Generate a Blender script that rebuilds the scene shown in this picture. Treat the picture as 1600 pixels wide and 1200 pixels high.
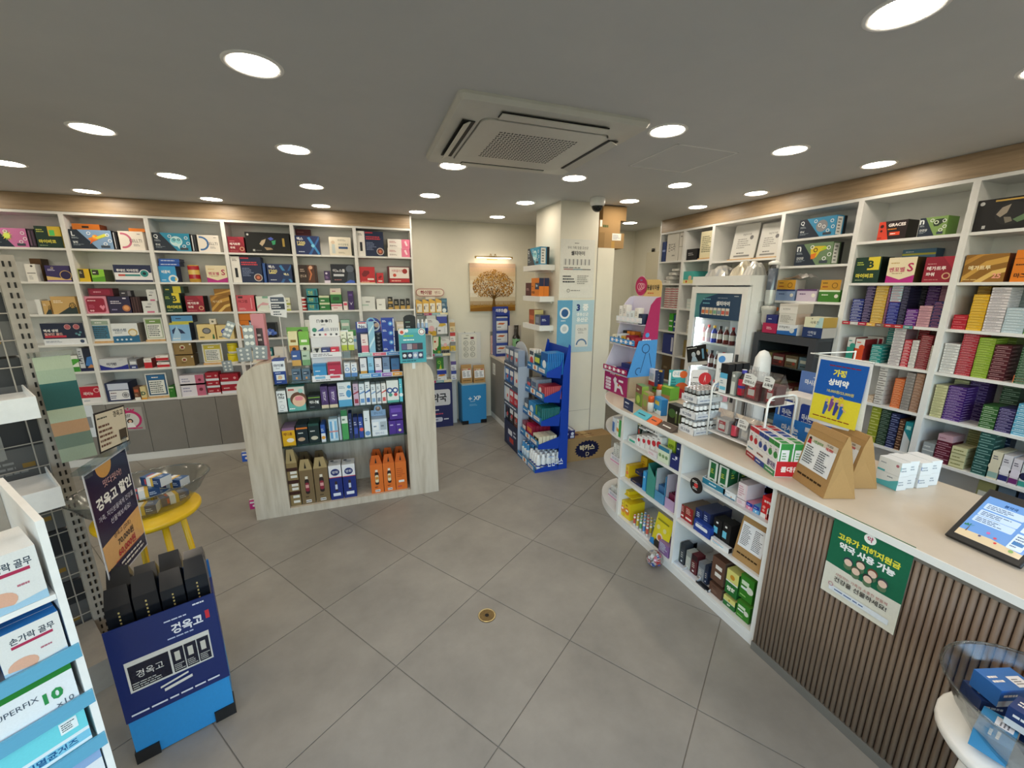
import bpy,bmesh,math,random
from mathutils import Vector,Matrix
for _o in list(bpy.data.objects):bpy.data.objects.remove(_o)
SC=bpy.context.scene;COL=SC.collection
RND=random.Random(7)
F_PX=638.37;CAM_Z=1.74;CEIL=2.514
_p,_r,_y=math.radians(13.375),math.radians(0.163),math.radians(19.946)
_cp,_sp,_cr,_sr,_cy,_sy=math.cos(_p),math.sin(_p),math.cos(_r),math.sin(_r),math.cos(_y),math.sin(_y)
W2C=(Matrix(((_cr,_sr,0),(-_sr,_cr,0),(0,0,1)))@Matrix(((1,0,0),(0,_sp,_cp),(0,-_cp,_sp)))@Matrix(((_cy,-_sy,0),(_sy,_cy,0),(0,0,1))))
_cam=bpy.data.cameras.new('camera');CAM=bpy.data.objects.new('camera',_cam);COL.objects.link(CAM)
CAM.matrix_world=Matrix.Translation((0,0,CAM_Z))@W2C.transposed().to_4x4()
_cam.sensor_width=36;_cam.lens=36*F_PX/1600;_cam.clip_start=0.02;_cam.clip_end=60
SC.camera=CAM
SC.view_settings.view_transform='Standard';SC.view_settings.look='None'
SC.view_settings.gamma=1;SC.view_settings.use_curve_mapping=False
SC.view_settings.exposure=1.02
SKY_STRENGTH=0.5;LAMP_STRENGTH=21.0
_w=bpy.data.worlds.new('sky');SC.world=_w;_w.use_nodes=True
_n=_w.node_tree.nodes;_n.clear()
_sky=_n.new('ShaderNodeTexSky');_sky.sky_type='NISHITA';_sky.sun_disc=False
_sky.sun_elevation=math.radians(42);_sky.sun_rotation=math.radians(60);_sky.air_density=1.2;_sky.dust_density=1.0
_bg=_n.new('ShaderNodeBackground');_bg.inputs[1].default_value=SKY_STRENGTH
_ow=_n.new('ShaderNodeOutputWorld')
_w.node_tree.links.new(_sky.outputs[0],_bg.inputs[0]);_w.node_tree.links.new(_bg.outputs[0],_ow.inputs[0])
_pl=bpy.data.lights.new('window_portal','AREA');_pl.shape='RECTANGLE';_pl.size=6.6;_pl.size_y=2.2
_pl.cycles.is_portal=True
_po=bpy.data.objects.new('window_portal',_pl);COL.objects.link(_po)
_po.location=(0,-1.25,1.2);_po.rotation_euler=(math.radians(90),0,0)
SC.cycles.max_bounces=7;SC.cycles.diffuse_bounces=4;SC.cycles.transparent_max_bounces=24
SC.cycles.caustics_reflective=False;SC.cycles.caustics_refractive=False;SC.cycles.sample_clamp_indirect=4
def _d(p):return W2C@(Vector(p)-Vector((0,0,CAM_Z)))
def _lin(fa,px,axis):
 a,b=_d(fa(0.0)),_d(fa(1.0));k=(px-800)/F_PX if axis==0 else-(px-600)/F_PX
 g0,g1=a[axis]+k*a.z,b[axis]+k*b.z
 return-g0/(g1-g0)
def X_at(px,Y,z):return _lin(lambda t:(t,Y,z),px,0)
def Y_at(px,X,z):return _lin(lambda t:(X,t,z),px,0)
def Z_at(py,X,Y):return _lin(lambda t:(X,Y,t),py,1)
def on_z(px,py,z):
 r=W2C.transposed()@Vector(((px-800)/F_PX,-(py-600)/F_PX,-1));t=(z-CAM_Z)/r.z
 return Vector((r.x*t,r.y*t,z))
def on_y(px,py,Y):
 r=W2C.transposed()@Vector(((px-800)/F_PX,-(py-600)/F_PX,-1));t=Y/r.y
 return Vector((r.x*t,Y,CAM_Z+r.z*t))
def on_x(px,py,X):
 r=W2C.transposed()@Vector(((px-800)/F_PX,-(py-600)/F_PX,-1));t=X/r.x
 return Vector((X,r.y*t,CAM_Z+r.z*t))
_hc={}
def C(h):
 if isinstance(h,tuple):return h
 if h not in _hc:
  s=h.lstrip('#')
  if len(s)==3:s=''.join(ch*2 for ch in s)
  f=lambda v:v/12.92 if v<=0.04045 else((v+0.055)/1.055)**2.4
  _hc[h]=tuple(f(int(s[i:i+2],16)/255)for i in(0,2,4))+(1.0,)
 return _hc[h]
M={}
def _mat(name):
 m=bpy.data.materials.new(name);m.use_nodes=True;M[name]=m
 nt=m.node_tree;return m,nt,nt.nodes,nt.links,nt.nodes['Principled BSDF']
def attr_mat(name,rough,spec=0.4,coat=0,metal=0):
 m,nt,n,l,b=_mat(name)
 a=n.new('ShaderNodeAttribute');a.attribute_name='Col'
 t=n.new('ShaderNodeTexNoise');t.inputs['Scale'].default_value=35;t.inputs['Detail'].default_value=3
 mr=n.new('ShaderNodeMapRange');mr.inputs[3].default_value=0.93;mr.inputs[4].default_value=1.07
 mx=n.new('ShaderNodeVectorMath');mx.operation='SCALE'
 l.new(t.outputs[0],mr.inputs[0]);l.new(a.outputs[0],mx.inputs[0]);l.new(mr.outputs[0],mx.inputs['Scale'])
 l.new(mx.outputs[0],b.inputs['Base Color'])
 b.inputs['Roughness'].default_value=rough;b.inputs['Specular IOR Level'].default_value=spec
 b.inputs['Coat Weight'].default_value=coat;b.inputs['Metallic'].default_value=metal
attr_mat('card',0.42,0.4);attr_mat('paper',0.75,0.2);attr_mat('gloss',0.18,0.5);attr_mat('paint',0.55,0.3)
attr_mat('foil',0.32,0.5,0,0.55);attr_mat('metal',0.3,0.5,0,0.9);attr_mat('kraft',0.85,0.15)
def wood_mat(name,c1,c2,c3,scale,rough=0.5):
 m,nt,n,l,b=_mat(name)
 tc=n.new('ShaderNodeTexCoord');mp=n.new('ShaderNodeMapping');mp.inputs['Scale'].default_value=scale
 t=n.new('ShaderNodeTexNoise');t.inputs['Scale'].default_value=3.0;t.inputs['Detail'].default_value=8;t.inputs['Roughness'].default_value=0.62;t.inputs['Distortion'].default_value=0.4
 r=n.new('ShaderNodeValToRGB');e=r.color_ramp.elements
 e[0].position=0.3;e[0].color=C(c1);e[1].position=0.72;e[1].color=C(c3)
 k=r.color_ramp.elements.new(0.5);k.color=C(c2)
 l.new(tc.outputs['Object'],mp.inputs[0]);l.new(mp.outputs[0],t.inputs['Vector']);l.new(t.outputs[0],r.inputs[0]);l.new(r.outputs[0],b.inputs['Base Color'])
 bp=n.new('ShaderNodeBump');bp.inputs['Strength'].default_value=0.08;bp.inputs['Distance'].default_value=0.002
 l.new(t.outputs[0],bp.inputs['Height']);l.new(bp.outputs[0],b.inputs['Normal']);b.inputs['Roughness'].default_value=rough
wood_mat('fascia_wood','#8f7a60','#a58d70','#b49d80',(1.2,1.2,14),0.4)
wood_mat('pale_wood','#b3a693','#c8bdac','#d3c9ba',(9,9,0.7),0.5)
wood_mat('slat_wood','#6d5a4e','#84705f','#948070',(10,10,0.8),0.55)
wood_mat('light_wood','#b98f5c','#cba572','#d9b888',(6,1,6),0.5)
def noisy(name,c1,c2,scale,rough,bump=0.0,detail=6,rand=0.0,obj=False):
 m,nt,n,l,b=_mat(name)
 if obj:tc=n.new('ShaderNodeTexCoord');out=tc.outputs['Object']
 else:g=n.new('ShaderNodeNewGeometry');out=g.outputs['Position']
 t=n.new('ShaderNodeTexNoise');t.inputs['Scale'].default_value=scale;t.inputs['Detail'].default_value=detail;t.inputs['Roughness'].default_value=0.65
 r=n.new('ShaderNodeValToRGB');e=r.color_ramp.elements
 e[0].position=0.28;e[0].color=C(c1);e[1].position=0.72;e[1].color=C(c2)
 l.new(out,t.inputs['Vector']);l.new(t.outputs[0],r.inputs[0])
 if rand:
  oi=n.new('ShaderNodeObjectInfo');mr=n.new('ShaderNodeMapRange');mr.inputs[3].default_value=1-rand;mr.inputs[4].default_value=1+rand
  mx=n.new('ShaderNodeVectorMath');mx.operation='SCALE'
  l.new(oi.outputs['Random'],mr.inputs[0]);l.new(r.outputs[0],mx.inputs[0]);l.new(mr.outputs[0],mx.inputs['Scale']);l.new(mx.outputs[0],b.inputs['Base Color'])
 else:l.new(r.outputs[0],b.inputs['Base Color'])
 b.inputs['Roughness'].default_value=rough
 if bump:
  bp=n.new('ShaderNodeBump');bp.inputs['Strength'].default_value=bump;bp.inputs['Distance'].default_value=0.004
  l.new(t.outputs[0],bp.inputs['Height']);l.new(bp.outputs[0],b.inputs['Normal'])
 return m
noisy('floor_tile','#7e7b75','#97938b',2.6,0.42,0.05,9,0.03)
noisy('grout','#76736d','#827f78',20,0.8)
noisy('ceiling_paint','#c6c8c8','#cccdcc',3,0.7)
noisy('wall_paint','#dcd8ca','#e2decf',4,0.65)
noisy('white_melamine','#dcdcda','#e4e4e2',6,0.35)
noisy('grey_melamine','#7e7a75','#84807b',6,0.45)
noisy('worktop','#c5b9a8','#d0c5b5',5,0.32,0.02,9)
noisy('dark_plastic','#17181a','#1d1e20',20,0.4)
noisy('beige_metal','#9b948a','#a39c92',30,0.4)
noisy('white_metal','#e6e6e4','#eeeeec',30,0.3)
noisy('ac_plastic','#c9c8c0','#d0cfc7',10,0.4)
noisy('yellow_plastic','#d9ae10','#e3ba1c',8,0.35)
noisy('white_plastic','#e9e9e6','#f0f0ee',10,0.35)
noisy('black_card','#15171b','#1c1f24',30,0.45)
noisy('brass','#a58a55','#b79c66',30,0.35)
M['brass'].node_tree.nodes['Principled BSDF'].inputs['Metallic'].default_value=0.8
noisy('drain_brass','#5f4e31','#7d683f',60,0.4,0.1)
M['drain_brass'].node_tree.nodes['Principled BSDF'].inputs['Metallic'].default_value=0.6
def clear_mat(name,tint,amount,rough=0.05):
 m=bpy.data.materials.new(name);m.use_nodes=True;M[name]=m;nt=m.node_tree;n=nt.nodes;l=nt.links
 n.clear();tr=n.new('ShaderNodeBsdfTransparent');tr.inputs[0].default_value=C(tint)
 gl=n.new('ShaderNodeBsdfGlossy');gl.inputs['Roughness'].default_value=rough;gl.inputs[0].default_value=(0.9,0.9,0.9,1)
 lw=n.new('ShaderNodeLayerWeight');lw.inputs[0].default_value=0.5;pw=n.new('ShaderNodeMath');pw.operation='POWER';pw.inputs[1].default_value=4.0;sc=n.new('ShaderNodeMath');sc.operation='MULTIPLY';sc.inputs[1].default_value=0.55;l.new(lw.outputs['Facing'],pw.inputs[0]);l.new(pw.outputs[0],sc.inputs[0])
 ad=n.new('ShaderNodeMath');ad.operation='ADD';ad.inputs[1].default_value=amount;ad.use_clamp=True
 mx=n.new('ShaderNodeMixShader');o=n.new('ShaderNodeOutputMaterial')
 l.new(sc.outputs[0],ad.inputs[0]);l.new(ad.outputs[0],mx.inputs[0]);l.new(tr.outputs[0],mx.inputs[1]);l.new(gl.outputs[0],mx.inputs[2]);l.new(mx.outputs[0],o.inputs[0])
clear_mat('window_glass','#f4f8f8',0.0);clear_mat('shelf_glass','#b9cfcb',0.05);clear_mat('clear_plastic','#e9ecec',0.06,0.12)
clear_mat('clear_film','#f2f2f2',0.10,0.2);clear_mat('amber_film','#b8763a',0.1,0.2);clear_mat('smoke_plastic','#2a2c30',0.04,0.06)
def emit(name,col,s):
 m=bpy.data.materials.new(name);m.use_nodes=True;M[name]=m;nt=m.node_tree;nt.nodes.clear()
 e=nt.nodes.new('ShaderNodeEmission');e.inputs[0].default_value=C(col);e.inputs[1].default_value=s
 o=nt.nodes.new('ShaderNodeOutputMaterial');nt.links.new(e.outputs[0],o.inputs[0])
emit('lamp_disc','#fff0da',LAMP_STRENGTH);emit('picture_lamp_tube','#ffe9c8',9.0);emit('fridge_led','#f2f8ff',26.0)
m_,nt_,n_,l_,b_=_mat('screen');_a=n_.new('ShaderNodeAttribute');_a.attribute_name='Col'
l_.new(_a.outputs[0],b_.inputs['Base Color']);l_.new(_a.outputs[0],b_.inputs['Emission Color']);b_.inputs['Emission Strength'].default_value=0.35;b_.inputs['Roughness'].default_value=0.15
_tc={}
def glyphs(s,bold=0.0):
 k=(s,bold)
 if k not in _tc:
  cu=bpy.data.curves.new('lettering','FONT');cu.body=s;cu.resolution_u=2;cu.offset=bold
  ob=bpy.data.objects.new('lettering',cu)
  me=ob.to_mesh();vs=[(v.co.x,v.co.y)for v in me.vertices];fs=[tuple(p.vertices)for p in me.polygons]
  ob.to_mesh_clear();bpy.data.objects.remove(ob);bpy.data.curves.remove(cu)
  if vs:
   x0=min(v[0]for v in vs);y0=min(v[1]for v in vs);w=max(v[0]for v in vs)-x0;h=max(v[1]for v in vs)-y0
   vs=[(a-x0,b-y0)for a,b in vs]
  else:w=h=1
  _tc[k]=(vs,fs,w,h)
 return _tc[k]
class MB:
 def __init__(s):s.v=[];s.f=[];s.c=[];s.m=[];s.mi=0
 def face(s,pts,col='#fff'):
  b=len(s.v);s.v.extend(tuple(p)for p in pts);s.f.append(tuple(range(b,b+len(pts))));s.c.append(C(col));s.m.append(s.mi);return s
 def mesh_(s,vs,fs,col='#fff'):
  b=len(s.v);s.v.extend(tuple(p)for p in vs);k=C(col)
  for f in fs:s.f.append(tuple(b+i for i in f));s.c.append(k);s.m.append(s.mi)
  return s
 def box(s,x0,x1,y0,y1,z0,z1,col='#fff',**k):
  v=[(x0,y0,z0),(x1,y0,z0),(x1,y1,z0),(x0,y1,z0),(x0,y0,z1),(x1,y0,z1),(x1,y1,z1),(x0,y1,z1)]
  b=len(s.v);s.v.extend(v)
  for n,f in(('bottom',(3,2,1,0)),('top',(4,5,6,7)),('front',(0,1,5,4)),('right',(1,2,6,5)),('back',(2,3,7,6)),('left',(3,0,4,7))):
   s.f.append(tuple(b+i for i in f));s.c.append(C(k.get(n,col)));s.m.append(s.mi)
  return s
 def bevbox(s,x0,x1,y0,y1,z0,z1,r,col='#fff',n=4):
  pts=[]
  for cx,cy,a0 in((x1-r,y1-r,0),(x0+r,y1-r,90),(x0+r,y0+r,180),(x1-r,y0+r,270)):
   for i in range(n+1):
    a=math.radians(a0+90*i/n);pts.append((cx+r*math.cos(a),cy+r*math.sin(a)))
  return s.prism(pts,z0,z1,col)
 def prism(s,pts,z0,z1,col='#fff',M4=None):
  n=len(pts);b=len(s.v);vs=[(x,y,z0)for x,y in pts]+[(x,y,z1)for x,y in pts]
  if M4:vs=[tuple(M4@Vector(p))for p in vs]
  s.v.extend(vs);k=C(col)
  fs=[tuple(b+i for i in reversed(range(n))),tuple(b+n+i for i in range(n))]+[(b+i,b+(i+1)%n,b+n+(i+1)%n,b+n+i)for i in range(n)]
  for f in fs:s.f.append(f);s.c.append(k);s.m.append(s.mi)
  return s
 def lathe(s,prof,cx=0,cy=0,n=16,col='#fff',sx=1.0,sy=1.0,caps=True):
  b=len(s.v);k=C(col)
  for p in prof:
   for i in range(n):
    a=2*math.pi*i/n;s.v.append((cx+p[0]*math.cos(a)*sx,cy+p[0]*math.sin(a)*sy,p[1]))
  for j in range(len(prof)-1):
   kk=C(prof[j][2])if len(prof[j])>2 else k
   for i in range(n):
    i2=(i+1)%n;s.f.append((b+j*n+i,b+j*n+i2,b+(j+1)*n+i2,b+(j+1)*n+i));s.c.append(kk);s.m.append(s.mi)
  if caps:
   if prof[0][0]>1e-6:s.f.append(tuple(b+i for i in reversed(range(n))));s.c.append(k);s.m.append(s.mi)
   if prof[-1][0]>1e-6:
    q=b+(len(prof)-1)*n;s.f.append(tuple(q+i for i in range(n)));s.c.append(C(prof[-1][2])if len(prof[-1])>2 else k);s.m.append(s.mi)
  return s
 def tube(s,pts,r,n=6,col='#fff',closed=False):
  pts=[Vector(p)for p in pts];b=len(s.v);k=C(col);m=len(pts);up=None
  for i,p in enumerate(pts):
   if closed:t=(pts[(i+1)%m]-pts[i-1])
   else:t=(pts[min(i+1,m-1)]-pts[max(i-1,0)])
   t=t.normalized()
   if up is None:up=Vector((0,0,1))if abs(t.z)<0.9 else Vector((1,0,0))
   a=t.cross(up)
   if a.length<1e-4:a=t.cross(Vector((0,1,0)))
   a.normalize();c=a.cross(t).normalized();up=c
   for j in range(n):
    q=2*math.pi*j/n;s.v.append(tuple(p+(a*math.cos(q)+c*math.sin(q))*r))
  for i in range(m if closed else m-1):
   i2=(i+1)%m
   for j in range(n):
    j2=(j+1)%n;s.f.append((b+i*n+j,b+i2*n+j,b+i2*n+j2,b+i*n+j2));s.c.append(k);s.m.append(s.mi)
  if not closed:
   s.f.append(tuple(b+j for j in range(n)));s.c.append(k);s.m.append(s.mi)
   s.f.append(tuple(b+(m-1)*n+j for j in reversed(range(n))));s.c.append(k);s.m.append(s.mi)
  return s
 def build(s,name,mat='card',smooth=False,M4=None):
  me=bpy.data.meshes.new(name)
  vs=s.v if M4 is None else[tuple(M4@Vector(p))for p in s.v]
  me.from_pydata(vs,[],s.f)
  for k in([mat]if isinstance(mat,str)else mat):me.materials.append(M[k])
  if len(me.polygons)==len(s.f):
   a=me.attributes.new('Col','FLOAT_COLOR','FACE');a.data.foreach_set('color',[x for c in s.c for x in c])
   me.polygons.foreach_set('material_index',s.m)
   if smooth:me.polygons.foreach_set('use_smooth',[True]*len(s.f))
  me.update();return me
class Face:
 """a flat printed face: fractions of its width and height, bottom-left origin"""
 def __init__(s,mb,o,u,v,w,h,t0=0.0003):
  s.mb=mb;s.o=Vector(o);s.u=Vector(u).normalized();s.v=Vector(v).normalized();s.n=s.u.cross(s.v);s.w=w;s.h=h;s.k=t0
 def P(s,x,y):return s.o+s.u*(x*s.w)+s.v*(y*s.h)+s.n*s.k
 def _up(s):s.k+=0.00018
 def poly(s,pts,col):s.mb.face([s.P(*p)for p in pts],col);s._up();return s
 def r(s,x,y,w,h,col):return s.poly([(x,y),(x+w,y),(x+w,y+h),(x,y+h)],col)
 def c(s,x,y,r,col,ry=None,n=18,a0=0,a1=360):
  k=s.h/s.w;ry=r if ry is None else ry;full=a1-a0>=360
  pts=[(x+r*k*math.cos(math.radians(a0+(a1-a0)*i/n)),y+ry*math.sin(math.radians(a0+(a1-a0)*i/n)))for i in range(n+(0 if full else 1))]
  return s.poly(pts,col)
 def o_(s,x,y,r,t,col,n=20,a0=0,a1=360,ry=None):
  k=s.h/s.w;ry=r if ry is None else ry
  q=lambda rr,ra,i:(x+rr*k*math.cos(math.radians(a0+(a1-a0)*i/n)),y+ra*math.sin(math.radians(a0+(a1-a0)*i/n)))
  for i in range(n):s.mb.face([s.P(*p)for p in(q(r-t,ry-t,i),q(r,ry,i),q(r,ry,i+1),q(r-t,ry-t,i+1))],col)
  s._up();return s
 def rr(s,x,y,w,h,rad,col,n=4):
  k=s.h/s.w;pts=[]
  for cx,cy,a0 in((x+w-rad*k,y+h-rad,0),(x+rad*k,y+h-rad,90),(x+rad*k,y+rad,180),(x+w-rad*k,y+rad,270)):
   for i in range(n+1):
    a=math.radians(a0+90*i/n);pts.append((cx+rad*k*math.cos(a),cy+rad*math.sin(a)))
  return s.poly(pts,col)
 def t(s,txt,x,y,h,col,fw=None,b=0.0,al='c',rot=0):
  """lettering, centre at x,y; h = height in fractions of the face height; fw = width it is fitted into"""
  vs,fs,w0,h0=glyphs(txt,b)
  sc=h*s.h/h0;wx=w0*sc
  sx=(fw*s.w/w0)if(fw and wx>fw*s.w)else sc
  ax={'c':-0.5,'l':0.0,'r':-1.0}[al]*w0*sx;ca,sa=math.cos(math.radians(rot)),math.sin(math.radians(rot))
  o=s.P(x,y);pts=[]
  for a,bb in vs:
   p,q=a*sx+ax,bb*sc-h*s.h/2
   pts.append(o+s.u*(p*ca-q*sa)+s.v*(p*sa+q*ca))
  s.mb.mesh_(pts,fs,col);s._up();return s
 def l(s,x,y,w,h,n,col,seed=1,short=0.55,fill=0.45):
  """n rows of small print too fine to read"""
  R=random.Random(seed)
  for i in range(n):
   yy=y+h-(i+1)*h/n+(h/n)*(1-fill)/2;xx=x;end=x+w*R.uniform(short,1)
   while xx<end-0.01*w:
    ww=min(w*R.uniform(0.06,0.2),end-xx)
    s.mb.face([s.P(*p)for p in((xx,yy),(xx+ww,yy),(xx+ww,yy+h/n*fill),(xx,yy+h/n*fill))],col);xx+=ww+w*0.025
  s._up();return s
 def do(s,items):
  for it in items:
   k,a=it[0],it[1:];kw={}
   if a and isinstance(a[-1],dict):kw=a[-1];a=a[:-1]
   {'r':s.r,'c':s.c,'o':s.o_,'q':s.rr,'p':s.poly,'t':s.t,'l':s.l}[k](*a,**kw)
  return s
def obj(name,me,parent=None,loc=(0,0,0),rz=0.0,rot=None):
 o=bpy.data.objects.new(name,me);COL.objects.link(o);o.location=loc
 o.rotation_euler=rot if rot is not None else(0,0,rz)
 if parent is not None:o.parent=parent
 return o
def tag(o,label,cat,group=None):
 o['label']=label;o['category']=cat
 if group:o['group']=group
 return o
def thing(name,label,cat,loc=(0,0,0),rz=0.0,group=None,me=None,rot=None):return tag(obj(name,me,None,loc,rz,rot),label,cat,group)
def struct(name,me,parent=None,**k):
 o=obj(name,me,parent,**k)
 if parent is None:o['kind']='structure'
 return o
def dup(root,loc,rz=None,label=None,group=None,rot=None):
 r=root.copy();COL.objects.link(r);r.location=loc
 if rz is not None:r.rotation_euler=(0,0,rz)
 if rot is not None:r.rotation_euler=rot
 if label:r['label']=label
 if group:r['group']=group
 for ch in root.children:
  c=ch.copy();COL.objects.link(c);c.parent=r
  for g in ch.children:
   d=g.copy();COL.objects.link(d);d.parent=c
 return r
PI=math.pi
ORD=['zeroth','first','second','third','fourth','fifth','sixth','seventh','eighth','ninth','tenth','eleventh','twelfth','thirteenth','fourteenth','fifteenth','sixteenth','seventeenth','eighteenth']
XL,XR,YF,YB=-3.72,3.755,-1.3,5.2
def clip(poly,ax,lim,sign):
 out=[]
 for i,p in enumerate(poly):
  q=poly[(i+1)%len(poly)];a=(p[ax]-lim)*sign;b=(q[ax]-lim)*sign
  if a>=0:out.append(p)
  if a*b<0:
   t=a/(a-b);out.append((p[0]+(q[0]-p[0])*t,p[1]+(q[1]-p[1])*t))
 return out
FLOOR=struct('floor',MB().box(XL,XR,YF,YB,-0.12,-0.003).build('floor','grout'))
_ta=math.radians(35.0);_tu=Vector((math.cos(_ta),math.sin(_ta)));_tv=Vector((-math.sin(_ta),math.cos(_ta)));_t0=Vector((0.024,1.655));_ts=0.602
for i in range(-13,14):
 for j in range(-13,14):
  c=_t0+_tu*(i*_ts)+_tv*(j*_ts);g=0.0022
  pl=[tuple(c+_tu*a+_tv*b)for a,b in((g,g),(_ts-g,g),(_ts-g,_ts-g),(g,_ts-g))]
  for ax,lim,sg in((0,XL,1),(0,XR,-1),(1,YF,1),(1,YB,-1)):
   pl=clip(pl,ax,lim,sg)
   if len(pl)<3:break
  if len(pl)<3:continue
  ar=abs(sum(pl[k][0]*pl[(k+1)%len(pl)][1]-pl[(k+1)%len(pl)][0]*pl[k][1]for k in range(len(pl))))/2
  if ar<0.004:continue
  obj('tile',MB().prism(pl,-0.0035,0.0).build('tile','floor_tile'),FLOOR)
CEILING=struct('ceiling',MB().box(XL,XR,YF,YB,CEIL,CEIL+0.15).build('ceiling','ceiling_paint'))
struct('wall_back',MB().box(XL,XR+0.1,YB,YB+0.12,-0.1,CEIL+0.1).build('wall_back','wall_paint'))
struct('wall_right',MB().box(XR,XR+0.12,YF,YB,-0.1,CEIL+0.1).build('wall_right','wall_paint'))
struct('wall_left',MB().box(XL-0.12,XL,YF,YB+0.12,-0.1,CEIL+0.1).build('wall_left','wall_paint'))
struct('wall_front',MB().box(XL,XL+0.3,YF-0.1,YF,-0.1,CEIL).box(XR-0.3,XR,YF-0.1,YF,-0.1,CEIL).box(XL,XR,YF-0.1,YF,2.38,CEIL+0.1).box(XL,XR,YF-0.1,YF,-0.1,0.08).build('wall_front','wall_paint'))
for k in range(4):
 a=XL+0.3+k*1.71;b=a+1.71
 w=struct('window_%d'%(k+1),MB().box(a+0.03,b-0.03,YF-0.055,YF-0.045,0.1,2.36).build('window_pane','window_glass'))
 fr=MB().box(a,a+0.03,YF-0.08,YF-0.02,0.08,2.38).box(b-0.03,b,YF-0.08,YF-0.02,0.08,2.38).box(a,b,YF-0.08,YF-0.02,0.08,0.11).box(a,b,YF-0.08,YF-0.02,2.35,2.38)
 obj('window_frame',fr.build('window_frame','beige_metal'),w)
CX0,CX1,CY0,CY1=1.795,2.2,3.635,4.21
struct('wall_column',MB().box(CX0,CX1,CY0,CY1,0,CEIL).build('wall_column','wall_paint'))
_pw=struct('wall_partition',MB().box(CX1+0.004,2.395,CY0+0.004,YB,0,2.113).build('wall_partition','wall_paint'))
obj('panel_joint',MB().box(CX1-0.002,CX1+0.006,CY0-0.0012,CY0+0.002,0,2.113,'#8d8a82').box(CX0,CX1,CY0-0.0012,CY0+0.001,0.478,0.481,'#a5a298').build('panel_joint','paint'),_pw)
hb=MB()
hx0,hx1,hy0,hy1=1.715,2.16,2.045,2.5
for a,b,c_,d in((hx0,hx1,hy0,hy0+0.008),(hx0,hx1,hy1-0.008,hy1),(hx0,hx0+0.008,hy0,hy1),(hx1-0.008,hx1,hy0,hy1)):hb.box(a,b,c_,d,CEIL-0.003,CEIL+0.002,'#e8e8e6')
struct('trim_1',hb.build('trim','paint'))
dl=thing('ceiling_downlight','x','downlight')
obj('trim_ring',MB().lathe([(0.080,0.0),(0.082,-0.004),(0.094,-0.006),(0.099,-0.002),(0.099,0.003),(0.08,0.003)],n=32,caps=False).build('trim_ring','white_plastic',True),dl)
obj('diffuser',MB().lathe([(0.0001,-0.0025),(0.0805,-0.0025)],n=32,caps=False).build('diffuser','lamp_disc'),dl)
_lx=[-3.05,-2.1,-1.215,-0.3,0.635,1.53,2.4,3.2];_ly=[-0.85,0.0,0.92,1.91,2.9,3.86,4.72]
_first=True;_nl=0
for j,y in enumerate(_ly):
 for i,x in enumerate(_lx):
  if(i,j)in((4,3),(6,6)):continue
  yy=y
  if x>2 and y>2.4:yy={2.9:2.8,3.86:3.45,4.72:4.56}[y]
  lb='round recessed downlight, %s from the left in the %s row from the shop front'%(ORD[i+1],ORD[j+1])
  if _first:dl.location=(x,yy,CEIL);dl['label']=lb;dl['group']='ceiling downlights';_first=False
  else:dup(dl,(x,yy,CEIL),None,lb,'ceiling downlights')
ac=thing('ceiling_air_conditioner','square white cassette air conditioner set in the grey ceiling','air conditioner',(0.905,2.295,CEIL))
S=0.47
def rsq(s,r,n=6):
 pts=[]
 for cx,cy,a0 in((s-r,s-r,0),(-s+r,s-r,90),(-s+r,-s+r,180),(s-r,-s+r,270)):
  for i in range(n+1):
   a=math.radians(a0+90*i/n);pts.append((cx+r*math.cos(a),cy+r*math.sin(a)))
 return pts
def ringmesh(mb,o,i,z,col='#fff',z2=None):
 n=len(o);z2=z if z2 is None else z2
 mb.mesh_([(x,y,z)for x,y in o]+[(x,y,z2)for x,y in i],[(k,n+k,n+(k+1)%n,(k+1)%n)for k in range(n)],col)
pm=MB();o1=rsq(S,0.035);o2=rsq(S-0.012,0.03);o3=rsq(0.335,0.05)
ringmesh(pm,o1,o2,-0.012,z2=-0.03);ringmesh(pm,o2,o3,-0.03,z2=-0.04);n_=len(o1)
pm.mesh_([(x,y,0)for x,y in o1]+[(x,y,-0.012)for x,y in o1],[(k,n_+k,n_+(k+1)%n_,(k+1)%n_)for k in range(n_)])
obj('panel_frame',pm.build('panel_frame','ac_plastic'),ac)
gm=MB();gm.prism(rsq(0.33,0.05),-0.046,-0.03);g_=obj('intake_grille',gm.build('intake_grille','ac_plastic'),ac)
hm=MB()
for i in range(22):
 for j in range(15):
  x=-0.205+i*0.0195;y=-0.2+j*0.0275
  if(i+j)%2==0:hm.box(x-0.008,x+0.008,y-0.0045,y+0.0045,-0.0466,-0.0459,'#24262a')
  else:hm.box(x-0.0035,x+0.0035,y-0.009,y+0.009,-0.0466,-0.0459,'#24262a')
hs=obj('grille_slots',hm.build('grille_slots','paint'),g_);hs['kind']='stuff'
for k,(tilt,gap)in enumerate(((0,0.0),(0,0.0),(28,1),(22,1))):
 R=Matrix.Rotation(math.radians((270,90,180,0)[k]),4,'Z')
 obj('air_slot',MB().box(0.352,0.412,-0.27,0.27,-0.0425,-0.0385,'#1a1b1d').build('air_slot','paint',M4=R),ac)
 v=MB().box(-0.03,0.028,-0.268,0.268,-0.004,0.0).build('louvre','ac_plastic',M4=R@Matrix.Translation((0.382,0,-0.0435-0.0005))@Matrix.Rotation(math.radians(tilt),4,'Y'))
 obj('louvre',v,ac)
cm=thing('security_camera','white dome security camera with dark bubble at the column top','camera',tuple(on_z(934,309,CEIL)))
obj('housing',MB().lathe([(0.062,0.0),(0.066,-0.008),(0.066,-0.05),(0.058,-0.068),(0.05,-0.07)],n=24,caps=False).build('housing','white_plastic',True),cm)
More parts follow.
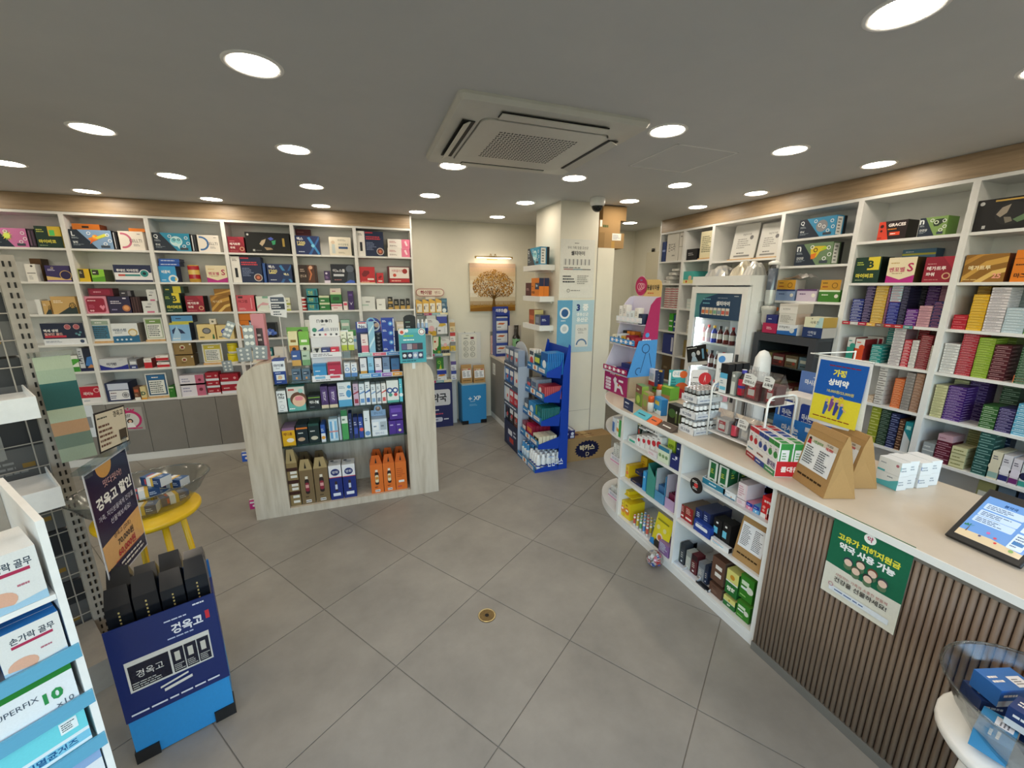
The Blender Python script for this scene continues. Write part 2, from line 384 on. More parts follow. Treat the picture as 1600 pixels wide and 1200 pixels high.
obj('bubble',MB().lathe([(0.05,-0.07)]+[(0.05*math.cos(a),-0.07-0.05*math.sin(a))for a in[i*PI/16 for i in range(1,9)]],n=20,col='#0c0c0e',caps=False).build('bubble','gloss',True),cm)
fd=thing('floor_drain','round brass floor plug let into the grey tiles','drain',(0.513,1.803,0))
obj('drain_plate',MB().lathe([(0.048,0.0005),(0.048,0.003),(0.042,0.004),(0.04,0.0032),(0.012,0.0032),(0.0001,0.0032)],n=28).build('drain_plate','drain_brass'),fd)
obj('plug_hole',MB().lathe([(0.011,0.0033),(0.0112,0.0042),(0.0001,0.0036)],n=16,col='#141210').build('plug_hole','paint'),fd)
obj('rim',MB().lathe([(0.041,0.004),(0.044,0.0046),(0.047,0.004)],n=28,caps=False,col='#c9b98c').build('rim','metal'),fd)
_cc={}
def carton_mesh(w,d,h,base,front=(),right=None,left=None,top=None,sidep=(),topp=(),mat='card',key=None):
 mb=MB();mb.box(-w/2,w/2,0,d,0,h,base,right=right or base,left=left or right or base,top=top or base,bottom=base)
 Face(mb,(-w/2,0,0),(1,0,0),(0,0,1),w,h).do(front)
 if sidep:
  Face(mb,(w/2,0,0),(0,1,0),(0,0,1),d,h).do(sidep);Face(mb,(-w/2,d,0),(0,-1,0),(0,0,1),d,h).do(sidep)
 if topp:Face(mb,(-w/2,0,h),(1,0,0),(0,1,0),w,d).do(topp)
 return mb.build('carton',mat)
W1Y=4.955;W2X=3.455
ROWZ=[0,2.065,1.775,1.485,1.205,0.945,0.63]
ROWN=['','top shelf','second shelf','third shelf','fourth shelf','fifth shelf','bottom shelf']
BAYN=['leftmost','second','third','fourth','fifth','rightmost']
USED={};LASTX={}
def uniq(lb,n=0):
 USED[lb]=USED.get(lb,0)+1;return lb
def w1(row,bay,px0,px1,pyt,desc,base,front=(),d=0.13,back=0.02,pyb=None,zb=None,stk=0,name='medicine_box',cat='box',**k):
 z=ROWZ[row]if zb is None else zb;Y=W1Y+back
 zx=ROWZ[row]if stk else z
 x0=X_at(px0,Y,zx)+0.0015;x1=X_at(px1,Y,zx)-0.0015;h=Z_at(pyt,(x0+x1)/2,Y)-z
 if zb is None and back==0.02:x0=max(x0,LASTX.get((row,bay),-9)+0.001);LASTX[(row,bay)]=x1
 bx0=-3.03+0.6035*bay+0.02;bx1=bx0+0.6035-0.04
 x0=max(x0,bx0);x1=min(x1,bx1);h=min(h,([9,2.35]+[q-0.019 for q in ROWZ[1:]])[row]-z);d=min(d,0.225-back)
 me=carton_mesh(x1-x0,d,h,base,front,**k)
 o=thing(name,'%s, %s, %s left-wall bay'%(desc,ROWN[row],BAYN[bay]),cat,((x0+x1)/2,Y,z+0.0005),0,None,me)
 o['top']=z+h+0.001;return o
def plaque(row,bay,px0,px1,pyt,desc,border,head,body='#eef0ea',d=0.05):
 z=ROWZ[row];Y=W1Y+0.03;x0=X_at(px0,Y,z);x1=X_at(px1,Y,z);w=x1-x0;h=Z_at(pyt,(x0+x1)/2,Y)-z
 t=thing('desk_plaque','%s, %s, %s left-wall bay'%(desc,ROWN[row],BAYN[bay]),'sign',((x0+x1)/2,Y,z+0.0005))
 obj('wooden_base',MB().box(-w/2-0.004,w/2+0.004,0.0,d,0,0.018).build('wooden_base','light_wood'),t)
 mb=MB().box(-w/2,w/2,0.018,0.024,0.0182,h,'#e9ecea');f=Face(mb,(-w/2,0.018,0.0182),(1,0,0),(0,0,1),w,h-0.0182)
 f.r(0.05,0.05,0.9,0.9,border).r(0.13,0.1,0.74,0.6,body).r(0.1,0.73,0.8,0.18,head).l(0.16,0.14,0.66,0.52,6,'#3c4a50',seed=bay+row,short=0.8).l(0.3,0.78,0.5,0.09,1,'#f4f4f0')
 obj('panel',mb.build('panel','gloss'),t);return t
def shelving_bay(name,label,loc,rz,W,D,levels,ztop,zbot,loc_levels=None):
 t=thing(name,label,'shelving',loc,rz)
 mb=MB()
 obj('back_panel',MB().box(0,W,D-0.008,D,zbot,ztop).build('back_panel','white_melamine'),t)
 for a in(0,W-0.0172):obj('side_panel',MB().box(a,a+0.0172,0,D-0.0085,zbot,ztop).build('side_panel','white_melamine'),t)
 obj('top_panel',MB().box(0.0174,W-0.0174,0,D-0.0085,ztop-0.022,ztop-0.0002).build('top_panel','white_melamine'),t)
 for z in levels:obj('shelf',MB().box(0.0174,W-0.0174,0.004,D-0.0085,z-0.018,z).build('shelf','white_melamine'),t)
 return t
for b in range(-1,6):
 x=-3.03+0.6035*b
 nm=(BAYN[b]if b>=0 else 'hidden end')+' bay'
 shelving_bay('wall_shelving','white open shelving, %s along the left wall'%nm,(x,W1Y,0),0,0.6033,0.237,ROWZ[1:6]+[0.63],2.372,0.61)
 bc=thing('base_cabinet','grey two-door base cabinet under the %s of the left wall'%nm,'cabinet',(x,W1Y,0))
 obj('carcass',MB().box(0.001,0.6025,0.02,0.237,0.075,0.609).build('carcass','white_melamine'),bc)
 obj('plinth',MB().box(0,0.6033,0.002,0.05,0,0.0745).build('plinth','white_melamine'),bc)
 for k in range(2):obj('door',MB().box(0.002+0.3017*k,0.2998+0.3017*k,0.0,0.0195,0.077,0.607).build('door','grey_melamine'),bc)
struct('trim_2',MB().box(-3.03-0.6035,0.575,W1Y-0.004,W1Y+0.014,2.373,CEIL-0.002).build('trim_2','fascia_wood'))
struct('trim_3',MB().box(0.5765,0.594,W1Y-0.006,W1Y+0.24,2.374,CEIL-0.001).build('trim_3','white_melamine'))
q=on_y(203,655,W1Y-0.001);st=MB();f=Face(st,(-0.11,-0.001,-0.12),(1,0,0),(0,0,1),0.22,0.24,0.0002)
f.r(0,0,1,1,'#a3a09c').c(0.5,0.48,0.40,'#c2346f',n=28).c(0.5,0.46,0.31,'#d8d5d2',n=28).r(0.3,0.84,0.4,0.04,'#c2346f')
for k in range(5):f.c(0.3+0.1*k,0.9+(0.05 if k==2 else 0),0.035,'#c2346f',n=8)
f.l(0.3,0.58,0.4,0.14,2,'#2c2a2c',seed=3).c(0.5,0.42,0.10,'#2a2223').c(0.5,0.41,0.06,'#e3b9a0')
f.poly([(0.33,0.14),(0.67,0.14),(0.6,0.33),(0.5,0.36),(0.4,0.33)],'#f3f1ef').r(0.55,0.07,0.35,0.04,'#c2346f')
thing('door_sticker','pink ring sticker with crown and small portrait on the cabinet door','sticker',tuple(q),0,None,st.box(-0.11,0.11,-0.0009,0.0006,-0.12,0.12,'#a3a09c').build('door_sticker','gloss'))
q=on_y(124,660,W1Y-0.001);st=MB().box(-0.12,0.12,-0.001,0.0006,-0.16,0.16,'#dfe6ee');f=Face(st,(-0.12,-0.001,-0.16),(1,0,0),(0,0,1),0.24,0.32,0.0002)
f.r(0.22,0.3,0.68,0.35,'#8d9298').c(0.6,0.42,0.1,'#6f6a68').l(0.15,0.12,0.75,0.14,2,'#3d5060').l(0.15,0.72,0.7,0.14,2,'#9fb4c8')
thing('door_poster','pale printed sheet with grey photo on the leftmost cabinet door','poster',tuple(q),0,None,st.build('door_poster','paper'))
g='#f4f4f0';NAV='#1d2942'
LT=lambda x,y,w,h,n,c,s=1:('l',x,y,w,h,n,c,s)
def burst(cx,cy,r,cols):
 out=[]
 for k in range(12):
  a=k*PI/6;out.append(('p',[(cx+0.5*r*math.cos(a+.2),cy+r*math.sin(a+.2)),(cx+0.12*r*math.cos(a+.9),cy+.25*r*math.sin(a+.9)),(cx+.12*r*math.cos(a-.6),cy+.25*r*math.sin(a-.6))],cols[k%len(cols)]))
 return out
def organ_box(body,blob,accent,txt,initial):
 """dark triangular corner with an initial, coloured field, a glossy organ drawing and small round badges"""
 return[('r',0,0,1,1,body),('p',[(0,0),(0.62,0),(0.2,1),(0,1)],'#222e3e'),('t',initial,0.09,0.78,0.24,'#e8eef0',{'b':0.02}),LT(0.04,0.52,0.22,0.1,2,'#aeb8bf'),('t',txt,0.05,0.34,0.12,'#e8eef0',{'al':'l','b':0.02}),LT(0.05,0.16,0.3,0.1,2,'#8e9aa4',5)]+blob+[('o',x,y,0.09,0.03,'#eef2f2',{'n':10})for x,y in((0.46,0.82),(0.9,0.75),(0.94,0.45),(0.82,0.28))]+[('r',0.7,0.07,0.22,0.13,'#3a4552')]+accent
B_pink=organ_box('#c874a8',burst(0.48,0.6,0.3,['#b7d84a','#f2df3a','#8fce5a'])+[('c',0.48,0.6,0.14,'#d9e86a')],[],'면역','')
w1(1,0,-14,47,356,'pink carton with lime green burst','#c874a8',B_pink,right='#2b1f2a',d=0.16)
w1(1,0,48,59,357.5,'two dark upright boxes, spines out','#231a28',[('r',0.1,0.1,0.25,0.8,'#6b4f66'),('r',0.6,0.1,0.25,0.8,'#4d3a52')],d=0.2)
GB=[('r',0,0,1,1,'#16342c'),('r',0.5,0.55,0.5,0.45,'#d6b83a'),('r',0.55,0.57,0.2,0.26,'#58c86a'),LT(0.06,0.7,0.38,0.18,2,'#c8cf5a'),('t','마이비코',0.08,0.3,0.17,'#e6dc4e',{'al':'l','b':0.03}),LT(0.08,0.08,0.5,0.06,1,'#9fb08a')]
w1(1,0,60,101,353.5,'dark green carton with yellow patch','#16342c',GB,right='#c7b23a')
L_=organ_box('#7f9fc4',[('p',[(0.42,0.55),(0.5,0.35),(0.66,0.5),(0.6,0.68)],'#e2842e'),('c',0.6,0.62,0.13,'#ef8f3a'),('p',[(0.58,0.6),(0.66,0.52),(0.92,0.72),(0.84,0.82)],'#d6d84a'),('c',0.57,0.66,0.06,'#f4c24a'),('p',[(0.45,0.25),(0.5,0.5),(0.6,0.5)],'#e06a3a')],[],'혈행','L')
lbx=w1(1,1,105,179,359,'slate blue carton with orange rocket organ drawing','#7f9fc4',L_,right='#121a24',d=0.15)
w1(1,1,113,157,350,'orange flat carton lying on the rocket carton','#c06a1e',[('r',0.35,0.3,0.25,0.35,'#2a1c10')],zb=lbx['top'],right='#8e3f18',d=0.12,back=0.04)
w1(1,1,180,187,362,'two black spines beside the rocket carton','#14161c',[('r',0.2,0.05,0.2,0.9,'#c9ccd0'),('r',0.6,0.05,0.15,0.9,'#33373f')],d=0.2)
def celltI(ring):return[('r',0,0,1,1,'#e9e2d8'),('o',0.14,0.5,0.42,0.1,ring,{'n':24,'a0':-100,'a1':100}),('t','CELLTI',0.66,0.5,0.17,'#3b3a3c',{'fw':0.5}),LT(0.55,0.2,0.34,0.14,2,'#8a8584'),LT(0.76,0.82,0.2,0.08,1,'#6a6664')]
cb=w1(1,1,189,228,361.5,'cream carton with rose ring lettered CELLTI','#e9e2d8',celltI('#c76b84'))
w1(1,1,201,227,357,'orange flat box lying on the rose ring carton','#cf7622',zb=cb['top'],d=0.1,back=0.04)
Q_=organ_box('#2f93b8',[('c',0.62,0.55,0.3,'#cfeef2',{'ry':0.28}),('c',0.55,0.6,0.13,'#7fd3e0'),('c',0.68,0.56,0.15,'#9be0e8'),('p',[(0.62,0.3),(0.7,0.3),(0.68,0.12)],'#cfeef2'),('o',0.57,0.64,0.07,0.03,'#1c4a66'),('o',0.69,0.64,0.07,0.03,'#1c4a66')],[],'두뇌','Q')
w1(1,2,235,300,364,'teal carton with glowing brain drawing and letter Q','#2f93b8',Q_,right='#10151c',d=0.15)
w1(1,2,301,310,366.5,'pair of black spines beside the brain carton','#11141a',[('r',0.15,0.05,0.2,0.9,'#cfd2d4'),('r',0.6,0.05,0.2,0.9,'#3b4048')],d=0.2)
w1(1,2,311,345,367.5,'cream carton with blue ring lettered CELLTI','#ece8df',celltI('#3a6ea8'))
MT=[('r',0,0,1,1,'#8e1f33'),('t','메가트루',0.1,0.55,0.16,'#f2e6e2',{'al':'l','b':0.03}),('t','파워',0.1,0.32,0.15,'#f2e6e2',{'al':'l','b':0.03}),LT(0.1,0.7,0.5,0.05,1,'#d9a8a4'),('o',0.82,0.25,0.13,0.04,'#d9b48c'),LT(0.08,0.08,0.8,0.05,1,'#c98b86'),('p',[(0.6,1),(1,1),(1,0.5)],'#a8283c')]
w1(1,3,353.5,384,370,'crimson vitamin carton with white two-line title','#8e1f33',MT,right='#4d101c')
GLOBE=[('r',0,0,1,1,'#0d0d10'),('c',0.48,0.48,0.34,'#1b1c22'),('p',[(0.3,0.45),(0.36,0.62),(0.46,0.7),(0.42,0.5),(0.36,0.35)],'#cdb89a'),('p',[(0.5,0.72),(0.58,0.8),(0.64,0.7),(0.56,0.62)],'#5a6ed0'),('p',[(0.58,0.6),(0.68,0.66),(0.66,0.45),(0.6,0.42)],'#3fae7a'),('p',[(0.4,0.3),(0.55,0.28),(0.6,0.2),(0.45,0.16)],'#b59a78'),('c',0.06,0.88,0.05,'#cfcfcf'),('r',0.83,0.35,0.05,0.4,'#b79a4a'),('r',0.14,0.1,0.05,0.09,'#b9b9b9'),LT(0.21,0.12,0.2,0.04,1,'#8e8e8e')]
w1(1,3,386,455,363.5,'large black carton with iridescent globe picture','#0d0d10',GLOBE,d=0.15)
MX=[('r',0,0,1,1,'#22305e'),('p',[(0.5,0),(0.62,0),(1,0.85),(1,1)],'#2f62a0'),('p',[(0.5,0.9),(0.6,0.95),(1,0.05),(0.92,0)],'#3f8ac4'),('c',0.72,0.48,0.09,'#79c4e0'),('t','맥스',0.07,0.84,0.17,'#eef0f4',{'al':'l','b':0.03}),('t','1200',0.07,0.62,0.17,'#e3d68e',{'al':'l','b':0.03}),('r',0.07,0.48,0.28,0.05,'#e3d68e'),LT(0.1,0.1,0.4,0.1,1,'#c8d0e0')]
w1(1,4,459.5,489,358,'dark red box standing behind the navy carton','#5c1420',[('r',0,0,1,1,'#5c1420'),LT(0.1,0.86,0.7,0.05,1,'#b9605c')],back=0.13,d=0.08)
w1(1,4,459.5,501,368.5,'navy carton with blue X and 1200','#22305e',MX,right='#18224a',d=0.10)
w1(1,4,515.5,550,370.5,'cream carton with pale figure and Korean title','#d9d2c0',[('r',0,0,1,1,'#d9d2c0'),('c',0.18,0.7,0.1,'#c7b49c'),('r',0.12,0.1,0.14,0.5,'#b9c4c4'),('t','유산균발효',0.65,0.6,0.11,'#3d5a4c',{'fw':0.5}),('r',0.42,0.36,0.42,0.12,'#35507a'),LT(0.4,0.78,0.5,0.1,2,'#8a8878'),LT(0.4,0.1,0.4,0.1,2,'#a09a88')])
def joint_box(side):return[('r',0,0,1,1,'#1d2a4c'),('r',0,0,0.29,1,'#ece9e4'),('r',0.1,0.2,0.09,0.36,'#20222a'),LT(0.05,0.82,0.2,0.1,2,'#4a4a4a'),('r',0.32,0.92,0.28,0.05,'#c43a4a'),('l',0.34,0.66,0.55,0.16,2,'#c8404e',4,0.9,0.6),LT(0.34,0.24,0.4,0.34,6,'#7f8db0'),('c',0.85,0.2,0.15,'#c9c2bc'),('c',0.85,0.2,0.12,'#7e4438'),('c',0.85,0.2,0.06,'#d77a5c')]
w1(1,5,555.5,601,361.5,'tall navy and white joint carton with red heading','#1d2a4c',joint_box(0),right='#2f2420')
PKW=[('r',0,0,1,1,'#ebe6e0'),('r',0.62,0,0.38,1,'#e07a98'),('p',[(0.74,0.75),(0.82,0.85),(0.9,0.3),(0.82,0.25)],'#f2d3da'),LT(0.08,0.55,0.4,0.25,2,'#b5686c'),LT(0.08,0.15,0.45,0.2,2,'#8d7f7a')]
pk=w1(1,5,606,641,388,'white and pink carton, lower of two','#ebe6e0',PKW)
w1(1,5,606,641,374,'white and pink carton, upper of two','#ebe6e0',PKW,zb=pk['top'])
w1(2,0,54,72,404,'plain brown box behind a white one','#5f4224',back=0.1,d=0.1,right='#4a321a')
w1(2,0,44,61,412.5,'narrow white carton with grey lines','#e6e4df',[('r',0,0,1,1,'#e6e4df'),('r',0.1,0.45,0.8,0.05,'#777'),LT(0.2,0.1,0.5,0.25,3,'#9b9b9b'),('c',0.65,0.88,0.06,'#555')],d=0.07)
w1(2,0,74.5,113,415,'purple carton with plum dish','#3a3163',[('r',0,0,1,1,'#3a3163'),('p',[(0,0),(1,0),(1,0.16),(0.5,0.24),(0,0.34)],'#d9b976'),('r',0,0,1,0.09,'#6a4fa0'),('c',0.8,0.4,0.3,'#c9a86a'),('c',0.8,0.4,0.26,'#2a2450'),LT(0.1,0.66,0.4,0.14,2,'#d8d2e6'),('o',0.3,0.86,0.06,0.02,'#c9b98a')])
w1(2,1,119.5,143,420,'yellow carton with dark panel','#d9b52a',[('r',0,0,1,1,'#d9b52a'),('p',[(0,0),(0,1),(0.25,1)],'#a8b83a'),('r',0.06,0.28,0.45,0.66,'#3a342c'),LT(0.12,0.6,0.3,0.2,2,'#e9e3c0')],right='#6a5a1e')
w1(2,1,145,166,421,'lime green carton with dark panel','#79b43a',[('r',0,0,1,1,'#8cc63f'),('p',[(0,0),(1,0),(1,0.45),(0,0.3)],'#5a9a2a'),('r',0.08,0.55,0.5,0.4,'#33352c'),LT(0.14,0.66,0.36,0.16,1,'#eef0dc')],right='#4a5436',d=0.15)
w1(2,1,181,240,414,'white and navy lutein carton with eye circle','#e6e6ea',[('r',0,0,1,1,'#e6e6ea'),('r',0,0.55,1,0.45,'#232c4e'),('t','루테인 지아잔틴',0.36,0.68,0.16,'#f0f0f0',{'fw':0.58,'b':0.03}),('r',0.1,0.34,0.6,0.11,'#3c8a8a'),('r',0.1,0.34,0.18,0.11,'#c2504a'),('c',0.8,0.5,0.24,'#e6e6ea'),('c',0.8,0.5,0.2,'#2a8c8a'),('c',0.8,0.5,0.09,'#16323c'),('r',0,0,1,0.12,'#232c4e')])
BC=[('r',0,0,1,1,'#3c9bd6'),('t','비콤빅',0.4,0.65,0.2,'#f3f6f8',{'fw':0.5,'b':0.03}),('o',0.78,0.2,0.26,0.1,'#dfe6ea'),LT(0.1,0.08,0.4,0.1,1,'#dff0f8'),('r',0.88,0.1,0.1,0.16,'#e8c85a')]
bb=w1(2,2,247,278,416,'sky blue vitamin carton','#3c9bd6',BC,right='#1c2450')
w1(2,2,248,281,410.5,'flat royal blue box, lower of two on the sky blue carton','#2a58b0',[('l',0.1,0.25,0.8,0.5,1,'#cdd8ee',2)],zb=bb['top'],right='#1d2650',d=0.12)
w1(2,2,248,281,404.5,'flat royal blue box, upper of two on the sky blue carton','#2a58b0',[('l',0.1,0.25,0.8,0.5,1,'#cdd8ee',5)],zb=bb['top']+0.034,right='#1d2650',d=0.12)
z=ROWZ[2];xx=X_at(306,W1Y+0.06,z);hh=Z_at(414.5,xx,W1Y+0.06)-z
thing('supplement_can','red and gold supplement canister, second shelf, third left-wall bay','canister',(xx,W1Y+0.06,z+0.0005),0,None,MB().lathe([(0.047,0,'#c39a3c'),(0.047,hh*0.2,'#a81f2e'),(0.047,hh*0.45,'#d9b95e'),(0.047,hh*0.72,'#a81f2e'),(0.047,hh*0.95,'#c39a3c'),(0.044,hh)],n=20).build('can','gloss',True))
BV=[('r',0,0,1,1,'#e6d9b8'),('p',[(0,0),(1,0),(1,0.3),(0.5,0.12),(0,0.3)],'#b0287e'),('t','벤포벨',0.36,0.52,0.19,'#b52a5c',{'fw':0.55,'b':0.02}),('t','S',0.82,0.6,0.34,'#b52a5c',{'b':0.02}),LT(0.2,0.34,0.6,0.06,1,'#a08a5a'),LT(0.1,0.74,0.5,0.08,1,'#c9a96a')]
w1(2,2,324.5,357,415,'cream and magenta carton ending in a large S','#d8c89a',BV)
w1(2,3,358.5,412,401,'tall navy and white joint carton with red heading','#1d2a4c',joint_box(0),right='#1b2c60',d=0.12)
w1(2,3,413,418,411,'two blue spines beside the joint carton','#274a8c',[('r',0.3,0.05,0.3,0.9,'#3d6ab0')],d=0.15)
w1(2,3,419.5,458,412.5,'navy carton with blue X and 1200','#22305e',MX+[('r',0.62,0.2,0.3,0.45,'#1c3a6a'),('t','맥스',0.77,0.45,0.14,'#efe7b8',{'b':.03})])
w1(2,4,464.5,496,414,'dark brown carton with copper joint picture','#33201c',[('r',0,0,1,1,'#33201c'),('r',0.5,0,0.4,1,'#5a3222'),('p',[(0.55,0.15),(0.66,0.5),(0.55,0.85),(0.62,0.85),(0.76,0.5),(0.62,0.15)],'#c9764a'),('c',0.7,0.86,0.1,'#e0b090'),LT(0.08,0.6,0.35,0.2,2,'#c9b3a6'),('t','콘드로',0.24,0.38,0.14,'#e0c8b4',{'fw':0.36})],right='#7a4630')
w1(2,4,507.5,517,423.5,'small purple upright box with white foot','#3d2a58',[('r',0,0,1,1,'#3d2a58'),('r',0,0,1,0.22,'#d9cfe0'),('c',0.4,0.8,0.09,'#e0d6ea'),LT(0.2,0.35,0.6,0.25,3,'#b08ac0')],d=0.05)
w1(2,4,518.5,555,413,'black carton with grey torso silhouette','#191e2c',[('r',0,0,1,1,'#191e2c'),('c',0.82,0.75,0.2,'#5a6272'),('p',[(0.66,0.1),(1,0.1),(1,0.6),(0.74,0.6)],'#3e4656'),('p',[(0.55,0),(1,0),(1,0.12),(0.8,0.18)],'#3d5fc0'),('t','이노스톨',0.34,0.66,0.17,'#e6e6ea',{'fw':0.52,'b':.02}),('r',0.1,0.36,0.45,0.12,'#c9ccd4'),LT(0.12,0.12,0.5,0.1,1,'#a66a6a')])
w1(2,5,560.5,587,417,'red liver carton with dark liver shape','#c22a34',[('r',0,0,1,1,'#c22a34'),('p',[(0.14,0.55),(0.3,0.78),(0.62,0.76),(0.66,0.62),(0.4,0.4),(0.2,0.4)],'#7c1420'),('r',0.5,0.2,0.42,0.1,'#f0dcd4'),LT(0.08,0.06,0.85,0.08,1,'#e8a8a0'),('r',0,0,1,0.05,'#e0c9a8')])
w1(2,5,589,600,426.5,'small red box with dark liver shape','#c22a34',[('r',0,0,1,1,'#c22a34'),('p',[(0.2,0.5),(0.5,0.75),(0.8,0.7),(0.5,0.4)],'#7c1420'),('r',0.2,0.15,0.6,0.12,'#f0dcd4')],d=0.06)
w1(2,5,607,641,416.5,'white and maroon pomegranate carton','#5a1620',[('r',0,0,1,1,'#5a1620'),('r',0.07,0.3,0.9,0.65,'#ede3dc'),('r',0.07,0.06,0.9,0.22,'#b8242c'),('c',0.78,0.72,0.15,'#a32a24'),('c',0.3,0.48,0.1,'#c2402c'),('t','석류콜라겐',0.42,0.74,0.15,'#b8242c',{'fw':0.5}),LT(0.15,0.1,0.7,0.1,1,'#f0c8b8')])
HX=lambda s:[('r',0,0,1,1,'#c9a56a'),('p',[(0,0),(0.18,0),(0.7,0.4),(1,0.4),(1,0),(0.18,0)],'#2b3a3c'),('p',[(0.68,0.45),(0.75,0.62),(0.9,0.66),(0.98,0.5),(0.92,0.32),(0.76,0.28)],'#2b2a24'),('p',[(0.71,0.46),(0.76,0.58),(0.89,0.62),(0.95,0.5),(0.9,0.36),(0.78,0.33)],'#b8934f'),LT(0.1,0.62,0.5,0.18,2,'#f2ead6'),('t','25',0.84,0.47,0.16,'#2b2a24')]
w1(3,0,60,68,468,'thin white box beside the gold ones','#dfe2e2',d=0.1)
w1(3,0,69.5,82.5,470,'small gold box with hexagon badge','#c9a56a',HX(0),d=0.08)
w1(3,0,84,123,463.5,'gold carton with hexagon badge','#c9a56a',HX(0))
rp=w1(3,1,129.5,171,463,'rose bordered crimson carton with heart line','#d48ca0',[('r',0,0,1,1,'#d48ca0'),('q',0.06,0.07,0.84,0.82,0.12,'#96203c'),LT(0.12,0.7,0.6,0.1,1,'#f0d0d8'),('p',[(0.62,0.4),(0.7,0.5),(0.76,0.42),(0.84,0.5),(0.88,0.38),(0.76,0.18)],'#e08aa0'),LT(0.14,0.3,0.34,0.22,3,'#c9607c'),('c',0.2,0.17,0.05,'#eab8c4'),('c',0.3,0.17,0.05,'#eab8c4')])
w1(3,1,139,178,450.5,'long dark red box on the rose bordered carton','#6e1a30',[('q',0.06,0.15,0.82,0.7,0.2,'#8e2440'),LT(0.2,0.4,0.5,0.25,1,'#e0a8b4')],zb=rp['top'],d=0.11,right='#4a1020')
nv=w1(3,1,172.5,207,463.5,'dark indigo carton with copper globe','#2c2748',[('r',0,0,1,1,'#2c2748'),('c',0.78,0.3,0.2,'#b8744a'),('c',0.78,0.32,0.13,'#e0a06a'),LT(0.1,0.55,0.65,0.22,2,'#d8d4e4'),LT(0.1,0.14,0.4,0.16,1,'#8f88b0'),('r',0.68,0.86,0.16,0.07,'#e0dce8')])
w1(3,1,187,206,454,'small charcoal box on the indigo carton','#34323c',[LT(0.2,0.4,0.45,0.3,1,'#d8d8dc'),('r',0.7,0.1,0.25,0.8,'#6a6870')],zb=nv['top'],d=0.06)
w1(3,1,208.5,223,464,'row of dark maroon spines','#2e1418',[('r',0.0,0,0.05,1,'#6a4a4c'),('r',0.3,0,0.05,1,'#6a4a4c'),('r',0.62,0,0.05,1,'#6a4a4c')],d=0.18)
sw=w1(3,1,224.5,248,470.5,'silver white box with pink foot, lower of two','#d6d8d8',[('c',0.5,0.75,0.16,'#b9bcc0',{'ry':0.1}),LT(0.2,0.4,0.55,0.2,1,'#4a4a4c'),('r',0.25,0,0.5,0.14,'#c26a8c')])
w1(3,1,231,246.5,452.5,'silver white box with pink foot, upper of two','#d6d8d8',[('c',0.5,0.75,0.16,'#b9bcc0',{'ry':0.1}),LT(0.2,0.4,0.55,0.2,1,'#4a4a4c'),('r',0.25,0,0.5,0.14,'#c26a8c')],zb=sw['top'])
BB=[('r',0,0,1,1,'#173a2e'),('r',0.5,0.5,0.45,0.5,'#dcc93a'),('t','B',0.62,0.72,0.3,'#173a2e',{'b':0.04}),LT(0.08,0.68,0.36,0.16,2,'#b9cc5a'),('t','마이비코',0.1,0.28,0.17,'#e6dc4e',{'al':'l','b':0.03}),LT(0.1,0.08,0.5,0.06,1,'#9fb08a')]
b1=w1(3,2,253.5,286,458,'dark green carton with yellow B square','#173a2e',BB,right='#10231c')
w1(3,2,256.5,288,447.5,'green and yellow flat box on the B carton','#173a2e',[('r',0.45,0,0.4,1,'#cfc03a'),LT(0.08,0.35,0.3,0.35,1,'#cfc03a')],zb=b1['top'],right='#2c3a20')
w1(3,2,292.5,321,462.5,'crimson vitamin carton with white two-line title','#8e1f33',MT,right='#1a0c10',d=0.14)
GS=[('r',0,0,1,1,'#8f6426'),('p',[(0,0.2),(0.5,0.75),(1,0.9),(1,0.7),(0.5,0.55),(0,0)],'#c89a48'),('p',[(0.3,0),(0.7,0.4),(1,0.5),(1,0.35),(0.75,0.25),(0.5,0)],'#ddb868'),('p',[(0,0.6),(0.4,0.95),(0.7,1),(0.3,1),(0,0.8)],'#b98638')]
gs=w1(3,2,331.5,361.5,461.5,'gold silk patterned carton','#8f6426',GS+[('t','메가트루',0.36,0.62,0.14,'#f0dcae',{'fw':.5})])
w1(3,2,335,361,451.5,'flat gold silk box on the gold carton','#8f6426',[('p',[(0,0.2),(1,0.9),(1,0.6),(0,0)],'#c89a48')],zb=gs['top'],d=0.12)
w1(3,3,370,400,461.5,'coral pink magnesium carton','#d05a66',[('r',0,0,1,1,'#d05a66'),('r',0.1,0.82,0.26,0.12,'#4a2226'),('t','마그랩',0.34,0.62,0.18,'#7a1a26',{'fw':0.5,'b':.02}),('r',0.78,0.15,0.05,0.7,'#e8a0a8'),LT(0.1,0.1,0.5,0.12,2,'#f0c0c4')],right='#6a1a24')
w1(3,3,402,436,463,'pale mint carton with pink ribbon','#cfdcd2',[('r',0,0,1,1,'#dfe4dc'),('p',[(0,0.3),(0.3,0.6),(0.6,0.5),(0.5,0.4),(0.2,0.4),(0,0.1)],'#d9a8b0'),('r',0.3,0.86,0.7,0.14,'#7fae98'),LT(0.55,0.2,0.35,0.2,2,'#5a7a6a'),('r',0,0.0,0.02,1,'#8fb8a4')],right='#5f8a74',d=0.14)
for k in range(2):
 for j in range(2):w1(3,3,439+8.3*j,446.8+8.3*j,474.5-9.3*k,'small cream and olive box, %s %s of a block of four'%(['lower','upper'][k],['left','right'][j]),'#dfe0cc',[('r',0,0,1,0.25,'#a8b04a'),LT(0.2,0.45,0.6,0.25,1,'#5a5a3a')],stk=1,zb=ROWZ[3]+0.0612*k,d=0.06)
z=ROWZ[3]
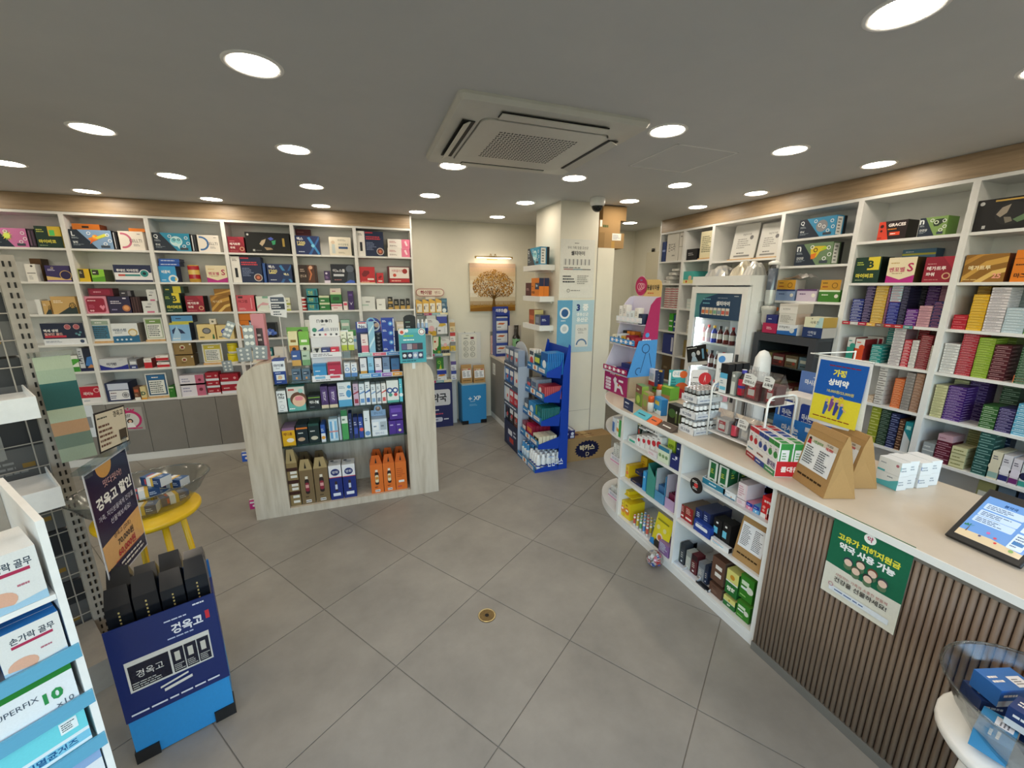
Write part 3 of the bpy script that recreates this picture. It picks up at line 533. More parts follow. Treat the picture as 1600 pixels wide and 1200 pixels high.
for k in range(2):
 xx=X_at(474.5,W1Y+0.06,z)
 thing('supplement_tin','red and white tin, %s of two, third shelf, fifth left-wall bay'%['lower','upper'][k],'tin',(xx,W1Y+0.06,z+0.0005+0.0705*k),0,None,MB().lathe([(0.036,0,'#b8242c'),(0.036,0.014,'#e9e0da'),(0.036,0.03,'#b8242c'),(0.036,0.055,'#e9e9e6'),(0.034,0.07)],n=18).build('tin','gloss',True))
for k in range(3):w1(3,4,481.5,499,473.5-11.3*k,'teal flat carton, %s of three stacked'%['lowest','middle','topmost'][k],'#2a8a94',[('t','치센',0.35,0.5,0.5,'#d8d84a',{'fw':.4}),('r',0.7,0.2,0.2,0.6,'#1f5f74')],stk=1,zb=ROWZ[3]+0.0695*k,right='#1c5a60')
for k in range(2):w1(3,4,500,516.5,473.0-11*k,'green and white flat carton, %s of two'%['lower','upper'][k],'#2f7a3c',[('r',0,0.75,1,0.25,'#cfd6b4'),LT(0.15,0.25,0.6,0.3,1,'#e6ecd8')],stk=1,zb=ROWZ[3]+0.0675*k)
for k in range(3):w1(3,4,518,535.5,(473.5,457,450.5)[k],['pink and white carton under a green one','green carton with pale heading on the pink one','pale pink flat box topping the pink and green stack'][k],['#e9e0dc','#2f7a3c','#e2d4cc'][k],[[('r',0,0.55,1,0.2,'#e07a90'),LT(0.2,0.2,0.6,0.2,1,'#c2506a')],[('r',0,0.82,1,0.18,'#d9dcb8'),('q',0.2,0.3,0.6,0.3,0.1,'#1c5028')],[LT(0.2,0.3,0.5,0.4,1,'#b06a7a')]][k],stk=1,zb=ROWZ[3]+(0,0.0685,0.17)[k])
w1(3,4,537,544,471.5,'small white box with pink corner','#eadfdc',[('r',0.1,0.55,0.8,0.3,'#d8506a')],d=0.05)
w1(3,4,545,554,455,'tall purple carton with white line drawing','#3c2060',[('r',0,0,1,1,'#3c2060'),('r',0.2,0.75,0.6,0.1,'#6a4a98'),('p',[(0.2,0.45),(0.5,0.25),(0.85,0.45),(0.5,0.33)],'#d8d0e4')])
w1(3,5,563.5,587,463.5,'pale grey white carton with mint stripe','#dcdedb',[('r',0,0,1,1,'#dcdedb'),('r',0,0.3,0.5,0.1,'#a8c0b4'),LT(0.3,0.5,0.5,0.2,1,'#6a6a6a')])
w1(3,5,589,603,467,'small plain white carton','#e9e9e4',[LT(0.25,0.35,0.5,0.2,1,'#8a8a80')],d=0.07)
for k,(a,b,yt,zz)in enumerate(((607,614.5,474.5,0),(607,614.5,464,0.0615),(616.5,624,467.5,0),(626,633.5,467.5,0),(635.5,641,466.5,0))):
 w1(3,5,a,b,yt,'small black and gold box, %s'%['lower of the stacked pair','upper of the stacked pair','next to the stacked pair','second from the end panel','touching the end panel'][k],'#1a1714',[('r',0,0,1,0.35,'#b8944a'),LT(0.15,0.5,0.7,0.3,2,'#d9ccb0')],stk=1,zb=ROWZ[3]+zz,d=0.06)
w1(4,0,70,137,505,'white and navy carton with two round badges and red ribbon','#e4e8ee',[('r',0,0,1,1,'#e4e8ee'),('r',0,0.28,1,0.72,'#1f2842'),('t','백세 생명',0.05,0.66,0.13,'#f0f0f0',{'al':'l','b':.03}),('t','칠보단 골드',0.05,0.5,0.13,'#e6b8b0',{'al':'l','b':.03}),('r',0.05,0.34,0.5,0.09,'#c8374c'),('o',0.62,0.82,0.12,0.03,'#d89a9a'),('c',0.62,0.82,0.08,'#b8606a'),('o',0.83,0.82,0.12,0.03,'#d89a9a'),('c',0.83,0.82,0.08,'#b8606a'),('c',0.8,0.5,0.05,'#5a8a9a'),('c',0.9,0.56,0.05,'#5a8a9a'),('c',0.86,0.44,0.05,'#7ab0b8'),LT(0.05,0.1,0.5,0.1,2,'#8a94a8'),('c',0.9,0.14,0.08,'#3a4a6a')])
plaque(4,1,143,177,498.5,'picture plaque with blue lake photo on wooden foot','#e6ebe6','#9fb3a4','#3f7a9a')
w1(4,1,178.5,220,505.5,'white and blue carton with gold arch','#dfe6ea',[('r',0,0,1,1,'#e2e8ec'),('p',[(0,0),(1,0),(1,0.38),(0,0.34)],'#2a6a94'),('c',0.78,0.52,0.2,'#c9ae6a'),('c',0.78,0.5,0.15,'#e8e2d0'),('t','아모스틴',0.3,0.66,0.16,'#22476a',{'fw':0.5,'b':.03}),LT(0.1,0.48,0.45,0.08,1,'#7a8a94')]+[('c',0.15+0.17*k,0.16,0.05,'#cfe2ec')for k in range(4)],right='#8f8a80',d=0.15)
plaque(4,1,229.5,258,496.5,'text plaque with green heading on wooden foot','#b8c4b0','#7a9a58')
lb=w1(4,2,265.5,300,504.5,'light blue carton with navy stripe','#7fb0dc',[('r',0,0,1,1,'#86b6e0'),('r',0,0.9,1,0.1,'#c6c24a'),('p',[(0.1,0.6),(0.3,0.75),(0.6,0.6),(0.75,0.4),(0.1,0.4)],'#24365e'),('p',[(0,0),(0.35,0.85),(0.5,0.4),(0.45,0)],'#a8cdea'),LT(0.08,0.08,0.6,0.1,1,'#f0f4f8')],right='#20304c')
w1(4,2,268.5,302,493.5,'flat blue box on the light blue carton','#5a9ad0',[('r',0,0,1,0.2,'#c6c24a'),LT(0.2,0.45,0.4,0.3,1,'#22365e')],zb=lb['top'],right='#16223c')
ya=w1(4,2,310.5,338.5,507,'pale yellow soap carton with black oval','#e0c888',[('r',0,0,1,1,'#e2cc8e'),('c',0.52,0.58,0.24,'#3a3a3c',{'ry':0.2}),('c',0.52,0.58,0.19,'#8a8c90',{'ry':0.15}),LT(0.1,0.08,0.4,0.18,1,'#5a5030'),('p',[(0.8,0.05),(0.94,0.05),(0.9,0.35),(0.84,0.35)],'#2a6a3c')])
w1(4,2,340,367,508,'pale yellow soap carton with blue oval','#e0c888',[('r',0,0,1,1,'#e2cc8e'),('c',0.5,0.55,0.24,'#3a56b8',{'ry':0.2}),('t','비누',0.5,0.55,0.16,'#f0f0f0'),LT(0.1,0.08,0.4,0.18,1,'#5a5030')])
w1(4,2,327.5,338,498.5,'tiny cream box on the black oval carton','#e4dcc8',[('c',0.5,0.5,0.2,'#6a6a5a')],zb=ya['top'],d=0.04)
MG=[('r',0,0,1,1,'#d97a1e'),('r',0,0.72,1,0.02,'#a85a14'),('r',0.5,0.38,0.5,0.34,'#1c2a4c'),('t','Mg',0.72,0.55,0.2,'#cfe0ee',{'b':.03}),LT(0.06,0.5,0.34,0.08,1,'#4a2a0c'),('t','마그온',0.08,0.2,0.15,'#3a2008',{'al':'l','b':.03})]
w1(4,3,373,406.5,490,'tall orange magnesium carton lettered Mg','#d97a1e',MG,right='#7a3f10')
w1(4,3,408.5,433,505,'black carton with blue molecule spheres','#14161c',[('r',0,0,1,1,'#14161c')]+[('c',0.45+0.16*(k%4),0.25+0.22*(k//4)+0.06*(k%2),0.11,['#5a7ad0','#8fa8e0','#3a56a8'][k%3])for k in range(7)]+[LT(0.08,0.75,0.5,0.14,2,'#c9ccd4')])
for k in range(6):w1(4,4,458+15.2*k,472+15.2*k,505-5*(k%2),'%s carton half hidden behind the centre display'%['green','white','sky blue','pale green','cream','mint'][k],['#3f8a4a','#e4e6e2','#6aa8cf','#a8c890','#e0d8bc','#9fcab8'][k],[('r',0.1,0.6,0.8,0.2,'#e9ece4'),LT(0.15,0.2,0.7,0.25,2,'#5a6a60')])
for k in range(5):w1(4,5,556+16*k,570+16*k,503+4*(k%2),'%s carton half hidden behind the centre display'%['pink','white','rose','grey','ivory'][k],['#d8808f','#e6e4e0','#c95a72','#b9bcbc','#e4dcc8'][k],[('r',0.1,0.6,0.8,0.2,'#f2ece8'),LT(0.15,0.2,0.7,0.25,2,'#6a5a5a')])
w1(5,0,108,126.5,556,'white and green carton with curved field','#e6ebe4',[('r',0,0,1,1,'#e6ebe4'),('c',0.75,0.2,0.6,'#4aa03c',{'n':20,'a0':60,'a1':190}),('r',0.4,0,0.6,0.3,'#3a8f34')])
w1(5,0,127.5,149.5,544,'tall black and blue joint pain carton','#1c222c',[('r',0,0,1,1,'#20263a'),('r',0,0,0.36,1,'#c9ced4'),('l',0.05,0.3,0.26,0.6,6,'#4a5260',3),('p',[(0.4,0.25),(0.6,0.6),(1,0.65),(1,0.3),(0.7,0.2)],'#3f7ac0'),('p',[(0.5,0.15),(0.8,0.3),(1,0.2),(1,0.1)],'#c98a5a'),('r',0,0,1,0.14,'#182048')])
w1(5,1,157.5,202,560.5,'white and royal blue carton with big Korean name','#d3d5da',[('r',0,0,1,1,'#c9ccd2'),('p',[(0,0),(1,0),(1,0.45),(0.75,0.28),(0.45,0.16),(0.2,0.3),(0,0.5)],'#20288a'),('t','이가탄',0.42,0.52,0.26,'#20264a',{'fw':.5,'b':.04}),LT(0.7,0.84,0.25,0.06,1,'#7a7f8c')])
w1(5,1,203.5,216,562,'small silver and blue box beside the royal blue carton','#8f949c',[('r',0.1,0.5,0.8,0.3,'#d8dce2'),('r',0,0,1,0.4,'#243070'),('r',0.25,0.1,0.5,0.14,'#c9d0e4')],right='#6a5f5c',d=0.15)
w1(5,1,226.5,239,560.5,'white over red upright carton','#ece9e6',[('r',0,0,1,0.6,'#c01f2c'),('t','센시아',0.5,0.8,0.14,'#b03a3a',{'fw':.7})],right='#8a1a20')
for k in range(2):w1(5,1,246,266,566.2-10.8*k,'white over red flat carton, %s of two'%['lower','upper'][k],'#ece9e6',[('r',0,0.05,1,0.5,'#c01f2c'),LT(0.1,0.68,0.4,0.18,1,'#b03a3a')],stk=1,zb=ROWZ[5]+0.0665*k)
for k in range(2):w1(5,2,272.5,305,555.5-19.7*k,'bronze brown carton with emblem, %s of two'%['lower','upper'][k],'#8a6f42',[('r',0,0,1,1,'#937848'),('c',0.48,0.62,0.2,'#e0d6b8',{'ry':0.18}),('r',0.4,0.5,0.16,0.2,'#8a2a20'),LT(0.3,0.26,0.4,0.12,1,'#3c2c14'),('c',0.92,0.85,0.07,'#e0e0da')],stk=1,zb=ROWZ[5]+0.1215*k,right='#4f3d1e')
plaque(5,2,319,349.5,537.5,'text plaque with yellow heading on wooden foot','#cfc27a','#c9b93a')
for k in range(2):
 xx=X_at(365.5+k*1.5,W1Y+0.06,ROWZ[5])
 tb=thing('medicine_tub','yellow tub with white lid, %s of two, fifth shelf, third left-wall bay'%['lower','upper'][k],'tub',(xx,W1Y+0.062,ROWZ[5]+0.0005+0.1065*k))
 obj('tub_body',MB().lathe([(0.044,0,'#ece9df'),(0.046,0.022,'#d8c614'),(0.046,0.084,'#ded022'),(0.044,0.088)],n=20).build('tub_body','gloss',True),tb)
 obj('lid',MB().lathe([(0.047,0.0882),(0.047,0.102),(0.044,0.105)],n=20,col='#d8cf3a').build('lid','gloss',True),tb)
for k in range(8):
 b=3+k//3;w1(5,b,[395,412,430,470,500,528,570,600][k],[409,428,450,492,524,548,594,632][k],548-3*(k%3),'%s carton tucked behind the centre display'%['ivory','teal','white','navy','red','pale blue','olive','silver'][k],['#e2dcc8','#3a8a90','#e6e6e4','#28325c','#b83038','#9fc0d8','#8a8f4a','#c3c6c8'][k],[('r',0.1,0.55,0.8,0.25,'#eceae4')])
w1(6,0,95,128,613,'white carton with crimson band','#e8e4e2',[('r',0,0.3,1,0.35,'#b02038')])
w1(6,0,129.5,160,604,'red and white carton with looping line','#e6e2e2',[('r',0,0.32,1,0.68,'#b81f36'),('t','레비뉴',0.4,0.58,0.2,'#f3e4e2',{'fw':.5,'b':.02}),('o',0.85,0.75,0.14,0.05,'#e0a0a4'),LT(0.1,0.1,0.5,0.1,1,'#8a9ab0')])
w1(6,1,163.5,206,598.5,'navy edged white carton with round seal','#2a3358',[('r',0,0,1,1,'#2a3358'),('r',0.1,0.62,0.88,0.34,'#c8d0e4'),('r',0.13,0.08,0.84,0.5,'#e6e6ea'),LT(0.18,0.4,0.4,0.1,1,'#5a2a3a'),('l',0.16,0.14,0.38,0.2,2,'#3a4878',3),('o',0.8,0.32,0.15,0.03,'#6a6a70'),('c',0.8,0.32,0.09,'#8a8a90')],right='#1c2244',d=0.17)
w1(6,1,211.5,221,605,'brown and white small box beside the navy edged carton','#6a3f28',[('r',0,0,1,0.2,'#e6e2da'),('r',0.1,0.6,0.7,0.22,'#c05a3a'),LT(0.1,0.28,0.7,0.2,2,'#c9a890')],d=0.09)
w1(6,1,221.8,230.5,604.5,'cream vitamin D box','#d9c894',[('r',0,0,1,0.14,'#d89a3a'),('t','D',0.5,0.48,0.3,'#3a5a4a',{'b':.05})],d=0.09)
plaque(6,1,232,264.5,584,'text plaque with blue heading on wooden foot','#33587c','#2a6aa0')
w1(6,1,265.5,275.5,604,'small green box beside the blue heading plaque','#2f7a24',[('r',0.05,0.85,0.8,0.1,'#e0e6cc'),LT(0.3,0.5,0.5,0.2,1,'#7aa860')])
PR=[('r',0,0,1,1,'#e4e0ea'),('r',0.64,0,0.36,1,'#c86a88'),LT(0.08,0.3,0.45,0.45,2,'#9a9ab8'),('c',0.82,0.5,0.13,'#7a2438')]
for k in range(2):w1(6,2,281.5,323,(599.5,586.5)[k],'white and rose carton, %s of two'%['lower','upper'][k],'#e4e0ea',PR,stk=1,zb=ROWZ[6]+(0,0.1135)[k])
RD=[('r',0,0,1,0.28,'#dfe2ec'),('l',0.12,0.45,0.5,0.25,1,'#e6c8cc',3),('c',0.8,0.6,0.12,'#e0a0a4')]
for k in range(3):w1(6,2,325.5,346,606.3-12*k,'crimson flat box, %s of three'%['lowest','middle','topmost'][k],'#a81a30',RD,stk=1,zb=ROWZ[6]+0.0735*k,d=0.1)
for k in range(2):w1(6,2,347.5,376,600-15.5*k,'wide crimson carton with white base, %s of two'%['lower','upper'][k],'#a81a30',RD,stk=1,zb=ROWZ[6]+0.0975*k,d=0.1)
for k in range(4):w1(6,3+k//2,[380,410,465,500][k],[405,440,492,530][k],590-4*k,'%s carton tucked behind the centre display'%['rose','white','navy','beige'][k],['#c86a80','#e6e6e4','#2a345c','#cdbf9f'][k],[('r',0.1,0.5,0.8,0.3,'#ececea')])
GY=3.285
gd=thing('display_gondola','pale wood centre display with rounded shoulders and glass shelves','display shelf',(0,GY,0))
def wing(x0,x1,zt,rx,rz,left):
 pts=[(x0,0),(x1,0)]
 arc=[(math.cos(a)*rx,math.sin(a)*rz)for a in[i*PI/20 for i in range(11)]]
 if left:pts+=[(x1,zt)]+[(x0+rx-ax,zt-rz+az)for ax,az in reversed(arc)]
 else:pts+=[(x1-rx+ax,zt-rz+az)for ax,az in arc]+[(x0,zt)]
 return MB().prism(pts,-0.38,0.0,M4=Matrix(((1,0,0,0),(0,0,-1,0),(0,1,0,0),(0,0,0,1)))).build('wing_panel','pale_wood')
obj('wing_panel',wing(-0.874,-0.643,1.205,0.225,0.19,True),gd);obj('wing_panel',wing(0.276,0.513,1.15,0.09,0.17,False),gd)
obj('back_panel',MB().box(-0.642,0.275,0.36,0.378,0.0,1.04).build('back_panel','pale_wood'),gd)
obj('plinth',MB().box(-0.642,0.275,0.002,0.359,0.0,0.057).build('plinth','pale_wood'),gd)
GZ=[0.0575,0.56,0.83,1.043]
for z in GZ[1:]:obj('glass_shelf',MB().box(-0.641,0.274,0.006,0.355,z-0.008,z).build('glass_shelf','shelf_glass'),gd)
for z in GZ[1:]:
 for x in(-0.635,0.268,-0.185):obj('shelf_pin',MB().box(x-0.005,x+0.005,0.3,0.356,z-0.02,z-0.0085,'#8a8c8e').build('shelf_pin','metal'),gd)
LX2={}
def putY(key,Y,z,px0,px1,pyt,label,base,front=(),d=0.1,name='medicine_box',cat='box',clampd=None,lo=None,hi=None,xz=None,**k):
 zx=z if xz is None else xz
 x0=X_at(px0,Y,zx)+0.001;x1=X_at(px1,Y,zx)-0.001;h=Z_at(pyt,(x0+x1)/2,Y)-z
 if key:x0=max(x0,LX2.get(key,-9)+0.001)
 if lo is not None:x0=max(x0,lo)
 if hi is not None:x1=min(x1,hi)
 if key:LX2[key]=x1
 o=thing(name,label,cat,((x0+x1)/2,Y,z+0.0004),0,None,carton_mesh(x1-x0,d,h,base,front,**k));o['top']=z+h+0.001;return o
def gable(w,d,h,base,front,cap=None):
 """carton whose top folds to a carrying handle"""
 mb=MB();s=h*0.76;c=d/2;cap=cap or base
 mb.box(-w/2,w/2,0,d,0,s,base)
 v=[(-w/2,0,s),(w/2,0,s),(w/2,d,s),(-w/2,d,s),(-w*.3,0.0,h),(w*.3,0.0,h),(w*.3,0.006,h),(-w*.3,0.006,h)]
 mb.mesh_(v,[(0,1,5,4),(1,2,6,5),(2,3,7,6),(3,0,4,7),(4,5,6,7)],cap)
 f=Face(mb,(-w/2,0,0),(1,0,0),(0,0,1),w,h);f.do(front)
 f.poly([(0.42,0.8),(0.58,0.8),(0.5,0.95)],'#1a1208')
 return mb.build('gift_box','card')
def putG(key,Y,z,px0,px1,pyt,label,base,front,d=0.1,cap=None):
 x0=X_at(px0,Y,z)+0.001;x1=X_at(px1,Y,z)-0.001;x0=max(x0,LX2.get(key,-9)+0.001);LX2[key]=x1
 h=Z_at(pyt,(x0+x1)/2,Y)-z
 return thing('gift_box',label,'box',((x0+x1)/2,Y,z+0.0004),0,None,gable(x1-x0,d,h,base,front,cap))
CD=' on the centre display'
BT=lambda c1,c2:[('q',0.34,0.22,0.32,0.34,0.04,'#2a1c1c'),('r',0.4,0.56,0.2,0.06,'#e0d8c8'),('q',0.36,0.28,0.28,0.2,0.03,c1),('r',0.38,0.36,0.24,0.07,c2),LT(0.3,0.14,0.4,0.04,1,'#2a2014'),('r',0.3,0.03,0.4,0.06,'#ececea'),('l',0.32,0.035,0.36,0.05,1,'#333',2)]
KY=GY+0.03
stack_lbl=[('r',0,0.62,1,0.06,'#3a1c14'),('r',0,0.4,1,0.06,'#3a1c14'),('r',0,0.2,1,0.06,'#3a1c14')]+[('r',0.3,y,0.6,0.045,'#e4e2da')for y in(0.05,0.14,0.28,0.35,0.5,0.57)]
putG('g0',KY,GZ[0],455,472,702.5,'brown handle carton with four white labels, lower left'+CD,'#8a7650',stack_lbl,cap='#a8946a')
putG('g0',KY,GZ[0],473,494,718,'brown handle carton with red bottle, nearer the labelled one'+CD,'#7a6648',BT('#8a2a3c','#d8a0a0'),cap='#a8946a')
putG('g0',KY,GZ[0],495,517,714.5,'brown handle carton with red bottle, next to navy cartons'+CD,'#7a6648',BT('#8a2a3c','#d8a0a0'),cap='#a8946a')
for k,(a,b)in enumerate(((518,537.5),(538.5,558.5))):
 n=putY('g0',KY,GZ[0],a,b,727.5-2*k,'navy and white drink carton with bottle, %s of two'%['left','right'][k]+CD,'#1c2a6a',[('r',0,0,1,0.66,'#1e2e78'),('r',0,0.66,1,0.34,'#e4e4e8'),('c',0.5,0.8,0.11,'#22306c',{'ry':0.1}),('t','쌍화',0.5,0.8,0.08,'#fff'),('r',0,0.64,1,0.02,'#c03a3a'),('q',0.4,0.24,0.2,0.3,0.03,'#3a2a26'),('r',0.41,0.3,0.18,0.14,'#c8d0e4'),('r',0.2,0.1,0.6,0.09,'#dfe4ee')],d=0.12,top='#d9d9dc',topp=[('c',0.5,0.55,0.2,'#b9bcc4'),('c',0.25,0.8,0.12,'#2a2e3c'),('r',0.3,0.05,0.4,0.15,'#c8ccd4')])
for k,(a,b,t_)in enumerate(((581,600.5,712),(601,619,709.5),(619.5,637,707.5))):
 fr=BT('#e6d6b0','#c98a3a')if k<2 else[LT(0.12,0.34,0.76,0.26,5,'#b0501a'),('r',0.25,0.2,0.5,0.06,'#e9e4dc'),LT(0.15,0.06,0.6,0.06,1,'#a83a5a')]
 putG('g0',KY,GZ[0],a,b,t_,'orange handle drink carton, %s of the front three'%['left','middle','right'][k]+CD,'#d9702a',fr,d=0.11,cap='#c9601f')
LX2['g1']=-9
for k,(a,b,t_)in enumerate(((583,600,702),(601.5,617,699.5),(618.5,634,697.5))):putG('g1',KY+0.16,GZ[0],a,b,t_,'orange handle drink carton, %s of the back three'%['left','middle','right'][k]+CD,'#b0521a',[],d=0.11,cap='#b8561c')
for k,(a,b,t_)in enumerate(((473,492,706),(496,514,704))):putG('g2',KY+0.16,GZ[0],a,b,t_,'dark brown handle carton, back row %s'%['left','right'][k]+CD,'#5f4e34',[],d=0.11)
def S(row,key,px0,px1,pyt,desc,base,front=(),d=0.1,dy=0.03,**k):return putY(key,GY+dy,GZ[row],px0,px1,pyt,'%s, %s glass shelf of centre display'%(desc,['','lower','middle','top'][row]),base,front,d,**k)
S(1,'s1',443,463,669,'yellow and purple carton with bandaged finger','#e0ac1c',[('r',0,0,1,1,'#e2b020'),('r',0,0.86,1,0.14,'#8a6a8c'),('c',0.6,0.3,0.18,'#f0e6d8',{'ry':0.12}),('t','메디폼',0.45,0.66,0.18,'#7a2a1c',{'fw':.7,'b':.02})],d=0.16,top='#9a7fa0',right='#8a6a5c')
S(1,'s1',465,483,664,'black teal bandage carton with orange rim','#14242c',[('r',0,0.78,1,0.08,'#d97a2a'),LT(0.15,0.52,0.7,0.12,1,'#d8dcd8'),('c',0.4,0.26,0.16,'#b8a088',{'ry':0.1})],d=0.16,top='#22343c')
S(1,'s1',484,501,662,'black teal bandage carton with white print','#14282a',[LT(0.15,0.56,0.7,0.12,1,'#d8dcd8'),('c',0.5,0.26,0.16,'#c9c4b0',{'ry':0.1}),('r',0,0.88,1,0.12,'#1f4a44')],d=0.16,top='#1c3c3a')
S(1,'s1',503,510,664,'small blue and white box with orange spot','#2a56a8',[('r',0,0,1,0.5,'#dfe6f0'),('c',0.5,0.25,0.1,'#e0a040'),LT(0.1,0.6,0.8,0.2,2,'#cfe0f4')],d=0.14)
S(1,'s1',516,530,655,'pale blue striped tube carton','#c3dcec',[('r',0.12,0.1,0.25,0.8,'#6aa8d8'),('r',0.45,0.1,0.12,0.8,'#e8f2f8'),('r',0.65,0.1,0.25,0.8,'#8ac0e4'),('r',0,0.4,1,0.06,'#d08a8a')],d=0.08)
S(1,'s1',531,535,652,'thin silver box behind the striped one','#b9c8d4',d=0.08)
S(1,'s1',536,546,641,'tall green and white toothpaste carton','#dfe9e0',[('r',0,0,1,0.55,'#4aa05c'),('r',0,0.8,1,0.2,'#2f7a4a'),LT(0.15,0.62,0.7,0.12,1,'#3a6a4a')],d=0.07)
S(1,'s1',547,552.5,646,'thin navy upright box','#1f2f5c',[LT(0.2,0.2,0.6,0.6,5,'#8a9ac4')],d=0.1)
S(1,'s1',554,561,652,'navy box with white print, left of a pair','#22306e',[('r',0.1,0.2,0.8,0.3,'#3d56b0'),LT(0.15,0.6,0.7,0.2,2,'#dfe4f4')],d=0.1)
S(1,'s1',562,569,652,'blue box with red spot, right of a pair','#2a48a0',[('c',0.6,0.4,0.09,'#d85a5a'),LT(0.15,0.6,0.7,0.2,2,'#dfe4f4')],d=0.1)
S(1,'s1',570.5,580,642,'tall white carton with blue swirl at foot','#e4ebf0',[('c',0.5,0.14,0.09,'#6a9ad0'),LT(0.2,0.6,0.5,0.14,2,'#4a6a8c')],d=0.07)
dsp=S(1,'s1',582,606,655,'pale blue dispenser carton with arched header','#cfdcea',[('r',0,0,1,0.3,'#e6ecf2'),('t','덴티가드',0.5,0.15,0.14,'#4a6a9c',{'fw':.6}),('r',0.06,0.34,0.4,0.5,'#e9eef2'),('r',0.55,0.34,0.4,0.5,'#a8b4c0'),LT(0.12,0.5,0.3,0.16,1,'#5a7a94'),LT(0.6,0.5,0.3,0.16,1,'#4a5a68')],d=0.1)
hd=MB();hf=[(-0.06+0.12*i/12,0.035*math.sin(PI*i/12)**0.6)for i in range(13)]
wd=dsp.dimensions.x/2;z0=dsp['top']-dsp.location.z
hd.prism([(-wd,0),(wd,0),(wd,0.05)]+[(wd*.55*math.cos(a),0.05+0.05*math.sin(a))for a in[i*PI/10 for i in range(11)]]+[(-wd,0.05)],-0.1,-0.097,'#9fbcdc',M4=Matrix(((1,0,0,0),(0,0,-1,0),(0,1,0,z0),(0,0,0,1))))
f=Face(hd,(-wd,0.097,z0),(1,0,0),(0,0,1),2*wd,0.1);f.c(0.5,0.6,0.2,'#8a7468').c(0.5,0.68,0.1,'#d8b49c').t('덴티가드',0.5,0.22,0.22,'#2f4a78',fw=.6)
obj('header_card',hd.build('header_card','card'),dsp)
for k in range(2):S(1,'s1' if k==0 else None,608.5,631,(657,633.5)[k],'violet twin carton, %s of two'%['lower','upper'][k],'#4a2a8c',[('r',0.48,0,0.04,1,'#2c1860'),LT(0.08,0.6,0.34,0.16,1,'#d8ccf0'),LT(0.58,0.6,0.34,0.16,1,'#d8ccf0'),('c',0.75,0.25,0.1,'#e4d8b0')],d=0.1,xz=GZ[1],hi=0.272)if k==0 else putY(None,GY+0.03,GZ[1]+0.1235,608.5,631,633.5,'violet twin carton, upper of two, lower glass shelf of centre display','#4a2a8c',[('r',0.1,0.5,0.8,0.3,'#6a48b0'),LT(0.2,0.2,0.6,0.2,1,'#d8ccf0')],0.1,xz=GZ[1],hi=0.272,lo=LX2['s1']-0.101)
S(2,'s2',433,450,611,'tall white lens solution carton lettered re-nu','#eceff0',[('t','re-',0.5,0.82,0.12,'#2a3440',{'b':.02}),('t','nu',0.5,0.68,0.12,'#2a3440',{'b':.02}),LT(0.25,0.46,0.5,0.06,1,'#8a949c'),('o',0.5,0.24,0.09,0.01,'#7a8490'),LT(0.2,0.04,0.6,0.05,1,'#6a747c')],d=0.08,right='#1c3058',lo=-0.638)
S(2,'s2',451.5,479,604.5,'teal carton with face wearing pink eye mask','#5aa8a0',[('r',0,0,1,1,'#6ab4ac'),('r',0,0.55,1,0.45,'#d8d4cc'),('c',0.62,0.48,0.3,'#6a4636'),('c',0.64,0.4,0.24,'#e6c0a4'),('q',0.42,0.42,0.46,0.18,0.08,'#e08a96'),('r',0.08,0.85,0.34,0.07,'#c0504a'),('c',0.78,0.82,0.09,'#9fd0c8'),LT(0.06,0.05,0.5,0.09,1,'#fff')],d=0.15,right='#9a9a94')
S(2,'s2',483,502,618,'low black carton with lime line','#20262c',[('r',0,0.82,1,0.05,'#8ac03a'),('t','메모-콘',0.4,0.52,0.22,'#eef0ee',{'fw':.6,'b':.02}),('c',0.85,0.5,0.12,'#e8ecee',{'n':12,'a0':90,'a1':270}),LT(0.1,0.12,0.6,0.1,1,'#7a848c')],d=0.12)
for k in range(2):S(2,'s2',(503,515.5)[k],(514.5,528.5)[k],604,'purple carton with white bottle shape, %s of two'%['left','right'][k],'#4a3468',[('q',0.2,0.25,0.6,0.62,0.1,'#5f4684'),('t','가그린',0.5,0.56,0.44,'#efe6f4',{'fw':.34,'b':.02}),('r',0,0,1,0.15,'#d9ccb0')],d=0.1)
S(2,'s2',530,551,597.5,'white carton with two blue drops and blue base','#e6ebf0',[('r',0,0,1,0.28,'#5aa8d4'),('c',0.8,0.52,0.1,'#4a9ad0',{'ry':.16}),('c',0.85,0.8,0.07,'#4a9ad0'),LT(0.1,0.42,0.5,0.16,2,'#3a6a9c'),LT(0.1,0.74,0.6,0.12,2,'#8a98a8')],d=0.1)
for k,(a,b,t_,c1,c2,nm)in enumerate(((553.5,562,600,'#c9b0c8','#a03a50','mauve'),(562.8,571.5,600,'#dfe9f2','#6a9ad0','pale blue striped'),(572.3,580,597,'#e9eef2','#3a6ab4','white blue-capped'),(581,588.5,601,'#e4eaf0','#8ab0d8','white blue-footed'),(589.3,596.5,600,'#e2e6ea','#7a8aa0','white grey-lined'),(597.3,604.5,599,'#e9e6e4','#d05a5a','white red-dotted'))):
 S(2,'s2',a,b,t_,'upright %s toothpaste carton'%nm,c1,[('r',0.15,0.1,0.7,0.2,c2),('p',[(0,0.5),(1,0.6),(1,0.68),(0,0.56)],c2),LT(0.2,0.72,0.6,0.16,2,'#5a6a80')],d=0.1)
S(2,'s2',605.5,624,594.5,'white carton with blue and red discs','#e6e8e6',[('c',0.25,0.55,0.13,'#2a4a8c'),('c',0.25,0.55,0.07,'#e9eef2'),('c',0.72,0.55,0.13,'#2a4a8c'),('c',0.72,0.55,0.07,'#e9eef2'),('c',0.3,0.35,0.08,'#4a9a8a'),('c',0.74,0.35,0.08,'#c84a50'),('r',0,0,1,0.1,'#5ab0a8')],d=0.1)
S(2,'s2',625,630,592,'narrow turquoise carton at the wing','#5ac0d4',[('c',0.5,0.3,0.08,'#e6f4f8'),LT(0.2,0.6,0.6,0.2,2,'#e6f4f8')],d=0.1,hi=0.273)
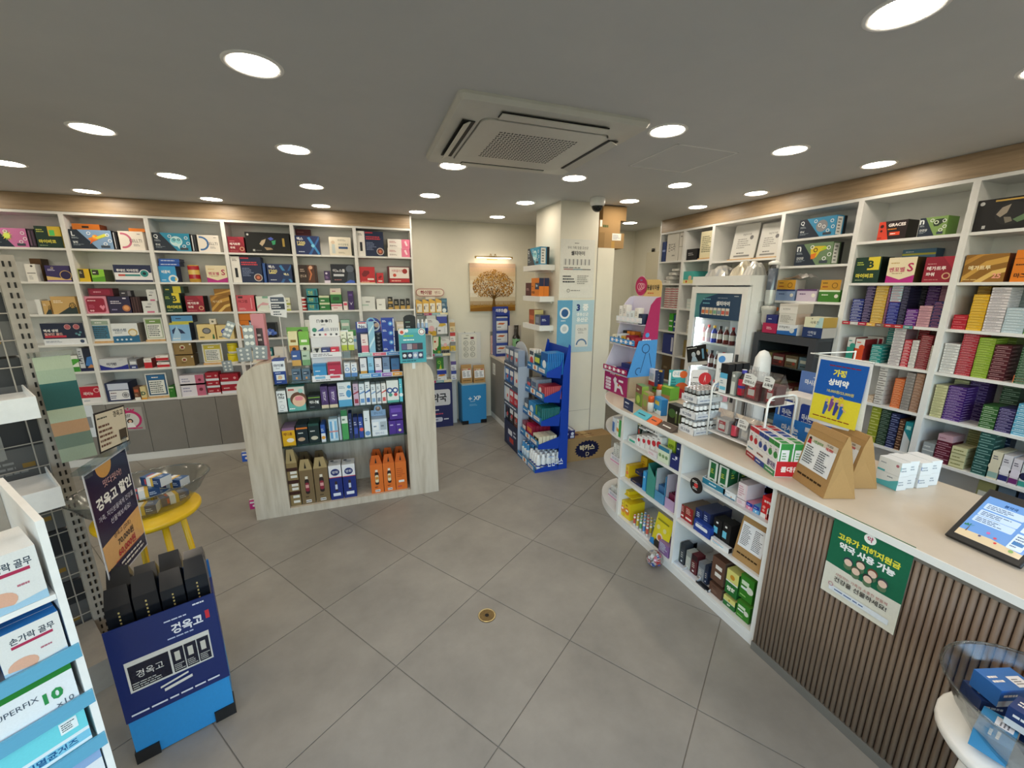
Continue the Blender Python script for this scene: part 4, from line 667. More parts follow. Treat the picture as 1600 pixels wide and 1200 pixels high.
S(3,'s3',428,449,562,'tall eye wash carton, white over navy, lettered','#22408c',[('r',0,0.52,1,0.48,'#e4eaf2'),('r',0,0.94,1,0.06,'#2a3f8c'),('t','아이봉',0.5,0.76,0.13,'#23304e',{'fw':.8,'b':.03}),LT(0.25,0.62,0.5,0.04,1,'#3a4a6a'),LT(0.15,0.42,0.7,0.07,1,'#c9d6f0'),('r',0.2,0.16,0.66,0.22,'#dfe6ea'),('c',0.5,0.27,0.08,'#d8b49c'),('p',[(0.25,0.2),(0.6,0.2),(0.5,0.3)],'#e0c090'),LT(0.2,0.05,0.6,0.05,1,'#c9d6f0')],d=0.1,right='#b0a69c',lo=-0.638)
ac_=lambda label,px0,px1,pyt,Y,tiers:None
def riser(label,x0,x1,y0,depth,zs,mat='clear_plastic',name='display_riser'):
 """stepped clear riser: each step a shelf on two cheeks"""
 t=thing(name,label,'display stand',((x0+x1)/2,y0,GZ[3]+0.0004));w=(x1-x0)/2
 for i,z in enumerate(zs):
  y=i*depth
  obj('step',MB().box(-w,w,y,y+depth-0.002,z-0.004,z).build('step',mat),t)
  obj('riser_panel',MB().box(-w,w,y,y+0.003,0 if i==0 else zs[i-1],z-0.0045).build('riser_panel',mat),t)
 for s in(-w,w-0.003):obj('cheek',MB().box(s,s+0.003,depth*(len(zs)-1),depth*len(zs)-0.004,0,zs[-1]-0.0045).build('cheek',mat),t)
 return t
xa=X_at(455,GY+0.05,1.05);xb=X_at(486,GY+0.05,1.05)
rs=riser('clear stepped riser holding eye care boxes on the centre display',xa,xb,GY+0.05,0.07,[0.012,0.11,0.20])
def onz(z):return GZ[3]+z+0.0008
def T(key,Y,z,px0,px1,pyt,desc,base,front=(),d=0.05,**k):return putY(key,Y,z,px0,px1,pyt,desc+', top of centre display',base,front,d,**k)
for k in range(2):T('t1',GY+0.055,onz(0.012),(457,473)[k],(471.5,486)[k],577,'small grey eye drop box, %s of the front pair'%['left','right'][k],'#5a7288',[('r',0.15,0.5,0.7,0.3,'#2f4258'),LT(0.2,0.58,0.6,0.14,1,'#e0e6ea'),('r',0.4,0.1,0.2,0.2,'#d89a5a')],d=0.06)
for k in range(2):T('t2',GY+0.125,onz(0.11),(457,473)[k],(471.5,486)[k],549,['blue and amber eye drop box','pale green eye drop box'][k],['#3a5a9c','#b8ccb8'][k],[('r',0,0,1,0.4,['#d8a85a','#7aa878'][k]),LT(0.15,0.55,0.7,0.25,1,['#e6eaf2','#3a5a44'][k])],d=0.06)
for k in range(2):T('t3',GY+0.195,onz(0.20),(453,469)[k],(467.5,485)[k],518.5,['yellow herbal drop box','green herbal drop box'][k],['#e6dcae','#7ab84a'][k],[('r',0,0,1,0.35,['#c9822a','#d8dcc8'][k]),('r',0.2,0.5,0.6,0.12,['#8a6a2a','#e9f2d8'][k]),('c',0.5,0.18,0.08,'#2a2a2a')],d=0.05)
pc=thing('portrait_card','green leaf card with pale portrait standing on the clear riser','sign',(X_at(468.5,GY+0.25,onz(0.2)),GY+0.252,onz(0.2)+0.09))
mb=MB().box(-0.075,0.075,0,0.003,-0.09,0.10,'#cfe0c0');Face(mb,(-0.075,0,0),(1,0,0),(0,0,1),0.15,0.10).r(0,0,1,1,'#b9d4a8').r(0,0.5,1,0.5,'#6aa04a').c(0.62,0.62,0.2,'#3a2e2a').c(0.62,0.55,0.15,'#e4c0a8').poly([(0.42,0),(0.82,0),(0.74,0.36),(0.5,0.36)],'#e8eef2').r(0,0.0,0.35,0.3,'#dfeee0')
obj('card',mb.build('card','card'),pc)
bs=thing('blister_rack','wire clip holding silver blister packs at the left shoulder of centre display','rack',(-0.79,GY+0.1,1.19))
wr=MB().tube([(0.0,0.0,-0.03),(0.03,0,0.2),(-0.04,0,0.3)],0.003);obj('wire',wr.build('wire','white_metal'),bs)
for k,(x,z,w_,h_,a)in enumerate(((-0.1,0.25,0.05,0.12,25),(0.02,0.2,0.07,0.16,0),(-0.02,0.075,0.09,0.1,-2),(0.08,0.085,0.09,0.1,4),(-0.13,0.0,0.06,0.08,-4))):
 mb=MB().box(-w_/2,w_/2,-0.003,0,-h_/2,h_/2,'#8f9498')
 for i in range(2):
  for j in range(3):mb.lathe([(0.009,0),(0.008,0.004),(0.0001,0.006)],n=8,col='#d9d6d2')if False else Face(mb,(-w_/2,-0.003,-h_/2),(1,0,0),(0,0,1),w_,h_,0.001).c(0.28+0.44*i,0.2+0.3*j,0.09,'#d9d6d2',n=8)
 obj('blister_pack',mb.build('blister_pack','foil'),bs,(x,-0.01*k,z),rot=(0,math.radians(a),0))
pkb=T(None,GY+0.1,GZ[3],418,438,527,'pink slanted box with dark square','#d08a94',[('r',0.3,0.3,0.5,0.4,'#4a3a3e'),LT(0.36,0.4,0.4,0.2,2,'#d8c8c8')],d=0.08)
pkb.location=(-0.72,GY+0.16,1.2056);
hb_=thing('header_badge','hexagonal white and navy badge card above the left shoulder of centre display','sign',(X_at(437,GY+0.28,1.5),GY+0.28,1.205))
hb2=MB().tube([(0,0,0),(0,0,0.36)],0.004,col='#d9d9d9');obj('stick',hb2.build('stick','gloss'),hb_)
mb=MB().prism([(-0.055,0.02),(0.05,0),(0.06,0.1),(0.05,0.16),(0.035,0.18),(-0.06,0.16)],0,0.003,'#dfe2e6',M4=Matrix(((1,0,0,0),(0,0,1,-0.008),(0,1,0,0.3),(0,0,0,1))))
Face(mb,(-0.06,-0.008,0.3),(1,0,0),(0,0,1),0.12,0.18).r(0.12,0.35,0.76,0.25,'#2a3346').r(0.12,0.66,0.76,0.2,'#4a5468').l(0.16,0.4,0.66,0.16,2,'#e6e8ec').l(0.18,0.7,0.6,0.1,1,'#e6e8ec').l(0.2,0.1,0.6,0.2,2,'#3a4456')
obj('badge',mb.build('badge','card'),hb_)
nx0,nx1=X_at(490,GY+0.06,1.05),X_at(536,GY+0.06,1.05);nw=(nx1-nx0)/2
ns=thing('lens_stand','white contact lens counter stand with noon header on centre display','display stand',((nx0+nx1)/2,GY+0.06,GZ[3]+0.0004))
zt=Z_at(491,0,GY+0.2)-GZ[3];zm=Z_at(524,0,GY+0.2)-GZ[3]
mb=MB().bevbox(-nw-0.005,nw-0.012,-0.004,0,0,zt-zm,0.0008)
mb=MB();pts=rsq(0.5,0.08);mb.prism([(x*(2*nw),(y+0.5)*(zt-zm))for x,y in pts],0,0.004,'#e4e4e6',M4=Matrix(((1,0,0,0),(0,0,1,0.14),(0,1,0,zm),(0,0,0,1))))
f=Face(mb,(-nw,0.14,zm),(1,0,0),(0,0,1),2*nw,zt-zm);f.t('noon',0.5,0.72,0.15,'#5a5c62',b=.0,fw=.6).c(0.44,0.72,0.05,'#2e3036').c(0.58,0.72,0.05,'#2e3036').l(0.38,0.52,0.24,0.06,1,'#7a7c82').c(0.14,0.32,0.1,'#3a8a70').poly([(0.22,0.26),(0.45,0.26),(0.45,0.44)],'#4a62a8').poly([(0.42,0.24),(0.66,0.26),(0.62,0.42),(0.5,0.38)],'#b9bcc6')
for k in range(4):f.r(0.7+0.07*k,0.26,0.025,0.14,'#6a6c74')
for k in range(5):f.c(0.12+0.19*k,0.1,0.05,['#3a3c44','#3a3c44','#c86a7a','#5a5c64','#3a3c44'][k])
obj('header',mb.build('header','card'),ns)
obj('body',MB().box(-nw,nw,0.1,0.18,0.0,zm,'#d9dade').box(-nw,nw,0.03,0.0995,0.0,0.17,'#cfd0d6').build('body','card'),ns)
mb=MB().box(-nw-0.004,nw+0.004,0.02,0.026,0.172,0.21,'#e6e6ea');Face(mb,(-nw,0.02,0.172),(1,0,0),(0,0,1),2*nw,0.038).l(0.06,0.2,0.88,0.6,2,'#6a6c74');obj('upper_lip',mb.build('upper_lip','card'),ns)
mb=MB().box(-nw-0.004,nw+0.004,-0.042,-0.036,0.0,0.045,'#e9e9ee');Face(mb,(-nw,-0.042,0),(1,0,0),(0,0,1),2*nw,0.045).r(0.08,0.45,0.34,0.4,'#7ab4d8').r(0.58,0.45,0.34,0.4,'#c84a5c').l(0.1,0.1,0.8,0.25,1,'#8a8c94');obj('lower_lip',mb.build('lower_lip','card'),ns)
for k in range(3):
 zz=GZ[3]+0.172;xx=(nx0+nx1)/2+(-0.062+0.062*k)
 thing('lens_box','%s contact lens box in the noon stand'%['white black-cornered','navy','crimson'][k],'box',(xx,GY+0.09,zz),0,None,carton_mesh(0.058,0.06,0.07,['#c9cac8','#3a4478','#d0304c'][k],[[('p',[(0.2,1),(0.5,0.4),(0.8,1)],'#23262a'),LT(0.1,0.75,0.5,0.15,1,'#555')],[LT(0.15,0.6,0.7,0.25,1,'#dfe2f0'),('p',[(0.1,0.2),(0.5,0.5),(0.9,0.2),(0.5,0.05)],'#c9cce0')],[LT(0.15,0.6,0.7,0.25,1,'#fff'),('r',0.1,0.15,0.8,0.2,'#e88a9a')]][k]))
for k in range(2):thing('lens_solution_box','%s lens solution box at the foot of the noon stand'%['sky blue','crimson'][k],'box',((nx0+nx1)/2+(-0.05+0.1*k),GY+0.028,GZ[3]+0.0006),0,None,carton_mesh(0.09,0.055,0.13+0.005*k,['#3a90c8','#b82a4c'][k],[LT(0.15,0.55,0.6,0.1,1,'#e6f0f8'),LT(0.15,0.3,0.4,0.1,1,'#e6f0f8'),('r',0,0.86,1,0.14,['#2a78b0','#9a1c3c'][k])]))
xa=X_at(538,GY+0.08,1.05);xb=X_at(556,GY+0.08,1.05)
r2=riser('narrow clear riser holding nasal spray boxes on the centre display',xa,xb,GY+0.05,0.07,[0.012,0.11,0.2])
for k in range(2):T('t4',GY+0.195,onz(0.2),(534,544.5)[k],(543.5,554)[k],519,'white and lime spray box, %s of two on the narrow riser'%['left','right'][k],'#e6ead8',[('r',0,0,1,0.3,'#b8c84a'),('o',0.5,0.55,0.14,0.05,'#7a8a5a'),LT(0.2,0.78,0.6,0.12,1,'#6a7a4a')],d=0.05)
for k in range(2):T('t5',GY+0.06,onz(0.012),(539,549.5)[k],(548.5,559)[k],568,'white and blue spray box, %s of the narrow riser front pair'%['left','right'][k],'#e2e8f0',[('r',0,0,1,0.3,'#5a8ac8'),('o',0.5,0.55,0.14,0.05,'#6a9ad4'),LT(0.2,0.78,0.6,0.12,1,'#3a5a8a')],d=0.05)
ph=thing('spray_header','white and sky blue spray sign card with circle, centre display','sign',(X_at(543.5,GY+0.25,1.4),GY+0.254,onz(0.2)+0.06))
mb=MB().box(-0.058,0.058,0,0.003,-0.06,0.095,'#e6eef4');Face(mb,(-0.058,0,-0.0),(1,0,0),(0,0,1),0.116,0.095).r(0.5,0.5,0.5,0.5,'#3f8a4a').o_(0.42,0.45,0.33,0.06,'#7ab4dc').poly([(0,0),(1,0),(1,0.25),(0.5,0.12),(0,0.3)],'#8ac4e8').t('코앤',0.42,0.46,0.24,'#2f6a9c',fw=.4,b=.02);obj('card',mb.build('card','card'),ph)
ox0,ox1=X_at(562,GY+0.05,1.05),X_at(629,GY+0.05,1.05);ow=(ox1-ox0)/2;oc=(ox0+ox1)/2
os_=thing('oral_care_stand','blue two-tier oral care counter stand with No. header on centre display','display stand',(oc,GY+0.04,GZ[3]+0.0004))
obj('body',MB().box(-ow,ow,0.12,0.2,0,0.15,'#1c2440').box(-ow,ow,0.2,0.206,0,0.34,'#23305c').box(-ow,ow,0.0,0.1195,0.0,0.008,'#9fc4dc').build('body','card'),os_)
def lipm(w,h,y,z,cols):
 mb=MB().box(-w,w,y,y+0.004,z,z+h,'#cfe0ea');f=Face(mb,(-w,y,z),(1,0,0),(0,0,1),2*w,h)
 for i,c in enumerate(cols):f.r(i/len(cols)+0.01,0.1,1/len(cols)-0.02,0.8,c).l(i/len(cols)+0.06,0.35,0.7/len(cols),0.3,1,'#f4f4f4',seed=i)
 return mb.build('price_lip','card')
obj('upper_lip',lipm(ow,0.03,0.115,0.15,['#8fc4c0','#d86a80','#5a90cc']),os_);obj('lower_lip',lipm(ow,0.035,-0.004,0.0,['#8fb8dc','#4a8ad0','#9a6ab8','#e09a3a']),os_)
mb=MB();mb.prism([(-ow,0),(-ow+0.19,0),(-ow+0.19,0.05)]+[(-ow+0.14+0.05*math.cos(a),0.06+0.055*math.sin(a))for a in[i*PI/8 for i in range(9)]]+[(-ow+0.08,0.09),(-ow,0.085)],0,0.003,'#2f3f8c',M4=Matrix(((1,0,0,0),(0,0,1,0.198),(0,1,0,0.335),(0,0,0,1))))
f=Face(mb,(-ow,0.198,0.335),(1,0,0),(0,0,1),0.19,0.115);f.q=None
f.r(0.06,0.3,0.38,0.42,'#e9ecf4').t('No.',0.25,0.42,0.22,'#23306c',b=.03).r(0.1,0.62,0.3,0.08,'#c03a4a').o_(0.62,0.72,0.3,0.09,'#7ab4d8').c(0.75,0.42,0.36,'#dfe2ea').c(0.75,0.46,0.28,'#3a3f6c').c(0.84,0.48,0.16,'#d8b49c').l(0.56,0.42,0.2,0.14,1,'#f0f0f4').l(0.6,0.16,0.3,0.1,1,'#3a4a6a')
obj('header',mb.build('header','card'),os_)
OZ=GZ[3]+0.009
for k in range(5):T('t6',GY+0.075,OZ,(564,576,587,599,612)[k],(574.5,585.5,597.5,610,625)[k],561-2*(k%2),'%s toothpaste carton, lower tier of oral care stand'%['white amber','light blue','white violet','blue grey','steel blue'][k],['#dfe2ea','#8ac4e4','#e4e2ec','#6a84a8','#3a6a9c'][k],[('r',0,0.1,1,0.2,['#d8a04a','#4a9ad0','#9a6ab8','#c9d4e4','#b0643a'][k]),LT(0.15,0.5,0.7,0.2,2,'#3f4a68')],d=0.05)
OZ2=GZ[3]+0.151
T('t7',GY+0.165,OZ2,566,577,523,'white and pink mouth rinse carton, upper tier of oral care stand','#e9dcdc',[('r',0,0.2,1,0.3,'#d86a80'),LT(0.2,0.6,0.6,0.2,2,'#b04a5a')],d=0.06)
T('t7',GY+0.165,OZ2,578,588,503,'pale blue tube card, upper tier of oral care stand','#8fc0dc',[('p',[(0,0.2),(1,0.5),(1,0.6),(0,0.3)],'#c9e4f0'),('p',[(0,0.6),(1,0.9),(1,0.95),(0,0.7)],'#c9e4f0')],d=0.05)
for k in range(6):thing('floss_case','black round floss case, %s in the upright column of six'%['lowest','second','third','fourth','fifth','topmost'][k],'floss case',(X_at(593.5,GY+0.19,OZ2),GY+0.19,OZ2+0.0005+0.0305*k),0,None,MB().lathe([(0.022,0,'#1c2026'),(0.024,0.004,'#2a2f38'),(0.024,0.026,'#4a505a'),(0.022,0.03,'#8a9098')],n=16).build('floss_case','gloss',True))
for k in range(4):thing('toothbrush_box','royal blue toothbrush box, %s of four stacked at the oral care stand'%['lowest','second','third','topmost'][k],'box',(X_at(609,GY+0.165,OZ2),GY+0.165,OZ2+0.0005+0.075*k),0,None,carton_mesh(0.1,0.06,0.0745,'#2340a0',[LT(0.08,0.55,0.4,0.25,2,'#e6ecf8'),('c',0.7,0.4,0.24,'#4a90d8'),('c',0.7,0.4,0.12,'#bfe0f4'),('r',0.9,0.05,0.07,0.9,'#e4e8f0')],right='#8ab0dc'))
tx0,tx1=X_at(625,GY+0.01,1.16),X_at(666,GY+0.01,1.16);tz1=Z_at(513,0.35,GY+0.01)
tc_=thing('notice_card','teal notice card with product photos clipped to the right shoulder','sign',((tx0+tx1)/2,GY-0.006,1.151));tw=(tx1-tx0)/2;th=tz1-1.151
mb=MB().box(-tw,tw,-0.002,0.0,0,th,'#4aa8b8');f=Face(mb,(-tw,-0.002,0),(1,0,0),(0,0,1),2*tw,th)
f.r(0.0,0.88,1,0.12,'#5ab4c4').l(0.18,0.74,0.6,0.1,1,'#8ad04a').l(0.16,0.64,0.66,0.07,1,'#f4f8f8').r(0.08,0.38,0.8,0.2,'#3a4a68').c(0.12,0.92,0.1,'#e9e4e4').c(0.12,0.9,0.05,'#c84a3a').c(0.86,0.9,0.1,'#f0f0f2').o_(0.86,0.9,0.08,0.02,'#7a3a5a').c(0.3,0.94,0.05,'#f0f0f0')
for k in range(4):f.r(0.09+0.2*k,0.4,0.18,0.16,['#5a5a8c','#a8a4b4','#7a5a68','#3a3a4a'][k]).r(0.09+0.2*k,0.12,0.19,0.2,['#23293a','#2a2f5c','#8aa4c8','#3a4468'][k]).c(0.18+0.2*k,0.22,0.05,'#dfe4ee')
f.l(0.08,0.03,0.84,0.06,1,'#1f5a6a')
obj('card',mb.build('card','gloss'),tc_);obj('support_strip',MB().box(-0.012,0.012,0.0005,0.004,-0.05,0.06,'#dfe4e4').build('support_strip','gloss'),tc_)
hp=thing('pick_display','white tray stand with black arched header and blue pick bottles, right shoulder','display stand',(0.4,GY+0.12,1.151))
obj('tray',MB().box(-0.11,0.13,0,0.14,0.0,0.015,'#dedede').box(-0.11,-0.104,0,0.14,0.015,0.2,'#e4e4e4').box(0.124,0.13,0,0.14,0.015,0.2,'#e4e4e4').box(-0.104,0.124,0.134,0.14,0.015,0.2,'#d6d6d6').box(-0.104,0.124,0.0,0.133,0.2,0.206,'#b9a68c').build('tray','gloss'),hp)
mb=MB().prism([(-0.05,0),(0.045,0),(0.045,0.14)]+[(0.0+0.045*math.cos(a),0.14+0.02*math.sin(a))for a in[i*PI/6 for i in range(7)]]+[(-0.05,0.14)],0,0.02,'#15181c',M4=Matrix(((1,0,0,-0.04),(0,0,1,0.02),(0,1,0,0.2065),(0,0,0,1))));Face(mb,(-0.085,0.02,0.21),(1,0,0),(0,0,1),0.085,0.14).l(0.1,0.65,0.7,0.12,1,'#7a9a8a').l(0.15,0.25,0.6,0.25,2,'#b9bec4');obj('header',mb.build('header','card'),hp)
for k in range(3):obj('pick_bottle',MB().lathe([(0.012,0,'#24408c'),(0.013,0.05,'#9fb8d8'),(0.011,0.09,'#dfe8f0'),(0.006,0.1,'#e4e8ee'),(0.006,0.12)],n=10).build('pick_bottle','gloss',True),hp,(0.03+0.033*k,0.05,0.2066))
for k,(px,py,c1,nm)in enumerate(((384,710,'#2a5ac0','blue'),(391,785,'#c0307c','magenta'))):
 p=on_y(px,py,GY+0.12);hk=thing('side_hook_pack','%s pack hung on the left flank of the centre display'%nm,'pack',(-0.8738,GY+0.12,p.z))
 obj('hook',MB().box(-0.06,0,-0.003,0.003,0.02,0.026,'#e6e6e6').build('hook','white_metal'),hk)
 mb=MB().box(-0.06,-0.012,-0.02,0.02,-0.05,0.018,c1);Face(mb,(-0.06,-0.02,-0.05),(1,0,0),(0,0,1),0.048,0.068).r(0.1,0.72,0.8,0.2,'#ece6ea').c(0.6,0.4,0.14,'#f0e6ee');obj('pack',mb.build('pack','card'),hk)
hs_=thing('bandage_stand','bandage floor stand with navy base and white board','display stand',(0.8,4.95,0))
hw0,hw1=-0.195,0.195
mb=MB().box(hw0,hw1-0.0,0,0.2,0,0.57,'#23285c');f=Face(mb,(hw0,0,0),(1,0,0),(0,0,1),hw1-hw0,0.57)
f.rr(-0.0,0.5,0.93,0.36,0.05,'#d2d4da').t('봄약국',0.45,0.68,0.2,'#20222c',fw=.72,b=.03).l(0.3,0.37,0.4,0.06,1,'#e0e2ea').l(0.3,0.28,0.62,0.06,1,'#c0506a').rr(0.3,0.13,0.36,0.1,0.04,'#c8cce0').l(0.34,0.155,0.28,0.05,1,'#3a3f6c').l(0.7,0.15,0.25,0.06,1,'#e0e2ea')
obj('base',mb.build('base','card'),hs_)
obj('back_board',MB().box(hw0,hw1,0.2,0.206,0.0,1.55,'#cfd0cc').build('back_board','card'),hs_)
for z,y0,c in((0.6,0.0,'#d9d9d2'),(0.93,0.03,'#dcdcd4'),(1.42,0.1,'#d9c89a')):
 mb=MB().box(hw0,hw1,y0,0.199,z-0.012,z,'#d9d9d2').box(hw0,hw1,y0-0.004,y0-0.0002,z-0.02,z+0.012,'#c9d4d8')
 f=Face(mb,(hw0,y0-0.004,z-0.02),(1,0,0),(0,0,1),hw1-hw0,0.032)
 for i,q in enumerate(('#2a2e34','#a02a5c','#6aa0a8','#e0d4a8')):f.r(i*0.25,0.05,0.24,0.9,q).l(i*0.25+0.03,0.3,0.18,0.4,1,'#e9ecec',seed=i)
 obj('tier',mb.build('tier','card'),hs_)
for s in(hw0,hw1-0.004):obj('side_panel',MB().box(s,s+0.004,0.06,0.199,0.62,1.5,'#c9cac8').build('side_panel','card'),hs_)
mb=MB();R_=[(0.16*math.cos(a)*1.0+(0.0),0)for a in(0,)]
pill=[(0.125+0.045*math.cos(a),0.045*math.sin(a))for a in[-PI/2+i*PI/8 for i in range(9)]]+[(-0.125+0.045*math.cos(a),0.045*math.sin(a))for a in[PI/2+i*PI/8 for i in range(9)]]
mb.prism(pill,0,0.004,'#9a2a34',M4=Matrix(((1,0,0,0),(0,0,1,0.19),(0,1,0,1.67),(0,0,0,1))))
mb.prism([(x*0.965,z*0.87)for x,z in pill],0,0.005,'#e4d8c8',M4=Matrix(((1,0,0,0),(0,0,1,0.1885),(0,1,0,1.67),(0,0,0,1))))
f=Face(mb,(-0.17,0.1885,1.625),(1,0,0),(0,0,1),0.34,0.09);f.t('하이맘',0.36,0.5,0.55,'#8e2430',fw=.5,b=.04).t('밴드',0.77,0.5,0.42,'#8e2430',fw=.28)
mb.box(-0.06,0.06,0.196,0.2,1.55,1.64,'#d9d4c8');obj('header_sign',mb.build('header_sign','card'),hs_)
def hang(label,x,y,z,w,h,base,front,d=0.012,mat='gloss'):
 return thing('bandage_pack',label,'pack',(x,y,z),0,None,carton_mesh(w,d,h,base,front,mat=mat))
HSx=0.8
for k in range(5):hang(['first','second','third','fourth'][k]+' yellow pouch from left on top tier of bandage stand' if k<4 else 'teal blue pouch on top tier of bandage stand',HSx+(-0.15+0.078*k if k<4 else 0.155),5.06+(0.02 if k==4 else 0),1.4205,0.072 if k<4 else 0.07,0.165+0.004*k,'#d9a526' if k<4 else '#23587c',[('r',0.15,0.12,0.8,0.6,'#e9e2d0'),('r',0.2,0.3,0.16,0.24,'#5a4a4a'),LT(0.4,0.5,0.5,0.14,2,'#9a7a9a'),('p',[(0.3,1),(1,0.86),(1,1)],'#4a4440')]if k<4 else[('r',0,0.78,1,0.1,'#3a7a98'),LT(0.15,0.5,0.7,0.16,2,'#cfe0ea'),('c',0.5,0.2,0.14,'#dfe8ee')],d=0.02)
PKG=lambda top,mid:[('r',0,0.9,1,0.1,'#bfc4cc'),('r',0,0.55,1,0.35,top),('p',[(0.05,0.4),(0.3,0.55),(0.8,0.55),(0.9,0.45),(0.5,0.38)],mid),('r',0,0,1,0.34,'#e0e2e6'),LT(0.1,0.1,0.4,0.14,1,'#33384a'),('r',0.72,0.04,0.02,0.28,'#8a90a0')]
PRL=[('c',0.5,0.6,0.4,'#d8dad8',{'ry':0.25}),LT(0.15,0.66,0.6,0.14,2,'#8a6a7a'),('p',[(0,0),(1,0),(1,0.22),(0.5,0.3),(0,0.2)],'#c9a02a'),LT(0.2,0.08,0.6,0.08,1,'#5a4a1a'),('c',0.5,0.36,0.14,'#e0b0b4')]
for lb,x,z,w,h,base,fr,y in(('silver dressing pouch with gold foot, upper row of bandage stand',-0.02,1.155,0.11,0.245,'#c6c9c8',PRL,5.02),('navy topped dressing pack, upper row of bandage stand',0.11,1.175,0.125,0.235,'#d4d8de',PKG('#2a3a9c','#c9a83a'),5.025),('green sprouting pouch, middle row of bandage stand',0.03,0.9312,0.1,0.215,'#2f7a34',[('p',[(0,0.3),(0.1,1),(0.75,1),(0.7,0.5),(0.3,0.2)],'#ddd8c0'),('c',0.3,0.72,0.06,'#b83a2a'),('c',0.4,0.3,0.05,'#b83a3a'),('c',0.75,0.12,0.07,'#d8c23a'),('c',0.75,0.12,0.04,'#2f7a34')],4.99),('silver dressing pouch with gold foot, middle row of bandage stand',0.135,0.985,0.105,0.16,'#b9bcbc',PRL,4.993),('green patch pack, lower row of bandage stand',0.06,0.69,0.09,0.2,'#2f6a30',[('r',0.06,0.05,0.88,0.9,'#3a7a34'),('p',[(0.3,0.2),(0.6,0.6),(0.7,0.3),(0.45,0.1)],'#b8c83a'),('o',0.4,0.7,0.1,0.04,'#8ac04a')],4.985),('navy topped dressing pack, lower row of bandage stand',0.075,0.6006,0.115,0.085+0.06,'#d4d8de',PKG('#2a3a9c','#c88a3a'),4.965)):
 hang(lb,HSx+x,y,z,w,h,base,fr)
for k in range(4):thing('bandage_tube','small white-capped ointment tube, %s of four on bandage stand ledge'%['first','second','third','fourth'][k],'tube',(HSx+0.1+0.022*k,4.983,0.9312),0,None,MB().lathe([(0.008,0,'#e9e9e4'),(0.008,0.012,'#3a3a44'),(0.009,0.04,'#4a5a4a'),(0.009,0.048)],n=10).build('tube','gloss',True))
for k,(z,c1,c2)in enumerate(((1.2,'#b8925a','#d9c8a0'),(1.08,'#c43a3a','#e4e0dc'),(0.96,'#8a8c90','#d8b83a'),(0.72,'#5a4a8c','#d9dce4'),(0.6,'#3a4a9c','#dfe2ea'))):
 thing('bandage_box','%s bandage box on the right flank of bandage stand'%['amber','red capped','grey and yellow','violet','indigo'][k],'box',(HSx+0.232,5.0,z),0,None,carton_mesh(0.065,0.05,0.11,c2,[('r',0,0.6,1,0.4,c1),LT(0.15,0.2,0.7,0.2,2,'#4a4a50'),('r',0.2,0.05,0.6,0.08,c1)]))
rk=thing('bandage_side_rack','clear side rack on the flank of bandage stand','rack',(HSx+0.2,4.99,0))
obj('rack_back',MB().box(0.0,0.068,0.064,0.067,0.0,1.35,'#c9cccc').build('rack_back','card'),rk)
for z in(0.6,0.72,0.96,1.08,1.2):obj('rack_shelf',MB().box(0.0,0.068,0.0,0.0635,z-0.006,z-0.0005,'#cfd4d6').build('rack_shelf','gloss'),rk)
pt=thing('tree_painting','square canvas painting of a golden brown tree on the back wall','painting',(1.61,5.165,1.73))
obj('canvas',MB().box(-0.306,0.306,0,0.034,-0.298,0.298,'#c9c2b4').build('canvas','paper'),pt)
mb=MB();f=Face(mb,(-0.306,0,-0.298),(1,0,0),(0,0,1),0.612,0.596)
for i in range(10):f.r(0,0.13+0.087*i,1,0.0872,['#b09a7c','#cfc2aa','#e0d8c8','#e6e0d4','#e6dfd0','#e2d6c0','#dcc8a8','#d8bc98','#d8b898','#cdb09a'][i])
f.k=0.0005;f.r(0,0,1,0.135,'#8a5f24');f.poly([(0,0.06),(0.4,0.1),(1,0.08),(1,0.12),(0.5,0.13),(0,0.12)],'#a67a34')
Rp=random.Random(4)
for i in range(46):x=Rp.random();f.poly([(x-0.012,0.12),(x+0.012,0.12),(x,0.13+Rp.random()*0.07)],'#a8864e')
f.poly([(0.47,0.08),(0.56,0.08),(0.535,0.25),(0.56,0.34),(0.5,0.34),(0.495,0.25)],'#6a4a1c')
for a,b in((0.3,0.4),(0.38,0.46),(0.66,0.46),(0.74,0.4),(0.45,0.5),(0.6,0.52)):f.poly([(0.505,0.26),(0.53,0.26),(a+0.012,b),(a,b)],'#5a3f18')
obj('print',mb.build('print','paper'),pt)
mb=MB();f=Face(mb,(-0.306,0,-0.298),(1,0,0),(0,0,1),0.612,0.596,0.004)
for i in range(1500):
 a=Rp.random()*2*PI;r=math.sqrt(Rp.random());x=0.51+0.455*r*math.cos(a);y=0.565+0.31*r*math.sin(a)-0.05*abs(math.cos(a))*r
 if y<0.31:continue
 s=Rp.uniform(0.008,0.018);b=Rp.random()*PI
 f.mb.face([f.P(x+s*math.cos(b+q),y+s*math.sin(b+q))+f.n*Rp.random()*0.002 for q in(0,2,4)],Rp.choice(['#8a5a14','#a8741e','#6a430c','#c08c30','#7a4f10','#b07c24','#d0a048']))
lv=obj('painted_leaves',mb.build('painted_leaves','paper'),pt);lv['kind']='stuff'
pl_=thing('picture_light','slim brass picture light above the tree painting','lamp',(1.61,5.199,2.095))
zl=0.0
obj('wall_plate',MB().box(-0.07,0.07,-0.012,0,-0.02,0.02,'#b79c66').build('wall_plate','brass'),pl_)
for s in(-0.03,0.03):obj('arm',MB().tube([(s,-0.012,0.01),(s,-0.03,0.05),(s,-0.06,0.045),(s,-0.085,0.012)],0.004).build('arm','brass',True),pl_)
obj('tube_housing',MB().box(-0.245,0.245,-0.1,-0.07,0.0,0.016).build('tube_housing','brass'),pl_)
obj('light_tube',MB().box(-0.225,0.225,-0.096,-0.074,-0.008,-0.0002).build('light_tube','picture_lamp_tube'),pl_)
